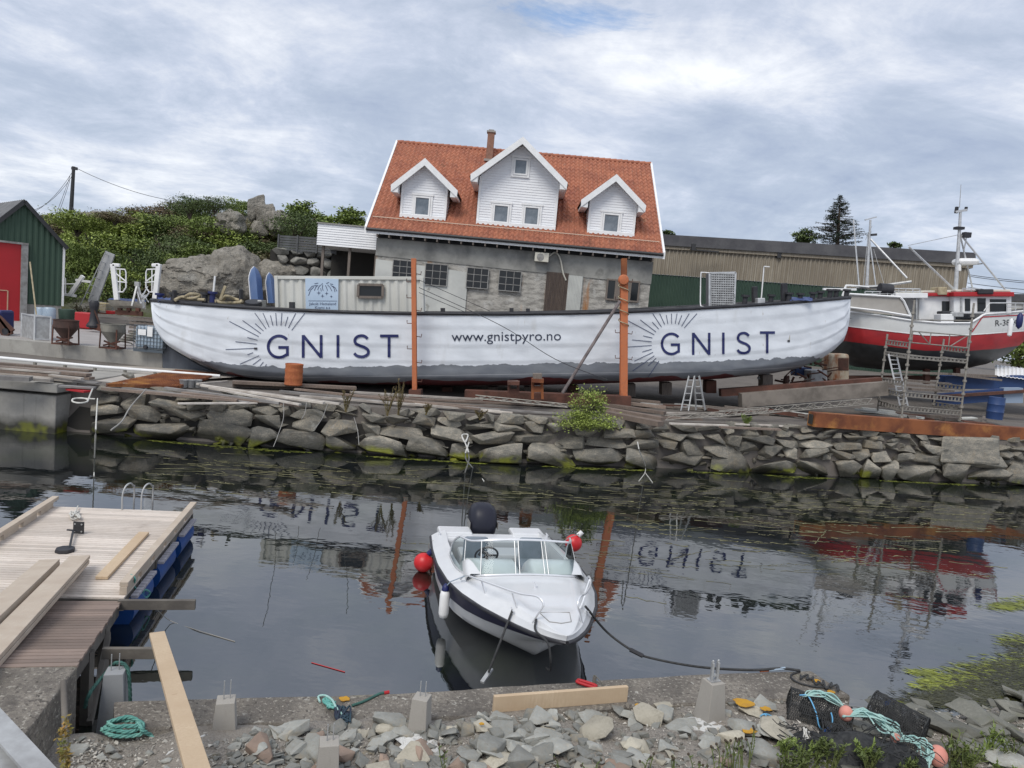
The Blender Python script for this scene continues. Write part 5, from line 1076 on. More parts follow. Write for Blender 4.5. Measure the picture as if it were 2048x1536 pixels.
MB().beam(p+Vector((-.1, -.1, .1)), p+Vector((.45, -.1, .0)), .1, .3).beam(p+Vector((.05, -.1, .9)), p+Vector((.4, -.1, .1)), .06, .06).build('mounting', 'rustdark', t)
p = P(229, 629, 45); MB().tube([p+Vector((.42*(1+.1*math.sin(i*.7))*math.cos(i*.35), .42*math.sin(i*.35), .03+i*.0018)) for i in range(90)], .035, 6).build('hose', 'reddoor', smooth=60, label='coiled red hose lying on the yard before the small blue boat', cat='hose')
for i, (x, lab) in enumerate(((82, 'left pale blue plastic drum at the block base of the green shed'), (98, 'right pale blue plastic drum at the block base of the green shed'))):
    p = P(x, 648, 36); MB().lathe(p, [(.0, 0), (.27, 0), (.29, .05), (.29, .75), (.24, .82), (0, .84)], 16).build('drum', 'tankblue', smooth=40, label=lab, cat='drum')
MB().tube([P(74, 640, 35), P(60, 524, 36)], .035, 6).build('pole', 'cord', label='pale pole leaning on the green shed right of the red door', cat='pole')
p = P(133, 640, 37); MB().lathe(p, [(0, 0), (.34, 0), (.38, .5), (.36, .55), (0, .55)], 14).build('barrel', 'dgreen', smooth=40, label='dark green barrel at the right corner of the green shed', cat='barrel')
t = thing('hand_trolley', 'dark wheeled trolley cut by the left picture edge', 'trolley', P(8, 668, 29.2)); a = MB(); D = 29.2
a.beam(P(-8, 626, D), P(24, 668, D), .12, .1).beam(P(-8, 640, D), P(20, 668, D), .12, .5).build('frame', 'rustdark', t); MB().lathe(P(12, 663, D), [(.05, -.06), (.14, -.06), (.16, 0), (.14, .06), (.05, .06)], 14, (0, 1, 0)).build('wheel', 'black', t, smooth=50)
qb(MB(), -12, 620, 3, 660, D+.1, .8).build('load', 'navy', t, bevel=.1)
# pallets and pipe pile at the yard's right end
r = random.Random(21)
for i in range(4):
    p = P(285+r.uniform(-2, 2), 668-i*9, 32.5); a = MB()
    for k in range(6): a.box(p+Vector((lerp(-.55, .55, k/5), .4, .12)), (.12, .9, .02))
    for k in range(3): a.box(p+Vector((0, lerp(0, .8, k/2), .05)), (1.2, .1, .09))
    a.build('pallet', 'wood_old', label=['lowest', 'second', 'third', 'topmost'][i]+' weathered pallet of the stack behind the pale blue caged tank', cat='pallet', group='pallets behind the caged tank')
for i in range(6): p = P(250+i*6, 690-i*4, 29.5); MB().tube(cr([p+Vector((.3*math.cos(k*1.1), .2*math.sin(k*1.1), .05+k*.03)) for k in range(8)], 4), .03, 5).build('hose', 'hopgrey', smooth=60, label='grey hose in the tangle left of the pale blue caged tank', cat='hose', group='tangled hoses left of the caged tank')
# salvaged aluminium gangways
mat('ribalu', (.42, .43, .44), (.34, .35, .36), 4, .5)
t = thing('gangway_section', 'tall leaning ribbed aluminium gangway section before the hill', 'gangway', P(180, 606, 43)); D = 43
a = MB(); p0_, p1_ = P(185, 606, D), P(221, 506, D); a.beam(p0_, p1_, .55, .12, (0, 1, 0)).build('ribbed_deck', 'ribalu', t)
a = MB(); q0, q1 = P(160, 612, D-.3), P(212, 502, D-.3); a.tube([q0, q1], .03, 5).tube([P(178, 606, D-.3), P(205, 515, D-.3)], .025, 5)
for i in range(6): a.tube([lerp(q0, q1, .25+i*.14), lerp(p0_, p1_, .15+i*.16)], .02, 4)
a.build('rail_frame', 'alu', t)
for s_, xo, lab in ((1, 224, 'left one of two facing white bracket frames before the hill'), (-1, 320, 'right one of two facing white bracket frames before the hill')):
    t = thing('bracket_frame', lab, 'frame', P(xo, 600, 41), 'white bracket frames before the hill'); D = 41; X = lambda u: xo+s_*u
    MB().beam(P(X(10), 600, D), P(X(2), 528, D), .27, .2, (0, 1, 0)).build('arm', 'white', t, bevel=.03); MB().beam(P(X(1), 530, D), P(X(16), 531, D), .2, .2).build('head', 'white', t, bevel=.05)
    MB().tube([P(X(8), 538, D), P(X(26), 539, D), P(X(28), 545, D), P(X(28), 575, D), P(X(22), 584, D), P(X(12), 584, D)], .04, 5).tube([P(X(16), 539, D), P(X(16), 584, D)], .035, 5).tube([P(X(8), 563, D), P(X(30), 565, D)], .035, 5).tube([P(X(8), 547, D), P(X(28), 563, D)], .04, 5).build('rail', 'white', t)
t = thing('davit', 'white davit frame leaning between the shed and the tall gangway section', 'davit', P(145, 600, 44)); a = MB(); D = 44
a.beam(P(140, 590, D), P(166, 552, D), .2, .2).beam(P(124, 588, D), P(152, 592, D), .15, .15).beam(P(152, 560, D), P(182, 564, D), .14, .14).tube([P(131, 556, D), P(131, 588, D)], .03, 5).tube([P(124, 568, D), P(160, 568, D)], .03, 5).build('frame', 'white', t)
t = thing('small_boat', 'small white boat with crumpled blue cover on a dark red cradle below the bracket frames', 'boat', P(262, 625, 42)); D = 42; a = MB(); rws = []
for i in range(15):
    u = i/14; x = lerp(229, 292, u); hw = .9*math.sin(math.pi*min(1, u*.75+.25))**.6
    rws.append([P(x, 600+4*u, D)+Vector((0, -hw, 0)), P(x, 609+3*u, D)+Vector((0, -hw*.7, 0)), P(x, 617+2*u, D), P(x, 609+3*u, D)+Vector((0, hw*.7, 0)), P(x, 600+4*u, D)+Vector((0, hw, 0))])
a.grid(rws); a.build('hull', 'acwhite', t, smooth=50)
MB().grid([[p+Vector((0, 0, noise.noise(p*3)*.1+.12*(1-abs(2*k/6-1)))) for k, p in enumerate([lerp(r_[0], r_[4], k/6) for k in range(7)])] for r_ in rws]).build('cover', 'bluetarp', t, smooth=50)
a = MB()
for x in (240, 258, 276): a.beam(P(x, 616, D-.4), P(x, 630, D-.4), .2, .2)
a.beam(P(232, 624, D-.4), P(285, 628, D-.4), .2, .25).build('cradle', 'rustdark', t)
t = thing('tripod', 'grey steel tripod legs standing among the scrap beside the small boat', 'tripod', P(275, 618, 40)); a = MB(); tp_ = P(275, 568, 40)
for x, y, D in ((264, 612, 39.5), (288, 616, 39.5), (277, 606, 41)): a.beam(tp_, P(x, y, D), .09, .09)
a.box(tp_, (.25, .2, .25)).build('legs', 'galv', t)
for i in range(8):
    x = 292+r.uniform(-14, 8); y = 600+r.uniform(-5, 10); MB().tube([P(x, y, 39), P(x+r.uniform(-10, 12), y-r.uniform(5, 28), 40)], .03, 5).build('scrap_tube', 'alu', label='thin scrap tube sticking up beside the tripod left of the big boulder', cat='tube', group='scrap tubes by the tripod')
# utility pole and lines
t = thing('utility_pole', 'dark wooden utility pole with a brace on the hill above the green shed', 'pole', P(141, 446, 68)); D = 68
MB().tube([P(140.5, 452, D), P(147.5, 333, D)], [.2, .14], 8).build('pole', 'gutter', t, smooth=60); MB().tube([P(144, 414, D), P(158, 440, D-1)], .09, 6).build('brace', 'gutter', t); MB().box(P(149, 337, D), (.5, .2, .25)).build('insulator', 'gutter', t)
def sag(a, b, s_, n_=14): return [lerp(a, b, i/n_)+Vector((0, 0, -s_*4*(i/n_)*(1-i/n_))) for i in range(n_+1)]
for a, b, s_, lab in ((P(152, 336, D), P(392, 407, 74), .6, 'overhead line running right from the utility pole to the hill top'), (P(144, 345, D), P(-60, 400, 50), 2.4, 'upper overhead line sagging left from the utility pole over the shed'), (P(144, 352, D), P(40, 425, 52), .8, 'lower overhead line from the utility pole down behind the shed roof'), (P(140, 360, D), P(112, 441, 66), .1, 'left thin guy wire below the utility pole'), (P(140, 352, D), P(107, 441, 66), .1, 'far left thin guy wire below the utility pole')):
    MB().tube(sag(a, b, s_), .022, 4).build('cable', 'gutter', label=lab, cat='cable')
for i, (y0, y1) in enumerate(((549, 553), (552, 557), (566, 569), (574, 577))): MB().tube(sag(P(1935, y0, 75), P(2200, y1+14, 80), .3), .03, 4).build('cable', 'gutter', label=['topmost', 'second', 'third', 'lowest'][i]+' of four dark cables crossing the sky at the right edge', cat='cable')
t = thing('far_house', 'distant low grey roofed building behind the fishing boat bow', 'house', P(2040, 620, 90)); qb(MB(), 2020, 600, 2120, 650, 90, 8).build('wall', 'plaster', t); qb(MB(), 2015, 588, 2125, 602, 89.5, 9).build('roof', 'felt', t)
# ================================================================ far quay edge: pipes, planks, ropes
mat('plankw', (.55, .51, .46), (.38, .34, .30), 2, .85, .2, 20, stretch=(1, 1, 1), rnd=.22, wpos=True); mat('plankb', (.26, .195, .155), (.16, .12, .10), 2, .9, .3, 20, rnd=.3, wpos=True, grain=((.15, .12, .10), 20)); mat('plankg', (.26, .25, .24), (.18, .17, .165), 2, .85, .2, 20, rnd=.25, wpos=True)
a = P(-40, 712, 24.6); b = P(440, 752, 26.0); MB().tube([a, lerp(a, b, .5)+Vector((0, 0, -.03)), b], .055, 8).build('pipe', 'white', smooth=60, label='long white plastic pipe lying along the foot of the retaining wall', cat='pipe')
for i, x in enumerate((70, 130, 190, 250, 310)): p = P(x, 712+(x+40)/12+7, pl([(0, 24.7), (440, 26)], x)); MB().box(p-Vector((0, 0, .08)), (.08, .08, .3)).build('pipe_support', 'hopgrey', label='small grey peg carrying the long white pipe', cat='support', group='pegs under the white pipe')
PL = [  # x0,y0,x1,y1,z,w,h,mat
 (-60, 722, 182, 742, 1.86, .28, .07, 'b'), (-60, 729, 178, 750, 1.80, .3, .08, 'b'), (-60, 736, 184, 757, 1.70, .3, .08, 'b'), (-50, 733, 120, 746, 1.9, .1, .05, 'w'), (-60, 742, 150, 762, 1.62, .2, .07, 'w'), (-60, 752, 62, 758, 1.66, .35, .12, 'g'), (68, 758, 104, 761, 1.62, .2, .08, 'w'), (100, 750, 165, 757, 1.74, .14, .05, 'w'), (150, 762, 198, 766, 1.62, .3, .03, 'g'), (120, 772, 190, 776, 1.56, .25, .05, 'g'), (140, 778, 176, 783, 1.48, .3, .05, 'r'),
 (205, 777, 475, 801, 1.55, .16, .07, 'b'), (215, 772, 500, 806, 1.50, .14, .06, 'g'), (330, 776, 560, 806, 1.58, .14, .07, 'g'), (365, 785, 600, 812, 1.55, .14, .05, 'b'), (356, 807, 514, 806, 1.50, .1, .04, 'w'), (400, 770, 648, 806, 1.62, .13, .06, 'w'), (420, 776, 600, 809, 1.64, .12, .05, 'w'), (395, 768, 455, 763, 1.66, .1, .06, 'w'),
 (465, 769, 708, 780, 1.56, .3, .12, 'b'), (465, 764, 712, 776, 1.68, .3, .1, 'b'), (500, 783, 680, 808, 1.60, .12, .06, 'w'), (560, 782, 790, 806, 1.56, .13, .06, 'g'), (590, 778, 960, 818, 1.60, .15, .06, 'b'), (600, 792, 1000, 822, 1.56, .15, .06, 'w'), (700, 784, 965, 799, 1.62, .15, .06, 'w'), (690, 790, 975, 806, 1.58, .16, .07, 'b'), (760, 798, 1015, 818, 1.56, .16, .07, 'b'), (830, 808, 1025, 826, 1.55, .14, .06, 'w'), (870, 800, 1120, 812, 1.60, .12, .06, 'b'), (900, 812, 1130, 828, 1.56, .14, .05, 'g'),
 (1215, 795, 1320, 805, 1.95, .24, .09, 'b'), (1210, 801, 1332, 815, 1.87, .26, .1, 'b'), (1204, 808, 1330, 826, 1.79, .3, .1, 'b'), (1208, 817, 1326, 838, 1.70, .32, .12, 'b'), (1216, 827, 1322, 848, 1.63, .35, .16, 'b'),
 (1330, 826, 1450, 829, 1.68, .18, .06, 'w'), (1326, 834, 1402, 839, 1.64, .3, .06, 'b'), (1395, 835, 1462, 841, 1.62, .3, .05, 'g'), (1340, 847, 1455, 851, 1.6, .14, .05, 'w'), (1470, 848, 1660, 856, 1.66, .14, .05, 'w'), (1440, 854, 1560, 859, 1.62, .16, .06, 'b')]
NM = {'b': 'brown', 'w': 'pale', 'g': 'grey', 'r': 'red'}
for i, (x0, y0, x1, y1, z, w_, h_, m_) in enumerate(PL):
    pos = 'on the concrete block end' if x1 < 200 else 'left of the orange drum' if x1 < 660 else 'between the orange drum and the green bush' if x1 < 1140 else 'stacked right of the green bush' if x1 < 1335 else 'below the ladder' if x1 < 1470 else 'near the rusty girder end'
    sz = 'long' if x1-x0 > 200 else 'short' if x1-x0 < 90 else 'narrow' if w_ < .15 else 'broad'
    MB().beam(PZ(x0, y0, z), PZ(x1, y1, z), w_, h_).build('plank', {'b': 'plankb', 'w': 'plankw', 'g': 'plankg', 'r': 'redtrim'}[m_], label='%s %s board lying on the far quay %s' % (sz, NM[m_], pos), cat='plank', group='boards along the far quay')
t = thing('rebar_mesh', 'stack of rusty reinforcing mesh lying on the far quay left of the drum', 'rebar mesh', PZ(330, 762, 1.5))
co = [PZ(212, 774, 1.52), PZ(355, 778, 1.52), PZ(440, 752, 1.52), PZ(350, 745, 1.52)]
for lay in range(3):
    a = MB(); dz = Vector((0, 0, lay*.035+.02))
    for k in range(26): a.tube([lerp(co[0], co[1], k/25)+dz, lerp(co[3], co[2], k/25)+dz], .014, 4)
    for k in range(14): a.tube([lerp(co[0], co[3], k/13)+dz*1.1, lerp(co[1], co[2], k/13)+dz*1.1], .014, 4)
    a.build('mesh_sheet', 'rust', t)
for i, x in enumerate((367, 381, 395)): p = PZ(x, 775, 1.5); MB().lathe(p, [(.0, 0), (.10, 0), (.13, .24), (.14, .25), (.12, .25), (.09, .03), (0, .03)], 14).build('bucket', 'galv', smooth=40, label=['left', 'middle', 'right'][i]+' one of three small grey buckets in a row on the far quay', cat='bucket')
t = thing('oil_drum', 'orange rusty steel drum standing on the far quay before the left lettering', 'drum', PZ(587, 778, 1.5)); p = PZ(586.5, 770, 1.70); R_ = 17.6/1450*p.y; Hd = 43/1450*p.y
MB().lathe(p, [(0, 0), (R_*.97, 0)]+[(R_*(1.02 if k in (0, 4, 8, 12) else .975), Hd*(k+.5)/13) for k in range(13)]+[(R_, Hd), (R_*.94, Hd), (R_*.92, Hd-.03), (0, Hd-.03)], 28).build('body', mat('drumrust', (.36, .10, .035), (.27, .07, .03), 2.5, .8, .2, 20, grain=((.42, .14, .05), 14), wpos=True), t, smooth=30)
rock(MB(), PZ(256, 752, 1.62), (.45, .35, .26), 5, 16, None, .05).build('stone', 'rockq', smooth=30, label='single mossy green grey boulder lying on the pale pavement behind the rusty mesh', cat='stone')
mat('ropew', (.62, .61, .57), (.5, .49, .45), 8, .9, .5, 80); mat('ropegrey', (.30, .29, .27), None, rough=.9)
def wl(px, py, off=.1):       # point just in front of the wall face at a pixel
    for z in [k*.02 for k in range(90, -5, -1)]:
        p = PZ(px, py, z)
        if p.y <= qf(p.x)+.05+z*.26-off: return p
    return P(px, py, 21)
MB().tube(cr([wl(195, 797), wl(193, 830, .25), wl(191, 870, .3), PZ(189, 915, .02), PZ(188, 952, .01)], 5), .014, 6).build('rope', 'ropew', smooth=80, label='straight white rope hanging down the stone wall near the concrete block', cat='rope')
MB().tube(cr([wl(185, 778), wl(180, 790)]+[wl(160+16*math.cos(k*.8), 801+5*math.sin(k*.8), .2+.01*k) for k in range(22)]+[wl(190, 798)], 4), .02, 5).build('rope', 'ropew', smooth=80, label='coiled white rope on the wall top left of the hanging straight rope', cat='rope')
MB().tube(cr([wl(930+7*math.sin(k*2.1), 875+10*math.cos(k*2.1), .15+.004*k) for k in range(18)]+[wl(930, 885, .3), wl(938, 915, .3), PZ(930, 945, .01)], 4), .016, 5).tube(cr([wl(938, 885, .3), wl(931, 915, .32), PZ(945, 935, .02), PZ(968, 962, .01)], 4), .016, 5).build('rope', 'ropew', smooth=80, label='bundled white rope hanging on the middle of the stone wall', cat='rope')
MB().tube(cr([wl(1275, 884), wl(1280, 905, .3), PZ(1290, 928, .3), PZ(1290, 945, .02), PZ(1278, 962, .01)], 4), .014, 5).tube([PZ(1290, 945, .02), PZ(1305, 965, .01)], .014, 5).build('rope', 'ropew', smooth=80, label='thin white rope hanging on the stone wall below the green bush right side', cat='rope')
for i, (pts, lab) in enumerate((([(567, 805), (567, 835), (556, 870), (547, 893)], 'first grey cord straggling down the wall below the orange drum'), ([(613, 805), (610, 825), (603, 838)], 'second short grey cord on the wall right of the orange drum'), ([(655, 808), (645, 835), (632, 855)], 'third grey cord slanting down the wall left of the dry weeds'), ([(708, 835), (715, 860), (718, 890)], 'fourth grey cord on the wall face below the dry weeds'), ([(292, 778), (262, 812), (244, 842), (222, 860)], 'dark hose arching down the left stone wall'))): MB().tube(cr([wl(x, y, .2) for x, y in pts], 4), .007 if i < 4 else .016, 5).build('cord', 'ropegrey', smooth=80, label=lab, cat='cord')
# ================================================================ motor boat
OB = Vector((-.13, 13.12, 0)); XB = Vector((1.05, -4.78, 0)).normalized(); YB = Vector((-XB.y, XB.x, 0))
MBT = Matrix(((XB.x, YB.x, 0, OB.x), (XB.y, YB.y, 0, OB.y), (0, 0, 1, 0), (0, 0, 0, 1)))
mat('gel', (.64, .655, .675), (.57, .585, .60), 1, .3, coat=.3, grain=((.66, .67, .68), 3)); mat('gelnavy', (.010, .010, .035), (.014, .013, .045), 1.5, .4, spec=.2); mat('rubber', (.03, .03, .035), None, rough=.5); mat('chrome', (.80, .81, .83), None, rough=.3, metal=.45)
mat('seat', (.20, .23, .27), (.16, .19, .22), 3, .6); mat('cockpit', (.42, .43, .45), None, rough=.5); mat('antif', (.05, .055, .05), None, rough=.6)
glass_mat('screen', (.86, .93, .92), .02, .4)
mb_ = thing('motor_boat', 'white moored motor boat with navy stripe, windscreen and black outboard', 'boat', OB, M=MBT)
LB = 4.9
BW = [(0, 1.12), (.8, 1.17), (1.6, 1.18), (2.4, 1.12), (3.0, 1.0), (3.6, .80), (4.0, .62), (4.3, .48), (4.55, .34), (4.75, .19), (4.86, .08), (4.9, .0)]
def bw(x): return pl([(a*LB/4.9, b) for a, b in BW], x)
def zs(x): return .62+.30*(x/LB)**1.6
xsb = [LB*math.sin(math.pi/2*i/40) for i in range(41)]
def side(x, v):        # v 0 at deck edge .. 1 chine .. 2 keel
    b = bw(x); e = (x/LB)
    if v <= 1:
        zc = .10+.42*e**2.2; bc = b*lerp(.93, .5, e**3); rk = .85*e**5
        return Vector((x-rk*v**1.3, lerp(b, bc, v**1.2), lerp(zs(x)-.04, zc, v)))
    w_ = v-1; p = side(x, 1); k = Vector((x-1.0*e**5, 0, -.28+.76*e**3.2)); return lerp(p, k, w_)
def strip(v0, v1, n_, nm, m_, off=0, par=mb_):
    a = MB(MBT)
    for s_ in (-1, 1):
        rws = []
        for x in xsb:
            r_ = []
            for j in range(n_+1): p = side(x, lerp(v0, v1, j/n_)); r_.append(Vector((p.x+off*(x/LB)**6, (p.y+off)*s_, p.z)))
            rws.append(r_)
        a.grid(rws)
    return a.build(nm, m_, par, smooth=40)
a = MB(MBT)
for s_ in (-1, 1):
    a.grid([[Vector((q.x, q.y*s_, q.z)) for q in [side(x, lerp(0, 1, j/6)) for j in range(7)]+[side(x, 1+j/3) for j in range(1, 4)]] for x in xsb])
tr_ = [side(0, j/4) for j in range(5)]+[side(0, 2)]; a.add([Vector((0, q.y, q.z)) for q in tr_]+[Vector((0, -q.y, q.z)) for q in tr_[:-1][::-1]], [tuple(range(len(tr_)*2-1))])
hb = a.build('hull', 'gel', mb_, smooth=40)
a = MB(MBT)
for s_ in (-1, 1):
    rws = []
    for x in xsb:
        e = x/LB; w0 = .05; w1 = .08+.46*math.sin(math.pi*min(1, e*.9+.08))**.8
        rws.append([Vector((q.x+.006*e**6, (q.y+.008)*s_, q.z)) for q in [side(x, lerp(w0, w1, j/3)) for j in range(4)]])
    a.grid(rws)
a.build('navy_stripe', 'gelnavy', mb_, smooth=40)
MB(MBT).tube([Vector((p.x+.01, p.y+.012, p.z+.005)) for p in [side(x, 0) for x in xsb]], .024, 6).tube([Vector((p.x+.01, -p.y-.012, p.z+.005)) for p in [side(x, 0) for x in xsb]], .024, 6).build('rub_rail', 'rubber', mb_, smooth=60)
# deck: outer ring + closed foredeck
XC = 2.72
def deckpt(x, u):      # u 1 edge .. 0 centre line, crown and moulded step
    b = bw(x); e = x/LB
    z = zs(x)-.02+.07*min(1, (1-u)*7)+.05*max(0, min(1, (.80-u)*9))*(1 if x < 4.6 else max(0, (4.9-x)/.3))+.10*(1-u*u)*min(1, max(0, (4.7-x)))
    if x > 3.0 and x < 4.25 and abs(u) < .55: z -= .022*min(1, (x-3.0)*8, (4.25-x)*8, (.55-u)*10)
    return Vector((x-.012*(1 if u > .9 else 0), b*u, z))
us = [1, .97, .93, .87, .82, .78, .74, .70, .62, .57, .52, .46, .3, .15, 0]
a = MB(MBT); xf = [XC+.0]+[x for x in [XC+.06*i for i in range(1, 60)] if x < LB-.15]+[LB-.15, LB-.1, LB-.06, LB-.02, LB-.001]
for s_ in (-1, 1): a.grid([[Vector((p.x, p.y*s_, p.z)) for p in [deckpt(x, u) for u in us]] for x in xf])
uo = [1, .97, .93, .87, .82, .78]
def inner(x): return bw(x)*.78
for s_ in (-1, 1): a.grid([[Vector((p.x, p.y*s_, p.z)) for p in [deckpt(x, u) for u in uo]]+[Vector((x, inner(x)*s_, .26))] for x in [.0+.12*i for i in range(23)]+[XC]])
# front bulkhead and stern deck
fr_ = [deckpt(XC, u) for u in us]; a.add([Vector((XC, p.y, p.z)) for p in fr_[5:]]+[Vector((XC, -p.y, p.z)) for p in fr_[5:][::-1]]+[Vector((XC, -inner(XC), .26)), Vector((XC, inner(XC), .26))], [tuple(range(22))])
a.add([(0, -.9, .26), (XC, -.9, .26), (XC, .9, .26), (0, .9, .26)], [(0, 1, 2, 3)])
a.build('deck', 'gel', mb_, smooth=30)
a = MB(MBT); a.box((.14, .0, .60), (.30, 1.86, .12)); a.box((-.10, -.68, .64), (.42, .62, .12)).box((-.10, .68, .64), (.42, .62, .12)); a.build('stern_deck', 'gel', mb_, bevel=.04)
MB(MBT).box((.33, 0, .46), (.06, 1.7, .34)).build('transom_panel', 'cockpit', mb_, bevel=.02)
MB(MBT).box((1.1, 0, .275), (1.9, 1.5, .02)).build('cockpit_floor', 'cockpit', mb_)
# hatch, cleats
a = MB(MBT)
hx = [(4.30, -.20), (4.30, .20), (4.58, .14), (4.62, 0), (4.58, -.14)]
a.tube([Vector((x, y, deckpt(x, abs(y)/max(bw(x), .01)).z+.004)) for x, y in hx], .006, 4, close=True).build('anchor_hatch', 'steelframe', mb_)
for x, y in ((4.1, -.50), (4.1, .50), (.2, -1.0), (.2, 1.0), (3.35, -.02)):
    z = deckpt(min(x, 4.6), min(1, abs(y)/bw(x))).z; MB(MBT).box((x, y, z+.02), (.04, .03, .05)).tube([(x-.07, y, z+.05), (x+.07, y, z+.05)], .011, 6).build('cleat', 'chrome', mb_)
# consoles, seats, wheel
for s_ in (-1, 1):
    a = MB(MBT); rws = []
    for i in range(9):
        t = i/8; x = lerp(2.78, 1.95, t); z = .93+.10*math.sin(math.pi*min(1, t*1.3))-(.25*(max(0, t-.8)/.2)); w_ = .40
        rws.append([Vector((x, s_*.50-w_, .3)), Vector((x, s_*.50-w_, z-.06)), Vector((x, s_*.50-w_+.06, z)), Vector((x, s_*.50+w_-.06, z)), Vector((x, s_*.50+w_, z-.06)), Vector((x, s_*.50+w_, .3))])
    a.grid(rws); a.build('console', 'gel', mb_, smooth=60)
wc = Vector((1.88, -.45, .90)); wx_ = Vector((.5, 0, .87)).normalized(); wy_ = Vector((0, 1, 0))
st_ = MB(MBT); st_.tube([wc+(wx_*math.cos(k*math.pi/12)+wy_*math.sin(k*math.pi/12))*.18 for k in range(24)], .016, 6, close=True)
for k in range(3): an = k*2.094+1.57; st_.tube([wc, wc+(wx_*math.cos(an)+wy_*math.sin(an))*.18], .018, 5)
st_.build('steering_wheel', 'rubber', mb_, smooth=60)
for s_ in (-1, 1):
    a = MB(MBT); a.box((1.25, s_*.48, .50), (.45, .46, .16)).box((1.04, s_*.48, .72), (.12, .42, .42)).build('seat', 'seat', mb_, bevel=.05)
MB(MBT).box((.62, 0, .42), (.45, 1.4, .26)).build('stern_bench', 'cockpit', mb_, bevel=.05)
hl = MB(MBT); hl.tube([(2.35, -.66, 1.05), (2.33, -.62, 1.12), (2.42, -.55, 1.10)], .03, 6).tube([(2.42, -.55, 1.02), (2.42, -.55, 1.12)], .02, 5).build('phone_holder', 'rubber', mb_)
# windscreen
bs = [(1.50, -.98), (2.10, -.97), (2.55, -.86), (2.80, -.68), (2.86, -.3), (2.87, 0), (2.86, .3), (2.80, .68), (2.55, .86), (2.10, .97), (1.50, .98)]
base = cr([Vector((x, y, deckpt(min(x, 4), min(1, abs(y)/bw(x))).z+.015)) for x, y in bs], 4)
top = []
for p in base:
    k = min(1, max(0, (p.x-1.50)/.75)); h_ = .41*(k**.45)
    top.append(Vector((p.x-.34*k, p.y*(1-.06*k), p.z+h_)))
MB(MBT).grid([base, top]).build('windscreen', 'screen', mb_, smooth=60)
MB(MBT).tube(top, .017, 6).tube([p+Vector((0, 0, .0)) for p in base], .014, 6).build('screen_frame', 'chrome', mb_, smooth=60)
a = MB(MBT)
for yy in (-.70, -.19, -.13, .25, .31):
    i = min(range(len(base)), key=lambda i: abs(base[i].y-yy)+(3 if base[i].x < 2.4 else 0)); f_ = (yy-base[i].y)
    a.tube([base[i]+Vector((0, f_, 0)), top[i]+Vector((0, f_, 0))], .008, 5)
for s_ in (-1, 1):
    i = min(range(len(base)), key=lambda i: abs(base[i].x-2.45)+(0 if base[i].y*s_ > 0 else 5)); a.tube([base[i], top[i]], .008, 5)
a.build('screen_mullion', 'alu', mb_, smooth=60)
# bow rails
def dz(x, y, h): return Vector((x, y, deckpt(min(x, 4.7), min(1, abs(y)/max(bw(x), .05))).z+h))
for s_ in (-1, 1):
    pts = [dz(2.70, s_*.97, .04), dz(2.85, s_*.93, .14), dz(3.2, s_*.84, .20), dz(3.7, s_*.66, .24), dz(4.15, s_*.44, .27), dz(4.42, s_*.28, .27), dz(4.52, s_*.22, .2), dz(4.50, s_*.27, .1), dz(4.46, s_*.32, .0)]
    a = MB(MBT); a.tube(cr(pts, 5), .0135, 7); 
    for x, y in ((3.35, .72), (4.05, .43)): a.tube([dz(x, s_*y, 0), dz(x-.05, s_*(y+.07), .22)], .012, 6)
    a.build('bow_rail', 'chrome', mb_, smooth=60)
# outboard
a = MB(MBT); rws = []
prof = [(0, .50, .20, .19), (.04, .60, .27, .24), (.0, .76, .31, .27), (-.02, .92, .29, .26), (-.04, 1.04, .22, .22), (-.05, 1.10, .12, .13), (-.05, 1.115, .01, .01)]
for dx, z, rx_, ry_ in prof: rws.append([Vector((-.42+dx+rx_*math.copysign(abs(math.cos(t))**.7, math.cos(t)), -.12+ry_*math.copysign(abs(math.sin(t))**.7, math.sin(t)), z)) for t in [k*math.pi/10 for k in range(20)]])
a.grid(rws, wrap=True); ob = a.build('outboard', mat('cowl', (.022, .023, .035), (.025, .027, .038), 2, .4, spec=.2), mb_, smooth=50)
MB(MBT).box((-.42, -.12, .3), (.22, .16, .7)).box((-.2, -.12, .52), (.35, .3, .2)).build('outboard_leg', 'rubber', ob, bevel=.03)
a = MB(MBT)
for s_ in (-1, 1): a.box((-.34, -.12+s_*.268, .74), (.3, .01, .12))
a.build('cowl_badge', 'steelframe', ob)
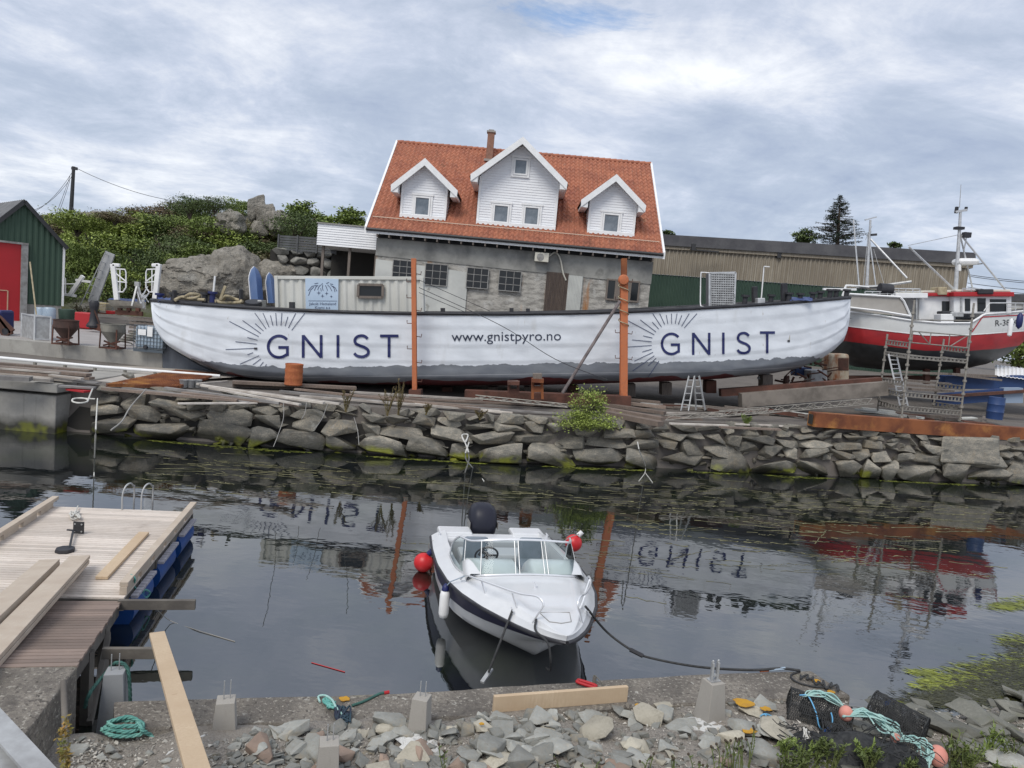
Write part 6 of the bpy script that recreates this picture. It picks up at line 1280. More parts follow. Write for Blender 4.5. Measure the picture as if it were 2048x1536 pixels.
# fenders, buoys, mooring lines
def fender(p, lab, nm='fender', m_='white'): 
    return MB().lathe(p, [(0, -.26), (.06, -.24), (.075, -.18), (.075, .10), (.06, .15), (.03, .18), (0, .2)], 14).build(nm, m_, smooth=60, label=lab, cat='fender')
fp = MBT @ Vector((2.55, -1.16, .42)); fo_ = fender(fp, 'slim white fender with a blue top hanging on the motor boat side')
MB().lathe(fp+Vector((0, 0, .17)), [(.055, 0), (.05, .05), (.015, .1)], 12).build('fender_cap', 'navy', fo_, smooth=60)
MB().tube([fp+Vector((0, 0, .22)), MBT @ Vector((2.62, -1.1, .75)), MBT @ Vector((2.86, -.93, .93))], .008, 5).build('cord', 'tankblue', label='thin blue cord holding the slim white fender', cat='cord')
mat('redbuoy', (.62, .018, .022), (.52, .02, .025), 2, .4)
for loc_, lab, at_ in (((.21, -1.25, .17), 'round red buoy floating left of the motor boat', (.35, -1.12, .62)), ((.35, 1.36, .34), 'round red buoy hanging at the right side of the motor boat', (.6, 1.12, .62))):
    p = MBT @ Vector(loc_) if loc_[1] < 0 else PZ(1147, 1086, .28); t = thing('mooring_buoy', lab, 'buoy', p, 'round red buoys beside the motor boat'); MB().ball(p, .172, 20, 14).build('ball', 'redbuoy', t, smooth=180); MB().tube([p+Vector((.08, 0, .16)), p+Vector((.15, 0, .24))], .05, 8).build('eye', 'navy' if loc_[1] < 0 else 'white', t, smooth=60)
    MB().tube(cr([p+Vector((.1, 0, .2)), lerp(p, MBT @ Vector(at_), .5)+Vector((0, 0, .12)), MBT @ Vector(at_)], 4), .008, 5).build('cord', 'ropegrey', label='thin cord tying the %s buoy to the motor boat' % ('left red' if loc_[1] < 0 else 'right red'), cat='cord')
mat('blackrope', (.03, .032, .035), (.05, .05, .05), 20, .8, .5, 80)
c1 = MBT @ dz(4.1, -.50, .05); c2 = MBT @ dz(4.2, .44, .12)
MB().tube(cr([c1, lerp(c1, PZ(975, 1350, .35), .5), PZ(977, 1345, .30)], 5), .016, 6).build('mooring_rope', 'blackrope', smooth=80, label='dark rope hanging from the bow cleat down to a perforated float', cat='rope')
t = MB(); e0, e1 = PZ(983, 1338, .3), PZ(964, 1365, .22); t.beam(e0, e1, .05, .03); t.build('rope_float', 'galv', label='short perforated grey strip at the end of the dark bow rope', cat='float')
MB().tube(cr([c2, PZ(1215, 1265, .55), PZ(1268, 1303, .42), PZ(1310, 1318, .35), PZ(1400, 1334, .45), PZ(1500, 1340, .66), PZ(1560, 1337, .70), PZ(1600, 1341, .69)], 6), .016, 6).build('mooring_rope', 'blackrope', smooth=80, label='long dark mooring rope from the right bow to the concrete quay corner', cat='rope')
MB().tube([PZ(1260, 1299, .45), PZ(1286, 1312, .41)], .03, 8).build('rope_sleeve', 'black', label='thick black rubber sleeve on the long mooring rope', cat='sleeve')
MB().tube([PZ(1520, 1341, .67), PZ(1536, 1340, .675)], .022, 8).build('rope_whipping', 'orange', label='orange tape on the long mooring rope at the quay edge', cat='tape')
MB().tube([PZ(1537, 1340, .68), PZ(1570, 1337, .70)], .021, 8).build('rope_splice', 'tankblue', label='blue splice on the long mooring rope at the quay edge', cat='splice')
a = MB(); hk = cr([MBT @ Vector(v) for v in ((4.50, -.29, 1.0), (4.66, -.33, .93), (4.86, -.22, .86), (4.86, -.16, .6), (4.5, -.05, .33), (4.18, 0, .2))], 5); a.tube(hk, .015, 6).build('bow_line', 'blackrope', smooth=80, label='dark line looped over the bow down to the stem', cat='rope')
# ================================================================ floating dock and gangway
mat('deckw', (.68, .62, .56), (.56, .50, .44), 1.2, .85, .2, 30, island=.16, wpos=True, grain=((.50, .43, .37), 12, (.6, 9, 1)), spots=[((.34, .29, .25), 1.5, .60, .72), ((.22, .17, .13), 7, .72, .76)]); mat('neww', (.52, .455, .375), (.42, .35, .28), 1.5, .8, .2, 20, stretch=(2, 2, 2), wpos=True, grain=((.46, .38, .30), 9, (5, .6, 5)), spots=[((.27, .18, .12), 3.2, .70, .74)]); mat('oldgang', (.27, .20, .165), (.19, .145, .12), 1.5, .9, .3, 20, island=.25, wpos=True, grain=((.20, .155, .13), 14, (.6, 9, 1)))
mat('newpale', (.56, .44, .30), (.46, .34, .22), 1.3, .75, .1, 20, wpos=True, spots=[((.30, .18, .10), 3.5, .68, .72)], grain=((.48, .36, .24), 10, (5, 5, 1))); mat('floatblue', (.008, .06, .24), (.012, .075, .29), 2, .4); mat('stripgrey', (.42, .41, .45), (.33, .32, .35), 6, .7); mat('timberg', (.16, .145, .125), (.10, .09, .08), 2, .9, .3, 20, wpos=True)
ZD = .5
A_, B_, C_ = PZ(138, 1014, ZD), PZ(386, 1024, ZD), PZ(247, 1196, ZD); wv = (A_-B_)*1.15; D_ = C_+wv
dk = thing('floating_dock', 'pale planked floating dock carried by blue floats at the left', 'dock', (B_+D_)/2-Vector((0, 0, ZD)))
a = MB(); n_ = 46
for i in range(n_):
    t0, t1 = i/n_, (i+.86)/n_; q = [lerp(B_, C_, t0), lerp(B_, C_, t1), lerp(B_+wv, D_, t1), lerp(B_+wv, D_, t0)]; a.hexa([v-Vector((0, 0, .028)) for v in q], q)
a.build('deck_boards', 'deckw', dk)
a = MB(); a.beam(C_+Vector((.0, .02, -.1)), D_+Vector((0, .02, -.1)), .05, .15).beam(B_+Vector((0, 0, -.1)), B_+wv+Vector((0, 0, -.1)), .05, .15).beam(B_+Vector((-.05, 0, -.1)), C_+Vector((-.05, 0, -.1)), .05, .15).beam(B_+wv+Vector((.05, 0, -.1)), D_+Vector((.05, 0, -.1)), .05, .15)
for k in range(1, 5): a.beam(lerp(B_, C_, k/5)-Vector((0, 0, .12)), lerp(B_+wv, D_, k/5)-Vector((0, 0, .12)), .05, .15)
a.build('joists', 'timberg', dk)
for s_, nm in ((0, 'kerb_beam'), (1, 'kerb_beam')):
    o_ = wv*(.985 if s_ else .015); p, q = B_+o_, C_+o_; a = MB().beam(p+Vector((0, .1, .14)), lerp(p, q, .97)+Vector((0, 0, .14)), .11, .06); kb = a.build(nm, 'neww', dk, bevel=.005)
    a = MB()
    for k in range(6): a.beam(lerp(p, q, (k+.1)/6)+Vector((0, 0, .055)), lerp(p, q, (k+.85)/6)+Vector((0, 0, .055)), .09, .105)
    a.build('kerb_block', 'neww', kb)
sd = (B_-A_).normalized()
for k in range(3):
    p, q = lerp(B_, C_, .03+k*.33), lerp(B_, C_, .27+k*.33); o_ = sd*.02
    MB().tube([p-sd*.20-Vector((0, 0, .33)), q-sd*.20-Vector((0, 0, .33))], .26, 18).build('float', 'floatblue', dk, smooth=60)
    p2, q2 = p+wv, q+wv; MB().tube([p2-Vector((0, 0, .30)), q2-Vector((0, 0, .30))], .25, 18).build('float', 'floatblue', dk, smooth=60)
    st = MB(); nn_ = 9
    for j in range(nn_): a0, a1 = lerp(p, q, j/nn_), lerp(p, q, (j+.8)/nn_); st.beam(a0+sd*.05-Vector((0, 0, .11)), a1+sd*.05-Vector((0, 0, .11)), .09, .04)
    st.build('side_strip', 'stripgrey', dk)
for x in (251, 289):
    p = PZ(x, 1016, ZD+.0); h_ = .46
    pts = [p+Vector((.0, -.12, 0)), p+Vector((.0, -.12, h_*.6)), p+Vector((.02, -.06, h_*.93)), p+Vector((.04, .06, h_)), p+Vector((.05, .16, h_*.85)), p+Vector((.05, .2, .3)), p+Vector((.05, .2, -.5))]
    MB().tube(cr(pts, 5), .016, 8).build('ladder_handle', 'galv', dk, smooth=60)
MB().tube([PZ(251, 1016, .3)+Vector((.05, .2, -.1)), PZ(289, 1016, .3)+Vector((.05, .2, -.1))], .02, 6).build('ladder_rung', 'galv', dk)
MB().beam(PZ(288, 1066, ZD+.03), PZ(203, 1156, ZD+.03), .16, .045).build('plank', 'newpale', bevel=.004, label='loose new yellow plank lying alone on the dock boards', cat='plank')
t = thing('steel_bracket', 'black steel bracket with square plate and round foot lying on the dock', 'bracket', PZ(140, 1085, ZD)); p, q = PZ(157, 1068, ZD), PZ(130, 1103, ZD)
MB().box(p+Vector((0, 0, .11)), (.17, .02, .2), .1).build('plate', 'gutter', t, bevel=.004)
a = MB()
for sx in (-1, 1):
    for sz in (-1, 1): a.lathe(p+Vector((sx*.055, -.012, .11+sz*.06)), [(0, 0), (.014, 0), (.014, .006), (0, .006)], 8, (0, -1, 0))
a.build('bolt', 'galv', t)
MB().lathe(q, [(0, 0), (.135, 0), (.14, .02), (.13, .055), (0, .06)], 8).build('foot', 'black', t, smooth=30)
MB().beam(p+Vector((-.03, -.1, .08)), q+Vector((.04, .05, .05)), .03, .03).beam(p+Vector((-.13, -.1, .09)), p+Vector((.08, -.1, .09)), .03, .02).build('arm', 'black', t)
r = random.Random(4)
MB().tube(cr([PZ(148+r.uniform(-11, 11)+(i*.15), 1030+r.uniform(-9, 9), ZD+.02+i*.002) for i in range(26)]+[PZ(156, 1012, ZD+.05)], 4), .012, 5).build('rope', 'ropew', smooth=80, label='heap of white rope at the far left corner of the dock', cat='rope')
MB().tube(cr([PZ(250, 1155, .62), PZ(262, 1150, .66), PZ(270, 1158, .62), PZ(268, 1172, .45), PZ(280, 1185, .3), PZ(292, 1195, .15), PZ(300, 1185, .2), PZ(288, 1180, .3), PZ(286, 1197, .15)], 5), .014, 6).build('rope', mat('teal', (.10, .33, .29), (.16, .42, .37), 12, .8, .5, 90), smooth=80, label='thin green rope tied round the near right kerb of the dock', cat='rope')
# gangway
g0, g1 = PZ(243, 1202, .53), PZ(153, 1332, 1.07); bd = (PZ(0, 1335, 1.07)-g1); bd = bd/bd.length*1.55
gw = thing('gangway', 'old brown boarded gangway between the concrete ramp and the dock', 'gangway', (g0+g1)/2-Vector((0, 0, .8)))
a = MB(); n_ = 24
for i in range(n_):
    t0, t1 = i/n_, (i+.88)/n_; j_ = Vector((r.uniform(-.01, .01), 0, 0)); q = [lerp(g0, g1, t0)+j_, lerp(g0, g1, t1)+j_, lerp(g0, g1, t1)+bd, lerp(g0, g1, t0)+bd]; a.hexa([v-Vector((0, 0, .03)) for v in q], q)
a.build('deck_boards', 'oldgang', gw)
for f_ in (.04, .5, .96): MB().beam(g0+bd*f_-Vector((0, 0, .12)), g1+bd*f_-Vector((0, 0, .12)), .07, .16).build('stringer', 'timberg', gw)
for f_ in (.35, .7):
    p = lerp(g0, g1, f_)+bd*.03; MB().beam(p-Vector((0, 0, .1)), Vector((p.x, p.y, -.6)), .09, .09).build('leg', 'timberg', gw)
MB().beam(lerp(g0, g1, .35)-Vector((0, 0, .2)), lerp(g0, g1, .72)-Vector((0, 0, .9)), .05, .12).build('brace', 'timberg', gw)
MB().beam(PZ(236, 1209, .50), PZ(391, 1209, .50), .06, .13).build('beam', 'timberg', bevel=.004, label='grey weathered beam sticking out right at the dock end of the gangway', cat='beam')
MB().beam(PZ(205, 1306, .62), PZ(318, 1306, .62), .06, .12).build('beam', 'timberg', bevel=.004, label='shorter grey beam under the far end of the long pale plank', cat='beam')
for i, (a0, z0, a1, z1, w_, m_, lab) in enumerate([((98, 1128), .62, (-70, 1284), 1.10, .27, 'neww', 'lower board of the left pair running from the dock to the left edge'), ((99, 1122), .67, (-70, 1276), 1.16, .25, 'neww', 'upper board of the left pair running from the dock to the left edge'), ((157, 1124), .62, (-70, 1368), 1.14, .28, 'neww', 'lower board of the right pair lying over the gangway'), ((160, 1114), .68, (-70, 1356), 1.20, .26, 'neww', 'upper board of the right pair lying over the gangway')]):
    MB().beam(PZ(*a0, z0), PZ(*a1, z1), w_, .05).build('plank', m_, bevel=.004, label=lab, cat='plank', group='paired boards laid over dock and gangway')
MB().beam(P(314, 1268, 7.8), P(401, 1560, 4.55), .155, .048).build('plank', 'newpale', bevel=.004, label='long pale new plank pointing from the bottom edge over the water', cat='plank')
MB().tube(cr([PZ(308, 1213, .45), PZ(340, 1241, .03), PZ(400, 1262, .01), PZ(470, 1283, .005)], 5), .006, 4).build('cord', 'ropegrey', label='thin pale line running from the grey beam into the water', cat='cord')
MB().tube([PZ(623, 1325, .006), PZ(655, 1334, .006), PZ(690, 1344, .006)], .006, 4).build('cord', 'reddoor', label='thin red line floating on the water left of the boat bow', cat='cord')
# ================================================================ near shore objects
def gz(x, y, it=3, add=0):
    z = .5
    for _ in range(it): p = PZ(x, y, z); z = shz(p.x, p.y)+add
    return PZ(x, y, z), z
cr_ = thing('concrete_ramp', 'dark stained concrete landing block in the lower left corner under the gangway', 'ramp', (-5, 5.4, 0))
a0 = PZ(156, 1331, 1.06); b0 = PZ(53, 1464, 1.06); e_ = b0+(b0-a0)*1.6
a = MB(); q = [a0, Vector((a0.x-4.2, a0.y-.9, 1.06)), Vector((e_.x-4.2, e_.y-.9, 1.06)), e_][::-1]
a.hexa([Vector((v.x, v.y, -.5)) for v in q], q).build('block', 'conc_dark', cr_, bevel=.02)
MB().beam(P(-25, 1425, 4.3), P(120, 1585, 3.75), .13, .02).beam(P(-60, 1440, 4.3), P(60, 1600, 3.75), .2, .02).build('metal_rail', 'galv', label='flat grey metal rail slanting across the lower left corner', cat='rail')
MB().tube([P(127, 1362, 5.75), P(134, 1560, 5.2)], .024, 8).build('stake', 'timberg', smooth=60, label='grey wooden stake standing beside the concrete landing block', cat='stake')
leaves(MB(), P(129, 1490, 5.1), (.045, .04, .19), 260, .018, 31, 26, shell=0).build('creeping_plant', mat('sedum', (.16, .17, .04), (.38, .20, .05), 6, .8, island=.3), label='small orange and green plant climbing the wooden stake', cat='plant')
def post(bx, by, ty, wt, wb, tw_, lab, rods=((-.02, .0), (.03, .01)), rh=.17, m_='postc', z=None):
    z = shz(*PZ(bx, by, .5).xy)+.0 if z is None else z; b = PZ(bx, by, z); b.y += wb*b.y/1450*.45; s_ = b.y/1450; h_ = (by-ty)*s_*1.02; t = thing('concrete_post', lab, 'post', b, 'concrete foundation posts on the near shore'); R = Rz(tw_)
    a = MB(); wt, wb = wt*s_, wb*s_; a.hexa([b+R @ Vector(v)+Vector((0, 0, -.08)) for v in ((-wb/2, -wb/2, 0), (wb/2, -wb/2, 0), (wb/2, wb/2, 0), (-wb/2, wb/2, 0))], [b+R @ Vector(v) for v in ((-wt/2, -wt/2, h_), (wt/2, -wt/2, h_), (wt/2, wt/2, h_), (-wt/2, wt/2, h_))])
    a.build('shaft', m_, t, bevel=.006)
    for rx_, ry_ in rods: p = b+R @ Vector((rx_, ry_, h_-.02)); MB().tube([p, p+Vector((0, 0, rh))], .0055, 6).build('rod', 'galv', t)
    return b, h_
mat('postc', (.36, .34, .305), (.30, .28, .25), 1.5, .9, .2, 90, grain=((.32, .30, .27), 70), spots=[((.20, .18, .15), 3, .62, .8, (2, 2, .6))])
mat('postg', (.30, .31, .32), (.24, .25, .26), 1.5, .9, .2, 90, grain=((.27, .28, .29), 70))
P1b, P1h = post(214, 1460, 1345, 37, 56, .28, 'tall grey concrete post with green rope round it beside the gangway', ((-.04, 0), (.03, .01)), .19, 'postg')
post(440, 1474, 1405, 37, 51, .3, 'squat brown grey concrete post with two thin rods left of the middle', ((-.02, 0), (.035, .01)), .2)
post(836, 1473, 1397, 33, 42, -.2, 'concrete post with a diagonal crack at the left end of the timber'); post(648, 1575, 1487, 40, 50, .25, 'concrete post cut by the bottom picture edge')
b4, h4 = post(1424, 1450, 1367, 33, 50, .42, 'concrete post topped by a galvanised fork bracket near the lobster pots', ())
R = Rz(.42); a = MB()
for sx in (-.035, .035): a.beam(b4+R @ Vector((sx, 0, h4)), b4+R @ Vector((sx, 0, h4+.2)), .022, .055).lathe(b4+R @ Vector((sx, 0, h4+.2)), [(.012, 0), (.012, .02), (0, .03)], 8)
a.box(b4+Vector((0, 0, h4+.006)), (.12, .09, .012), R).box(b4+Vector((0, 0, h4+.06)), (.05, .04, .02), R).build('fork_bracket', 'galv', label='galvanised fork bracket bolted on the right concrete post', cat='bracket')
mat('paper', (.62, .62, .60), (.46, .46, .45), 9, .9, .8, 40)
def paper(px, py, w_, d_, seed, lab):
    z0 = shz(*PZ(px, py, .5).xy)+.035; c = PZ(px, py, z0); rr = random.Random(seed); rws = []
    for j in range(9):
        rws.append([Vector((c.x+(i/12-.5)*w_*(1+.2*math.sin(j*1.3+seed)), c.y+(j/8-.5)*d_*(1+.25*math.cos(i*.9+seed)), z0+noise.noise(Vector((i*.8, j*.9, seed)))*.035-.03*((i/6-1)**2+(j/4-1)**2))) for i in range(13)])
    MB().grid(rws).build('paper_sheet', 'paper', label=lab, cat='paper')
paper(430, 1480, .6, .34, 1, 'crumpled white sheet under the squat brown grey post'); paper(842, 1478, .42, .28, 2, 'crumpled white printed sheet under the cracked middle post'); paper(1430, 1452, .62, .36, 3, 'crumpled white sheet under the right post with the fork bracket')
p, q = PZ(985, 1427, SZ), PZ(1253, 1405, SZ); MB().beam(p+Vector((0, .03, .088)), q+Vector((0, .03, .088)), .048, .172).build('timber', 'newpale', bevel=.004, label='new yellow timber standing on edge on the concrete quay slab', cat='timber')
# red rope handle and steel tube
t = thing('rope_winder', 'red plastic rope handle lying on the quay slab edge', 'handle', PZ(1172, 1366, SZ)); p, q = PZ(1156, 1362, SZ+.03), PZ(1190, 1373, SZ+.03); a = MB(); d = (q-p).normalized(); s2 = Vector((-d.y, d.x, 0))*.032
a.tube(cr([p, p+s2*.8, lerp(p, q, .5)+s2, q+s2*.8, q, q-s2*.8, lerp(p, q, .5)-s2, p-s2*.8, p], 4), .018, 7).build('grip', 'reddoor', t, smooth=60)
p = PZ(1188, 1368, SZ); MB().lathe(p, [(.022, 0), (.022, .095), (.016, .095), (.016, 0)], 14, cap=False).tube(cr([p+Vector((.02, 0, .085)), p+Vector((.07, -.02, .05)), p+Vector((.1, -.03, .01))], 4), .005, 5).build('steel_tube', 'hopgrey', smooth=40, label='short rusty steel tube standing in the slab by the red handle', cat='tube')
# three-strand ropes
def rope3(pts, r_, m_, **k):
    c = cr(pts, 8); a = MB(); L_ = 0; ph = []
    for i in range(len(c)): L_ += (c[i]-c[i-1]).length if i else 0; ph.append(L_/(r_*7)*2*math.pi)
    # resample finely
    fine = [c[0]]; 
    for a_, b_ in zip(c, c[1:]):
        n_ = max(1, int((b_-a_).length/(r_*1.1))); fine += [lerp(a_, b_, j/n_) for j in range(1, n_+1)]
    L_ = 0; strands = [[], [], []]
    for i, p in enumerate(fine):
        t = (fine[min(i+1, len(fine)-1)]-fine[max(i-1, 0)]).normalized(); u = t.cross(Vector((0, 0, 1)));
        u = u.normalized() if u.length > .05 else Vector((1, 0, 0)); w_ = u.cross(t)
        L_ += (p-fine[i-1]).length if i else 0
        for s_ in range(3): an = L_/(r_*8)*2*math.pi+s_*2.094; strands[s_].append(p+(u*math.cos(an)+w_*math.sin(an))*r_*.52)
    for s_ in strands: a.tube(s_, r_*.55, 5)
    return a.build('rope', m_, smooth=80, **k)
mat('tealthick', (.10, .30, .26), (.20, .44, .38), 7, .85, .5, 90); mat('darkteal', (.03, .09, .075), (.05, .14, .12), 9, .85, .5, 90)
cc = PZ(248, 1466, .60); pts = []
for i in range(46): an = i*.42; rr_ = .20-.0016*i+.012*math.sin(i*1.9); pts.append(cc+Vector((rr_*math.cos(an), rr_*.62*math.sin(an), .012+.0022*i+.01*math.sin(i*.8))))
pts += [PZ(285, 1460, .68), PZ(300, 1470, .6), PZ(311, 1481, .55)]
rope3(pts, .019, 'tealthick', label='thick turquoise rope coiled at the foot of the tall grey post', cat='rope')
tpp = P1b+Vector((0, 0, P1h)); rope3([PZ(170, 1415, .55), PZ(180, 1385, .75), P1b+Vector((-.13, .1, P1h-.06)), tpp+Vector((-.04, .09, .03)), tpp+Vector((.08, .06, .01)), P1b+Vector((.15, 0, P1h*.7)), P1b+Vector((.17, -.02, P1h*.3)), P1b+Vector((.18, -.05, .03))], .019, 'darkteal', label='thick dark green rope looped over the top of the tall grey post', cat='rope')
MB().tube(cr([PZ(185, 1470, .56), PZ(200, 1485, .55), PZ(220, 1492, .55)], 4), .014, 6).build('rope', 'teal', smooth=80, label='thin green rope end lying left of the turquoise coil', cat='rope')
mat('paleteal', (.30, .50, .47), (.40, .58, .54), 12, .85, .5, 90)
def slz(k=.0): return SZ+.015+k
MB().tube(cr([PZ(*v) for v in ((640, 1404, slz()), (637, 1393, slz()), (650, 1391, slz(.03)), (664, 1400, slz(.04)), (673, 1416, slz(.03)), (686, 1432, slz(.02)), (695, 1455, slz(-.02)), (699, 1482, .62), (690, 1502, .58), (683, 1510, .56), (700, 1508, .57), (718, 1500, .58), (722, 1490, .6))], 6), .012, 6).build('rope', 'paleteal', smooth=80, label='pale turquoise rope snaking over the quay slab down to the rubble', cat='rope')
MB().tube(cr([PZ(650+r.uniform(-5, 22), 1400+r.uniform(-3, 16), slz(.02)) for i in range(14)], 4), .012, 5).build('rope', 'teal', smooth=80, label='small knot of green rope on the slab left of the dark tangle', cat='rope')
MB().tube(cr([PZ(684+r.uniform(-15, 17), 1427+r.uniform(-18, 18), slz(.01+i*.0015)) for i in range(30)], 4), .011, 5).build('rope', mat('inkrope', (.015, .018, .04), (.02, .05, .07), 9, .8), smooth=80, label='tangle of dark navy rope lying on the quay slab', cat='rope')
MB().tube(cr([PZ(*v) for v in ((704, 1411, slz()), (722, 1405, slz()), (740, 1397, slz()), (758, 1388, slz()), (772, 1385, slz()))], 5), .014, 6).build('rope', 'darkteal', smooth=80, label='dark green rope end reaching the slab edge with an orange tip', cat='rope')
MB().tube([PZ(768, 1386, slz()), PZ(778, 1384, slz())], .018, 7).build('rope_whipping', 'reddoor', label='orange red tip of the dark green rope at the slab edge', cat='tape')
rc = random.Random(9)
MB().tube(cr([PZ(1602+i*3.2+rc.uniform(-5, 5), 1352+i*1.1+rc.uniform(-7, 7), slz(.01+.001*i)) for i in range(26)], 4), .012, 5).build('mooring_rope', 'blackrope', smooth=80, label='dark tangled rope end with rusty loops at the slab corner', cat='rope')
MB().tube(cr([PZ(1600, 1343, slz()), PZ(1582, 1350, slz()), PZ(1590, 1362, slz()), PZ(1620, 1372, slz()), PZ(1650, 1376, slz()), PZ(1670, 1388, .62)], 5), .012, 5).build('mooring_rope', 'blackrope', smooth=80, label='loose dark rope loop lying on the slab behind the lobster pots', cat='rope')
# lobster pots
mat('net', (.012, .013, .014), (.035, .036, .036), 20, .8)
def pot(c, Lx, Wy, H_, rz_, tilt, lab, seed):
    M = Matrix.Translation(c) @ Matrix.Rotation(rz_, 4, 'Z') @ Matrix.Rotation(tilt, 4, 'Y'); t = thing('lobster_pot', lab, 'lobster pot', c, M=M)
    def S(u, v): an = math.pi*v; return Vector((Lx*(u-.5)+.01*noise.noise(Vector((u*9, v*9, seed))), -Wy/2*math.cos(an), H_*math.sin(an)**.75+.008*noise.noise(Vector((u*7, v*8, seed+4)))))
    a = MB(M)
    for k in range(50):
        for s_ in (1, -1):
            pts = [S(u, v) for u, v in [((k/49)*1.6-.3+s_*(j/16-.5)*.5, j/16) for j in range(17)] if 0 <= u <= 1]
            if len(pts) > 2: a.tube(pts, .0042, 3, cap=False)
    for e in (0, 1):
        for k in range(12):
            v = (k+.5)/12; p = S(e, v); a.tube([Vector((p.x, p.y, 0)), p], .003, 3, cap=False)
        for k in range(1, 9):
            z = H_*k/9; w_ = Wy/2*math.sqrt(max(0, 1-(k/9)**2)); a.tube([Vector((Lx*(e-.5), -w_, z)), Vector((Lx*(e-.5), w_, z))], .003, 3, cap=False)
    a.build('netting', 'net', t)
    a = MB(M)
    for u in (0, .33, .66, 1): a.tube([S(u, j/14) for j in range(15)], .009, 5)
    for v in (0, .5, 1): a.tube([S(0, v), S(1, v)], .008, 5)
    for k in range(9): a.tube([Vector((Lx*(k/8-.5), -Wy/2, .0)), Vector((Lx*(k/8-.5), Wy/2, .0))], .007, 4)
    a.build('frame', 'net', t)
    MB(M).tube([Vector((-Lx*.3, 0, H_*.5)), Vector((0, 0, H_*.45)), Vector((Lx*.3, 0, H_*.5))], [.12, .05, .12], 8, cap=False).build('funnel_net', 'net', t)
pz_ = .50
pot(PZ(1628, 1462, pz_), .62, .46, .38, -.35, .1, 'left black netted lobster pot under pale turquoise rope', 1); pot(PZ(1786, 1462, pz_-.05), .55, .42, .33, -.75, .15, 'black netted lobster pot at the right with a blue rope on top', 3); pot(PZ(1700, 1520, pz_), .66, .44, .30, -.3, .1, 'lowest black lobster pot among weeds at the bottom edge', 5)
a = MB(); rn9 = random.Random(6); rws = []
cN = gz(1700, 1512)[0]
for j in range(13):
    rws.append([Vector((cN.x+(i/22-.5)*1.5, cN.y+(j/12-.5)*.75, cN.z+.26*math.exp(-(((i-11)/7.5)**2+((j-6)/4)**2))+.13*abs(noise.noise(Vector((i*.9, j*1.1, 2))))-.05)) for i in range(23)])
a.grid(rws)
for k in range(60): p = cN+Vector((rn9.uniform(-.7, .7), rn9.uniform(-.3, .3), rn9.uniform(.08, .26))); a.tube(cr([p+Vector((rn9.uniform(-.12, .12), rn9.uniform(-.1, .1), rn9.uniform(-.05, .06))) for _ in range(5)], 3), .005, 3)
a.build('fishing_net', 'net', smooth=60, label='black crumpled fishing net heaped beneath the lobster pots', cat='net')
mat('buoypink', (.58, .22, .17), (.66, .32, .26), 3, .6)
def tangle(pts, n_, spread, r_, m_, lab, seed, nm='rope'):
    rr = random.Random(seed); a = MB()
    path = []
    for k in range(n_):
        off = [Vector((rr.gauss(0, 1), rr.gauss(0, 1), abs(rr.gauss(0, .6))))*spread for _ in pts]; q = [Vector(p)+o*(math.sin(math.pi*(i+.15)/(len(pts)-.7))) for i, (p, o) in enumerate(zip(pts, off))]
        path += q if k % 2 == 0 else q[::-1]
    a.tube(cr(path, 4), r_, 5); return a.build(nm, m_, smooth=80, label=lab, cat='rope')
def pb(x, y, z): return PZ(x, y, z)
tangle([pb(1610, 1392, .92), pb(1640, 1388, .95), pb(1668, 1402, .9), pb(1690, 1418, .85)], 12, .035, .0075, 'paleteal', 'upper pale turquoise rope bundle draped over the left lobster pot', 2)
tangle([pb(1690, 1432, .84), pb(1725, 1428, .86), pb(1760, 1445, .82), pb(1790, 1470, .76), pb(1792, 1478, .7)], 20, .05, .0085, 'paleteal', 'big pale turquoise rope hank between two pink buoys', 3)
tangle([pb(1800, 1482, .7), pb(1825, 1480, .72), pb(1848, 1500, .66), pb(1845, 1530, .6), pb(1815, 1500, .62)], 16, .05, .0085, 'paleteal', 'lowest pale turquoise rope hank in the bottom right', 4)
for (x, y, z, r_, lab) in ((1692, 1427, .84, .072, 'pink round float between the two upper turquoise rope bundles'), (1790, 1475, .74, .05, 'small pink float joining the big and the lowest turquoise hank'), (1875, 1512, .6, .095, 'largest pink float at the lower end of the turquoise ropes')):
    MB().ball(pb(x, y, z), r_, 18, 12, (1, 1, 1.15)).build('float', 'buoypink', smooth=180, label=lab, cat='float')
tangle([pb(1595, 1500, .62), pb(1610, 1478, .72), pb(1620, 1465, .76), pb(1612, 1490, .7), pb(1610, 1512, .6)], 6, .03, .010, 'ropew', 'white and pink rope knot in front of the left lobster pot', 6)
MB().tube(cr([pb(1535, 1508, .56), pb(1550, 1490, .6), pb(1585, 1487, .62), pb(1605, 1495, .62)], 5), .011, 6).build('rope', 'ropew', smooth=80, label='white rope end lying on the flat stone left of the pots', cat='rope')
mat('bluerope', (.12, .36, .60), (.18, .45, .68), 9, .8)
MB().tube(cr([pb(1555, 1438, .6), pb(1530, 1428, .68), pb(1516, 1440, .6), pb(1514, 1465, .56), pb(1520, 1482, .56), pb(1545, 1490, .55)], 5), .009, 5).tube(cr([pb(1530, 1429, .68), pb(1545, 1445, .62), pb(1558, 1444, .6), pb(1550, 1432, .65)], 5), .009, 5).build('rope', 'bluerope', smooth=80, label='light blue rope loop on the stones left of the lobster pots', cat='rope')
MB().tube(cr([pb(1600, 1390, .95), pb(1617, 1393, .92), pb(1632, 1425, .85), pb(1640, 1455, .75), pb(1660, 1462, .7), pb(1665, 1440, .8), pb(1662, 1425, .86)], 5), .008, 5).build('rope', 'bluerope', smooth=80, label='light blue rope hanging over the left lobster pot', cat='rope')
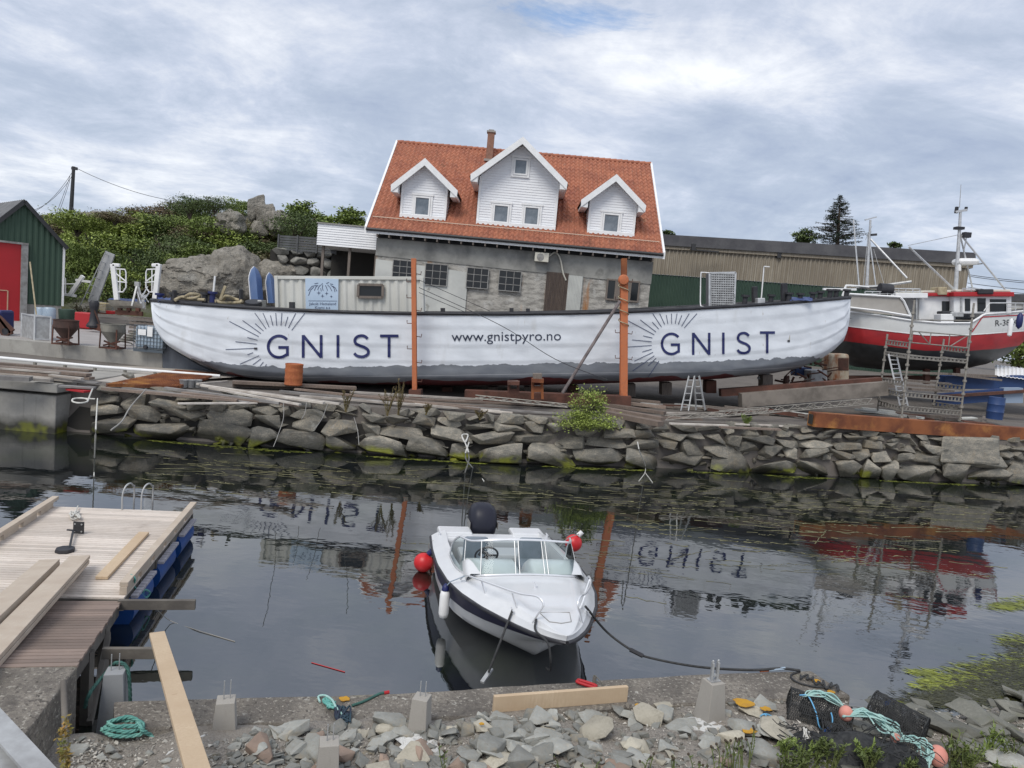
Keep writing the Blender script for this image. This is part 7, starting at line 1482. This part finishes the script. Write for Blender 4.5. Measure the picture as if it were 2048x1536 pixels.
for (x, y, z, sd, lab) in ((1657, 1461, .74, 1, 'lower bright blue rope knot before the left pot'), (1778, 1408, .72, 2, 'upper bright blue rope knot on the right pot')): tangle([pb(x-9, y+3, z), pb(x, y-3, z+.03), pb(x+10, y-3, z), pb(x+2, y+3, z)], 7, .012, .008, 'floatblue', lab, sd)
# ================================================================ stones on the near shore
mat('stoneg', (.32, .33, .31), (.17, .18, .17), 4, .9, .8, 28, rnd=.3, spots=[((.36, .30, .21), 3.5, .54, .66), ((.14, .12, .09), 5, .6, .7)], grain=((.26, .25, .22), 40), bdist=.006); mat('stonec', (.39, .36, .29), (.24, .22, .175), 4, .9, .8, 28, rnd=.2, grain=((.40, .37, .30), 50), bdist=.006); mat('stonep', (.30, .22, .17), (.20, .15, .12), 3, .9, .5, 35, rnd=.15, bdist=.006); mat('stoned', (.17, .165, .14), (.085, .085, .07), 3, .7, .8, 20, rnd=.4, grain=((.12, .12, .10), 30), spots=[((.11, .115, .04), 2, .52, .66), ((.22, .17, .12), 1.4, .6, .7)], bdist=.01); mat('lichen', (.50, .27, .02), (.42, .22, .03), 9, .95, .4, 60)
R5 = random.Random(77)
def stone(px, py, wpx, hpx, m_, lab, seed, dep=None, tw_=None, grp=None, flat=.5, sm=None):
    c, z = gz(px, py); s_ = c.y/1450; w_ = wpx*s_; h_ = w_*flat*R5.uniform(.6, 1); d_ = dep or hpx*s_*1.5
    R = rR(R5, .35) if tw_ is None else Rz(tw_) @ Matrix.Rotation(R5.uniform(-.2, .2), 3, 'X')
    return rock(MB(), (c.x, c.y, z+h_*.34), (w_, d_, h_), seed, R5.choice((9, 11, 13)), R, .04, .03, .68).build('stone' if m_ != 'stoned' else 'rock', m_, smooth=28, label=lab, cat='stone', group=grp)
for (x, y, w_, h_, m_, lab, tw_) in ((1296, 1440, 88, 55, 'stonec', 'large flat cream slab right of the yellow timber end', -.5), (1272, 1500, 70, 30, 'stonec', 'tan flat slab below the large cream slab', .1), (515, 1506, 82, 26, 'stoneg', 'long dark grey stone bar leaning right of the squat post', -.95), (1100, 1468, 34, 48, 'stonec', 'narrow upright cream stone under the timber middle', .3), (1505, 1500, 60, 26, 'stoneg', 'flat grey green slab near the white rope end', -.4), (1378, 1455, 50, 28, 'stoneg', 'rounded grey stone between cream slab and right post', 0), (970, 1462, 44, 52, 'stonec', 'tall split cream stone left of the rubble middle', .8), (935, 1520, 62, 40, 'stoneg', 'wide pale green stone at the bottom edge centre', .2), (1075, 1490, 62, 30, 'stoneg', 'broad flat blue grey stone below the timber', 0), (1500, 1425, 60, 32, 'stonec', 'brownish slab with orange lichen behind the left pot', -.3), (1550, 1480, 90, 70, 'stonec', 'large flat brown slab just left of the lobster pots', -.2), (1090, 1520, 52, 22, 'stonec', 'thin pale slab at the bottom edge right of centre', -.1), (720, 1470, 44, 26, 'stonec', 'pale brown stone against the slab right of the turquoise rope', 0), (560, 1470, 62, 40, 'stoneg', 'grey angular stone against the slab right of the squat post', .4), (775, 1530, 44, 34, 'stonep', 'pinkish stone at the bottom edge left of centre', .2), (150, 1505, 56, 30, 'stoneg', 'flat dark stone at the foot of the wooden stake', 0)):
    stone(x, y, w_, h_, m_, lab, int(x*3+y), None, tw_)
mat_ch = ['stoneg']*14+['stonec']*3+['stonep']
zones = [((480, 800), 'left of the cracked middle post'), ((800, 1000), 'between the cracked post and the yellow timber'), ((1000, 1260), 'below the yellow timber'), ((1260, 1560), 'around the right concrete post')]
k = 0; tries = 0
while k < 212 and tries < 6000:
    tries += 1; x = R5.uniform(480, 1560); y = R5.uniform(pl(NB, x)+4, 1560)
    if x > 1240 and R5.random() < .3: continue
    if 1130 < x < 1240 and y > 1450 and R5.random() < .6: continue
    if x < 560 and y > 1500 and x < 500: continue
    wpx = R5.choice((24, 30, 36, 46, 58, 76))*R5.uniform(.8, 1.2); m_ = R5.choice(mat_ch); zn = [z for (a_, b_), z in zones if a_ <= x <= b_][0]
    sz = 'small' if wpx < 26 else 'medium' if wpx < 38 else 'large'; cn = {'stoneg': 'grey green', 'stonec': 'cream', 'stonep': 'pinkish'}[m_]
    stone(x, y, wpx, wpx*.6, m_, '%s %s angular stone in the rubble %s' % (sz, cn, zn), 5000+k, grp='loose stones of the near shore rubble'); k += 1
for i in range(16): x = R5.uniform(150, 470); stone(x, R5.uniform(1475, 1550), R5.uniform(16, 34), 14, 'stoneg', 'grey stone half sunk in the gravel by the turquoise coil', 6000+i, grp='stones in the gravel by the coil')
# wet rocks of the right shore
for i in range(165):
    x = R5.uniform(1700, 2100); y = R5.uniform(max(1385, 1440-(x-1700)*.30), 1560); w_ = R5.choice((18, 26, 36, 50, 70, 100))*R5.uniform(.8, 1.2)*(.8 if y < 1430 else 1)
    pos = 'near the water' if y < 1445 else 'at the bottom right'
    stone(x, y, w_, w_*.5, 'stoned' if y < 1500 or R5.random() < .6 else 'stoneg', '%s dark wet rock on the right shore %s' % ('broad' if w_ > 65 else 'narrow', pos), 7000+i, tw_=R5.uniform(-1.2, -.1), grp='wet rocks on the right shore', flat=.4)
# small rubble filling the gaps
a = MB()
for i in range(900):
    x = R5.uniform(420, 1580); y = R5.uniform(pl(NB, x)+3, 1570)
    if x > 1240 and i % 2: continue
    c, z = gz(x, y, 2); w_ = R5.choice((12, 16, 20, 26, 34, 44))*R5.uniform(.8, 1.2)*c.y/1450; rock(a, (c.x, c.y, z+w_*.1), (w_, w_*.8, w_*.6), 9000+i, 10, rR(R5, .5))
a.build('rubble', 'stoneg', kind='stuff')
# fine gravel
a = MB(); R6 = random.Random(8)
for i in range(8000):
    x = R6.uniform(120, 2090); y = R6.uniform(pl(NB, x)+3, 1575) if x < 1700 else R6.uniform(1420, 1575); c, z = gz(x, y, 2); s_ = R6.uniform(.008, .03); a.add([c+Vector((R6.uniform(-s_, s_), R6.uniform(-s_, s_), R6.uniform(-.3, 1)*s_)) for _ in range(4)], [(0, 1, 2), (0, 2, 3), (0, 3, 1), (1, 3, 2)])
a.build('gravel', mat('gravelm', (.38, .36, .32), None, rough=.9, island=.45), kind='stuff')
for i, (x, y, w_) in enumerate(((1487, 1405, 46), (1532, 1418, 26), (1498, 1462, 34), (690, 1398, 26), (1276, 1411, 18), (1632, 1362, 20), (1662, 1384, 18), (963, 1448, 14))):
    z = SZ+.012 if y < pl(NB, x) else gz(x, y)[1]+.10; c = PZ(x, y, z); s_ = c.y/1450*w_/2; rr = random.Random(i); b = [c+Vector((s_*math.cos(q*.52)*rr.uniform(.6, 1.1), s_*.8*math.sin(q*.52)*rr.uniform(.6, 1.1), 0)) for q in range(12)]
    a = MB(); a.prism(b, (0, 0, .006)); a.build('lichen', 'lichen', label='orange lichen patch on the near shore stone and slab', cat='lichen', group='orange lichen patches')
# ================================================================ vegetation
mat('leafd', (.08, .115, .035), (.10, .14, .045), .5, .7, island=.3); mat('leafm', (.16, .215, .05), (.19, .25, .06), .5, .7, island=.28); mat('leafl', (.22, .28, .06), (.26, .32, .07), .5, .7, island=.25); mat('heath', (.15, .14, .07), (.18, .13, .08), .5, .8, island=.3); mat('bark', (.09, .07, .055), None, rough=.95); mat('needle', (.022, .042, .024), (.035, .058, .03), 1, .8, island=.4)
def bush_proto(nm, m_, seed, n_=1500, s=.09, flat=.8, lab='', cat='bush'):
    t = thing(nm, lab, cat, (0, 0, 0)); leaves(MB(), (0, 0, .5*flat), (1, .9, .55*flat), n_, s, seed, 46, shell=.25).build('foliage', m_, t)
    r = random.Random(seed); a = MB()
    for k in range(7): an = r.uniform(0, 6.28); a.tube([(0, 0, -.3), (.25*math.cos(an), .25*math.sin(an), .25), (.7*math.cos(an), .7*math.sin(an), .45+r.uniform(0, .3))], [.05, .03, .012], 5)
    a.build('stems', 'bark', t); return t
pr = {}
def hz_at(px, py):             # where a sight line meets the hill
    D = 49.0
    while D < 90:
        p = P(px, py, D)
        if p.z <= hillz(p.x, p.y): return p
        D += .4
    return None
r9 = random.Random(90); hb_ = [(r9.uniform(80, 660), r9.uniform(450, 600), r9.uniform(60, 110), r9.uniform(30, 55), r9.choice('dmhhl')) for _ in range(24)]+[  # px, py(base), width px, height px, kind
 (200, 520, 130, 70, 'l'), (250, 480, 140, 60, 'l'), (290, 470, 110, 55, 'l'), (170, 500, 80, 60, 'l'), (235, 560, 120, 70, 'm'), (160, 560, 90, 90, 'm'), (300, 560, 110, 80, 'd'), (345, 520, 100, 70, 'd'), (330, 470, 90, 50, 'd'), (400, 440, 110, 50, 'd'), (380, 420, 70, 36, 'd'), (420, 480, 100, 60, 'm'), (440, 500, 110, 55, 'l'), (480, 500, 90, 50, 'm'), (500, 520, 110, 50, 'd'), (560, 520, 120, 40, 'd'), (600, 530, 80, 30, 'd'), (530, 480, 70, 45, 'd'), (470, 430, 60, 40, 'm'), (460, 465, 70, 40, 'h'), (300, 440, 80, 30, 'h'), (230, 440, 70, 22, 'h'), (380, 485, 80, 40, 'h'), (270, 600, 100, 60, 'd'), (215, 600, 80, 60, 'm'), (320, 590, 60, 50, 'd'), (135, 600, 60, 70, 'd'), (160, 470, 70, 30, 'h'), (110, 460, 60, 26, 'h'), (350, 430, 80, 30, 'h'), (430, 415, 60, 26, 'd'), (140, 530, 60, 60, 'm'), (200, 460, 60, 30, 'm'), (560, 460, 60, 40, 'd'), (590, 500, 70, 40, 'd'), (640, 480, 80, 40, 'm'), (520, 460, 40, 30, 'h'), (270, 520, 100, 60, 'm'), (350, 560, 80, 60, 'm'), (400, 520, 80, 50, 'd')]
KD = {'l': ('leafl', 'bright green bush'), 'm': ('leafm', 'mid green bush'), 'd': ('leafd', 'dark juniper bush'), 'h': ('heath', 'brownish heather scrub')}
for i, (px, py, wp, hp, k) in enumerate(hb_):
    p = hz_at(px, py)
    if p is None: p = P(px, py, 55)
    s_ = p.y/1450; m_, kn = KD[k]; key = k+str(i % 2)
    fl_ = 'on the hill top' if py < 450 else 'on the hill foot behind the yard' if py > 545 else 'on the hill slope left of the boulder' if px < 400 else 'on the rocks above the big boulder'
    lab = kn+' growing '+fl_
    M = Matrix.Translation(p-Vector((0, 0, hp*s_*.15))) @ Matrix.Rotation(i*1.3, 4, 'Z') @ Matrix.Diagonal((wp*s_*.58, wp*s_*.5, hp*s_*1.1, 1))
    if key not in pr: pr[key] = t = bush_proto('bush' if k != 'h' else 'heather_scrub', m_, 40+i, 5200, .048 if k != 'd' else .04, lab=lab); t.matrix_world = M; t['group'] = 'bushes on the hill'
    else: clone(pr[key], M, lab, 'bushes on the hill')
# grasses along the ridge
a = MB(); r = random.Random(3)
for i in range(1500):
    x = r.uniform(-60, 2); y = r.uniform(66, 73); z = hillz(x, y); h_ = r.uniform(.25, .8); a.add([(x-.03, y, z-.1), (x+.03, y, z-.1), (x+r.uniform(-.3, .3), y, z+h_)], [(0, 1, 2)])
a.build('dry_grass', 'heath', kind='stuff')
# rocky crag and the boulder
def crag(c, size, seed, m_, lab, sub=5, amp=.28, nm='boulder', f=.35):
    bm = bmesh.new(); bmesh.ops.create_icosphere(bm, subdivisions=sub, radius=1); o = Vector((seed, 0, 0))
    for v in bm.verts:
        n_ = v.co.normalized(); d = noise.fractal(n_*1.6+o, 1, 2, 3)*amp+noise.hetero_terrain(n_*3+o, 1, 2, 3, .5)*.06
        w_ = 1+d; w_ = round(w_/.07)*.07*.5+w_*.5; v.co = Vector((n_.x*size[0], n_.y*size[1], n_.z*size[2]))*w_
    bm.verts.ensure_lookup_table(); vs = [v.co+Vector(c) for v in bm.verts]; fs = [[v.index for v in f_.verts] for f_ in bm.faces]; bm.free()
    return MB().add(vs, fs).build(nm, m_, smooth=35, label=lab, cat='rock')
mat('boulder', (.38, .35, .30), (.20, .18, .15), 1.3, .95, 1, 3.5, wpos=True, bdist=.3, spots=[((.10, .095, .08), 1.6, .60, .68, (1, 1, .5)), ((.33, .32, .29), .5, .6, .7)], grain=((.20, .19, .165), 6))
p = P(410, 570, 45.5); crag((p.x, p.y, p.z), (2.7, 2.4, 1.6), 3.3, 'boulder', 'big rounded grey boulder behind the left end of the white boat', 6, .2)
p = P(468, 566, 46.5); crag((p.x, p.y, p.z), (1.9, 2.2, 2.05), 8.1, 'boulder', 'taller grey rock face right behind the big rounded boulder', 5, .22)
p = P(560, 575, 48.0); crag((p.x, p.y, p.z), (2.6, 2.0, 1.6), 12.1, 'boulder', 'shaded rock ledge behind the two blue dinghies', 5, .25)
p = P(527, 432, 66); a = MB()
for q_, sz, sd, ro in (((-.9, 0, .5), (1.9, 2, 3.6), 1, .25), ((.4, -.3, .0), (2.2, 2, 3.0), 2, -.5), ((1.2, .2, -.9), (1.8, 2, 2.0), 3, -.6), ((-.2, -.5, -1.2), (2.4, 2, 1.8), 4, .1), ((-1.7, 0, -1.1), (1.5, 1.6, 1.6), 7, .4)): rock(a, p+Vector(q_), sz, sd, 15, Matrix.Rotation(ro, 3, 'Y'), .05)
a.build('crag', 'boulder', smooth=25, label='steep bare crag standing on top of the hill', cat='rock'); p = P(462, 448, 63); crag((p.x, p.y, p.z), (1.2, 1.2, 1.1), 15.7, 'boulder', 'lower bare rock left below the steep crag', 4, .3, 'crag'); p = P(556, 446, 66); crag((p.x, p.y, p.z), (.9, 1.2, 1.1), 25.7, 'boulder', 'small bare rock at the right side of the steep crag', 4, .3, 'crag')
p = P(205, 440, 66); crag((p.x, p.y, p.z), (2.0, 1.2, .7), 31.7, 'boulder', 'low bare rock outcrop on the hill right of the utility pole', 4, .3, 'crag')
def tree(px, py, top, wpx, D, m_, lab, seed, n_=2600, s=.16, trunk=True):
    b = P(px, py, D); s_ = D/1450; H_ = (py-top)*s_; t = thing('tree', lab, 'tree', b); R_ = wpx*s_/2
    leaves(MB(), b+Vector((0, 0, H_*.58)), (R_, R_*.8, H_*.42), n_, s, seed, 34, shell=.2).build('crown', m_, t)
    r = random.Random(seed); a = MB(); a.tube([b-Vector((0, 0, .5)), b+Vector((.05, 0, H_*.4)), b+Vector((0, 0, H_*.8))], [.16, .11, .04], 7)
    for k in range(7): an = r.uniform(0, 6.28); z = H_*r.uniform(.3, .6); a.tube([b+Vector((0, 0, z)), b+Vector((R_*.7*math.cos(an), R_*.5*math.sin(an), z+H_*.2))], [.06, .02], 5)
    a.build('trunk', 'bark', t)
tree(603, 480, 408, 70, 62, 'leafm', 'round leafy tree left of the white annex behind the dark fence', 61); tree(645, 482, 428, 50, 64, 'leafm', 'smaller leafy tree between the round tree and the annex', 62, 1800); tree(700, 470, 418, 74, 60, 'leafm', 'leafy tree just behind the left roof corner of the house', 63)
tree(1608, 490, 460, 40, 78, 'leafd', 'small dark tree top left of the spruce behind the warehouse', 64, 1500); tree(1788, 500, 484, 22, 80, 'leafd', 'tiny tree top above the warehouse roof between the masts', 65, 500); tree(1335, 476, 462, 26, 80, 'leafd', 'tiny tree top at the right roof corner of the house', 66, 500)
tree(2035, 742, 672, 80, 60, 'leafm', 'green bush at the right edge behind the fishing boat bow', 67, 2600)
# spruce
D = 74; b = P(1672, 530, D); tp = P(1681, 392, D); t = thing('spruce_tree', 'tall dark spruce rising behind the warehouse roof', 'spruce', b); H_ = tp.z-b.z; a = MB(); a.tube([b, lerp(b, tp, .6), tp], [.25, .14, .03], 7); a.build('trunk', 'bark', t)
a = MB(); r = random.Random(12); brm = MB()
for k in range(30):
    f = .30+.69*k/29; z = b.z+H_*f; R_ = (3.7*(1-f)**.85+.18)*r.uniform(.8, 1.1); nb_ = 7 if f < .9 else 4
    for j in range(nb_):
        an = r.uniform(0, 6.28); c0 = Vector((lerp(b.x, tp.x, f), D, z)); rr = R_*r.uniform(.65, 1.15); e = c0+Vector((rr*math.cos(an), rr*math.sin(an), -rr*.12+(.28*rr if f < .6 else .15))); brm.tube([c0, e], [.035, .012], 4)
        m_ = int(8+rr*15)
        for q in range(m_):
            u = r.uniform(.15, 1)**.8; p = lerp(c0, e, u)+Vector((r.gauss(0, .08), r.gauss(0, .08), r.gauss(-.04, .05))); d = Vector((r.gauss(0, 1), r.gauss(0, 1), r.gauss(-.4, .4))).normalized()*.13; w_ = d.cross(Vector((0, 0, 1))).normalized()*.035; a.add([p-d, p+w_, p+d, p-w_], [(0, 1, 2, 3)])
a.build('crown', 'needle', t); brm.build('branches', 'bark', t)
# bush on the quay wall
p = PZ(1170, 845, 1.45); t = thing('green_bush', 'bright yellow green leafy bush growing on the quay edge right of the middle', 'bush', p)
leaves(MB(), p+Vector((-.05, -.25, .10)), (.84, .45, .36), 3200, .042, 5, 44, shell=.05).build('lower_foliage', 'leafl', t); leaves(MB(), p+Vector((.05, -.1, .70)), (.50, .36, .55), 1600, .045, 6, 30, shell=.05).build('upper_foliage', 'leafl', t)
a = MB(); r = random.Random(5)
for k in range(12): a.tube([p+Vector((0, 0, -.1)), p+Vector((r.uniform(-.3, .3), r.uniform(-.2, .2), .6)), p+Vector((r.uniform(-.7, .8), r.uniform(-.3, .3), r.uniform(.6, 1.3)))], [.02, .012, .005], 5)
a.build('stems', 'bark', t)
mat('dryplant', (.13, .095, .045), (.16, .13, .05), 3, .9, island=.35); mat('weedg', (.085, .12, .03), (.14, .16, .05), 3, .8, island=.35); mat('headdark', (.06, .045, .03), None, rough=.9)
def weed(b, H_, W_, n_, leafn, m_, lab, seed, heads=0, grp=None, s=.03, nm='weed'):
    r = random.Random(seed); t = thing(nm, lab, 'plant', b, grp); st = MB(); lf = MB(); hd = MB()
    for k in range(n_):
        e = b+Vector((r.uniform(-W_, W_), r.uniform(-W_*.6, W_*.6), H_*r.uniform(.55, 1))); m2 = lerp(b, e, .5)+Vector((r.uniform(-W_, W_)*.2, 0, .05)); pts = cr([b+Vector((r.uniform(-.03, .03), 0, -.03)), m2, e], 3); st.tube(pts, [max(.0025, s*.12)]*len(pts), 4)
        for j in range(leafn):
            u = r.uniform(.15, .98); p = b.lerp(e, u)+(m2-lerp(b, e, .5))*(1-abs(2*u-1)); d = Vector((r.gauss(0, 1), r.gauss(0, 1), r.uniform(.1, 1))).normalized()*s*r.uniform(.7, 1.5); w_ = d.cross(Vector((r.random(), r.random(), 1))).normalized()*s*.22; lf.add([p, p+d*.5+w_, p+d, p+d*.5-w_], [(0, 1, 2, 3)])
        if heads: hd.ball(e, .013, 8, 6)
    st.build('stems', m_ if not heads else 'weedg', t); lf.build('leaves', m_, t)
    if heads: hd.build('seed_heads', 'headdark', t, smooth=180)
for i, (x, y, h_, w_, lab) in enumerate(((692, 822, .75, .2, 'thin dry brown weed on the quay edge left of the taller pair'), (775, 830, .85, .3, 'dry brown weed on the quay edge beside the left orange post'), (797, 828, 1.15, .2, 'tallest dry weed on the quay edge beside the left orange post'), (852, 828, .35, .2, 'short reddish dry weed on the quay edge'), (960, 838, .3, .25, 'low dry reddish weeds above the bundled white rope'))): weed(PZ(x, y, 1.42), h_, w_, 12, 26, 'dryplant', lab, i+30, s=.055)
weed(PZ(1492, 852, 1.6), .4, .3, 14, 30, 'leafm', 'small green tuft on the quay edge left of the rusty girder', 50, s=.06); weed(PZ(170, 640, 2.3), .9, .9, 22, 20, 'heath', 'yellowish grass tuft at the hill foot behind the brown hopper', 51, s=.16)
wl_ = [(1435, 1560, .48, 5), (1462, 1550, .55, 5), (1480, 1565, .62, 4), (1500, 1540, .50, 4), (1395, 1565, .30, 4), (1290, 1560, .34, 3), (1180, 1565, .25, 3), (1120, 1560, .30, 2), (1345, 1560, .30, 3), (890, 1570, .45, 2), (1560, 1560, .30, 4)]
wn_ = ['left of the right post foot', 'just right of the right post foot', 'tallest one before the right post', 'left of the white rope end', 'below the right post left side', 'over the tan slab', 'at the bottom edge under the timber end', 'over the broad blue grey stone', 'right of the tan slab', 'at the bottom edge centre', 'before the lower lobster pot left side']
for i, (x, y, h_, n_) in enumerate(wl_):
    c, z = gz(x, y); weed(c, h_*.8, .1, n_, 7, 'weedg', 'knapweed with dark seed heads '+wn_[i], 80+i, 1, 'knapweed plants on the near shore', s=.035, nm='knapweed')
for i, (x, y, h_) in enumerate(((1630, 1545, .35), (1655, 1560, .42), (1735, 1560, .3), (1905, 1550, .4), (1930, 1560, .35), (1580, 1570, .25), (1820, 1570, .2))):
    c, z = gz(x, y); weed(c+Vector((0, 0, .05)), h_, .16, 9, 22, 'weedg', 'green leafy weed %s' % ['left of the lowest pot', 'before the left pot', 'over the lowest pot', 'right of the largest pink float', 'at the far right of the weeds', 'left of the white and pink knot', 'under the lowest turquoise hank'][i], 120+i, s=.05)
for i in range(9):
    x, y = r.uniform(1560, 2040), r.uniform(1515, 1575); c, z = gz(x, y)
    weed(c+Vector((0, 0, .03)), r.uniform(.15, .34), .2, 9, 20, 'leafm' if i % 3 else 'weedg', 'low green leafy weed among the rocks of the bottom right corner', 300+i, grp='low weeds in the bottom right corner', s=.045)
# ================================================================ floating weed
mat('algae', (.24, .27, .04), (.14, .16, .03), 3, .6, island=.3); mat('algaed', (.055, .055, .022), (.035, .035, .016), 1.5, .5, island=.35); mat('strand', (.17, .16, .075), (.11, .10, .045), 2, .7, island=.3)
def drift(a, cx_, cy_, wx_, wy_, n_, r, lo_=.03, hi=.12, dr=-.35, zb=.004):
    for i in range(n_):
        x, y = r.gauss(cx_, wx_), r.gauss(cy_, wy_); p = PZ(x, y, r.uniform(0, .012)+zb); an = dr+r.gauss(0, .35); l_ = r.uniform(lo_, hi); d = Vector((math.cos(an), math.sin(an), r.uniform(-.02, .05)))*l_; w_ = Vector((-d.y, d.x, 0))*.14
        a.add([p-d, p-d*.2+w_, p+d, p+d*.2-w_], [(0, 1, 2, 3)])
r = random.Random(17); a = MB(); b = MB()
for cx_, cy_, wx_, wy_, n_ in ((1850, 1345, 14, 3, 90), (1875, 1365, 22, 7, 350), (1930, 1358, 30, 10, 420), (1985, 1345, 32, 14, 600), (2040, 1335, 26, 16, 600), (1960, 1390, 50, 10, 350), (2015, 1212, 22, 5, 260), (2040, 1205, 18, 6, 160), (2035, 1282, 20, 6, 200), (2020, 1370, 26, 10, 200), (1830, 1343, 6, 2, 30), (1800, 1405, 5, 2, 25)): drift(a, cx_, cy_, wx_, wy_, n_, r)
for cx_, cy_, wx_, wy_, n_ in ((1990, 1365, 45, 22, 1900), (2040, 1340, 30, 26, 1300), (1930, 1390, 50, 10, 1300), (2035, 1290, 20, 8, 200), (1870, 1400, 40, 8, 700)): drift(b, cx_, cy_, wx_, wy_, n_, r, .02, .08, -.3, .012)
a.build('seaweed', 'algae', kind='stuff'); b.build('dark_seaweed', 'algaed', kind='stuff')
a = MB()
for i in range(300):
    if r.random() < .62: x, y = r.uniform(250, 2000), 0; y = pl([(250, 925), (1000, 975), (2000, 1030)], x)+r.gauss(0, 22)
    else: x, y = r.gauss(1500, 260), r.gauss(1085, 50)
    y = max(y, pl([(0, 885), (600, 915), (1000, 942), (1400, 958), (2048, 988)], x)); p = PZ(x, y, .003); l_ = r.uniform(.4, 2.2); n_ = 13; an = r.gauss(.12, .22); pts = []
    for k in range(n_): pts.append(p+Vector((math.cos(an), math.sin(an), 0))*l_*(k/n_)+Vector((0, 1, 0))*noise.noise(Vector((k*.5, i*3.1, 0)))*.09)
    for k in range(n_-1):
        if r.random() < .12: continue
        w_ = Vector((0, r.uniform(.008, .035)*(1.6 if p.y > 15 else .8), 0)); a.add([pts[k], pts[k+1], pts[k+1]+w_, pts[k]+w_], [(0, 1, 2, 3)])
a.build('floating_weed', 'strand', kind='stuff')
a = MB()
for i in range(1500):
    x = r.uniform(-12.5, 24); k_ = noise.noise(Vector((x*.45, 2.2, 0)))
    if k_ < -.02: continue
    y = qf(x)+.1-r.uniform(0, .32)*min(1, .4+k_*2); l_ = r.uniform(.03, .12); a.add([(x-l_, y, .006), (x, y-.02, .008), (x+l_, y, .006), (x, y+.02, .008)], [(0, 1, 2, 3)])
a.build('shore_algae', 'algae', kind='stuff')
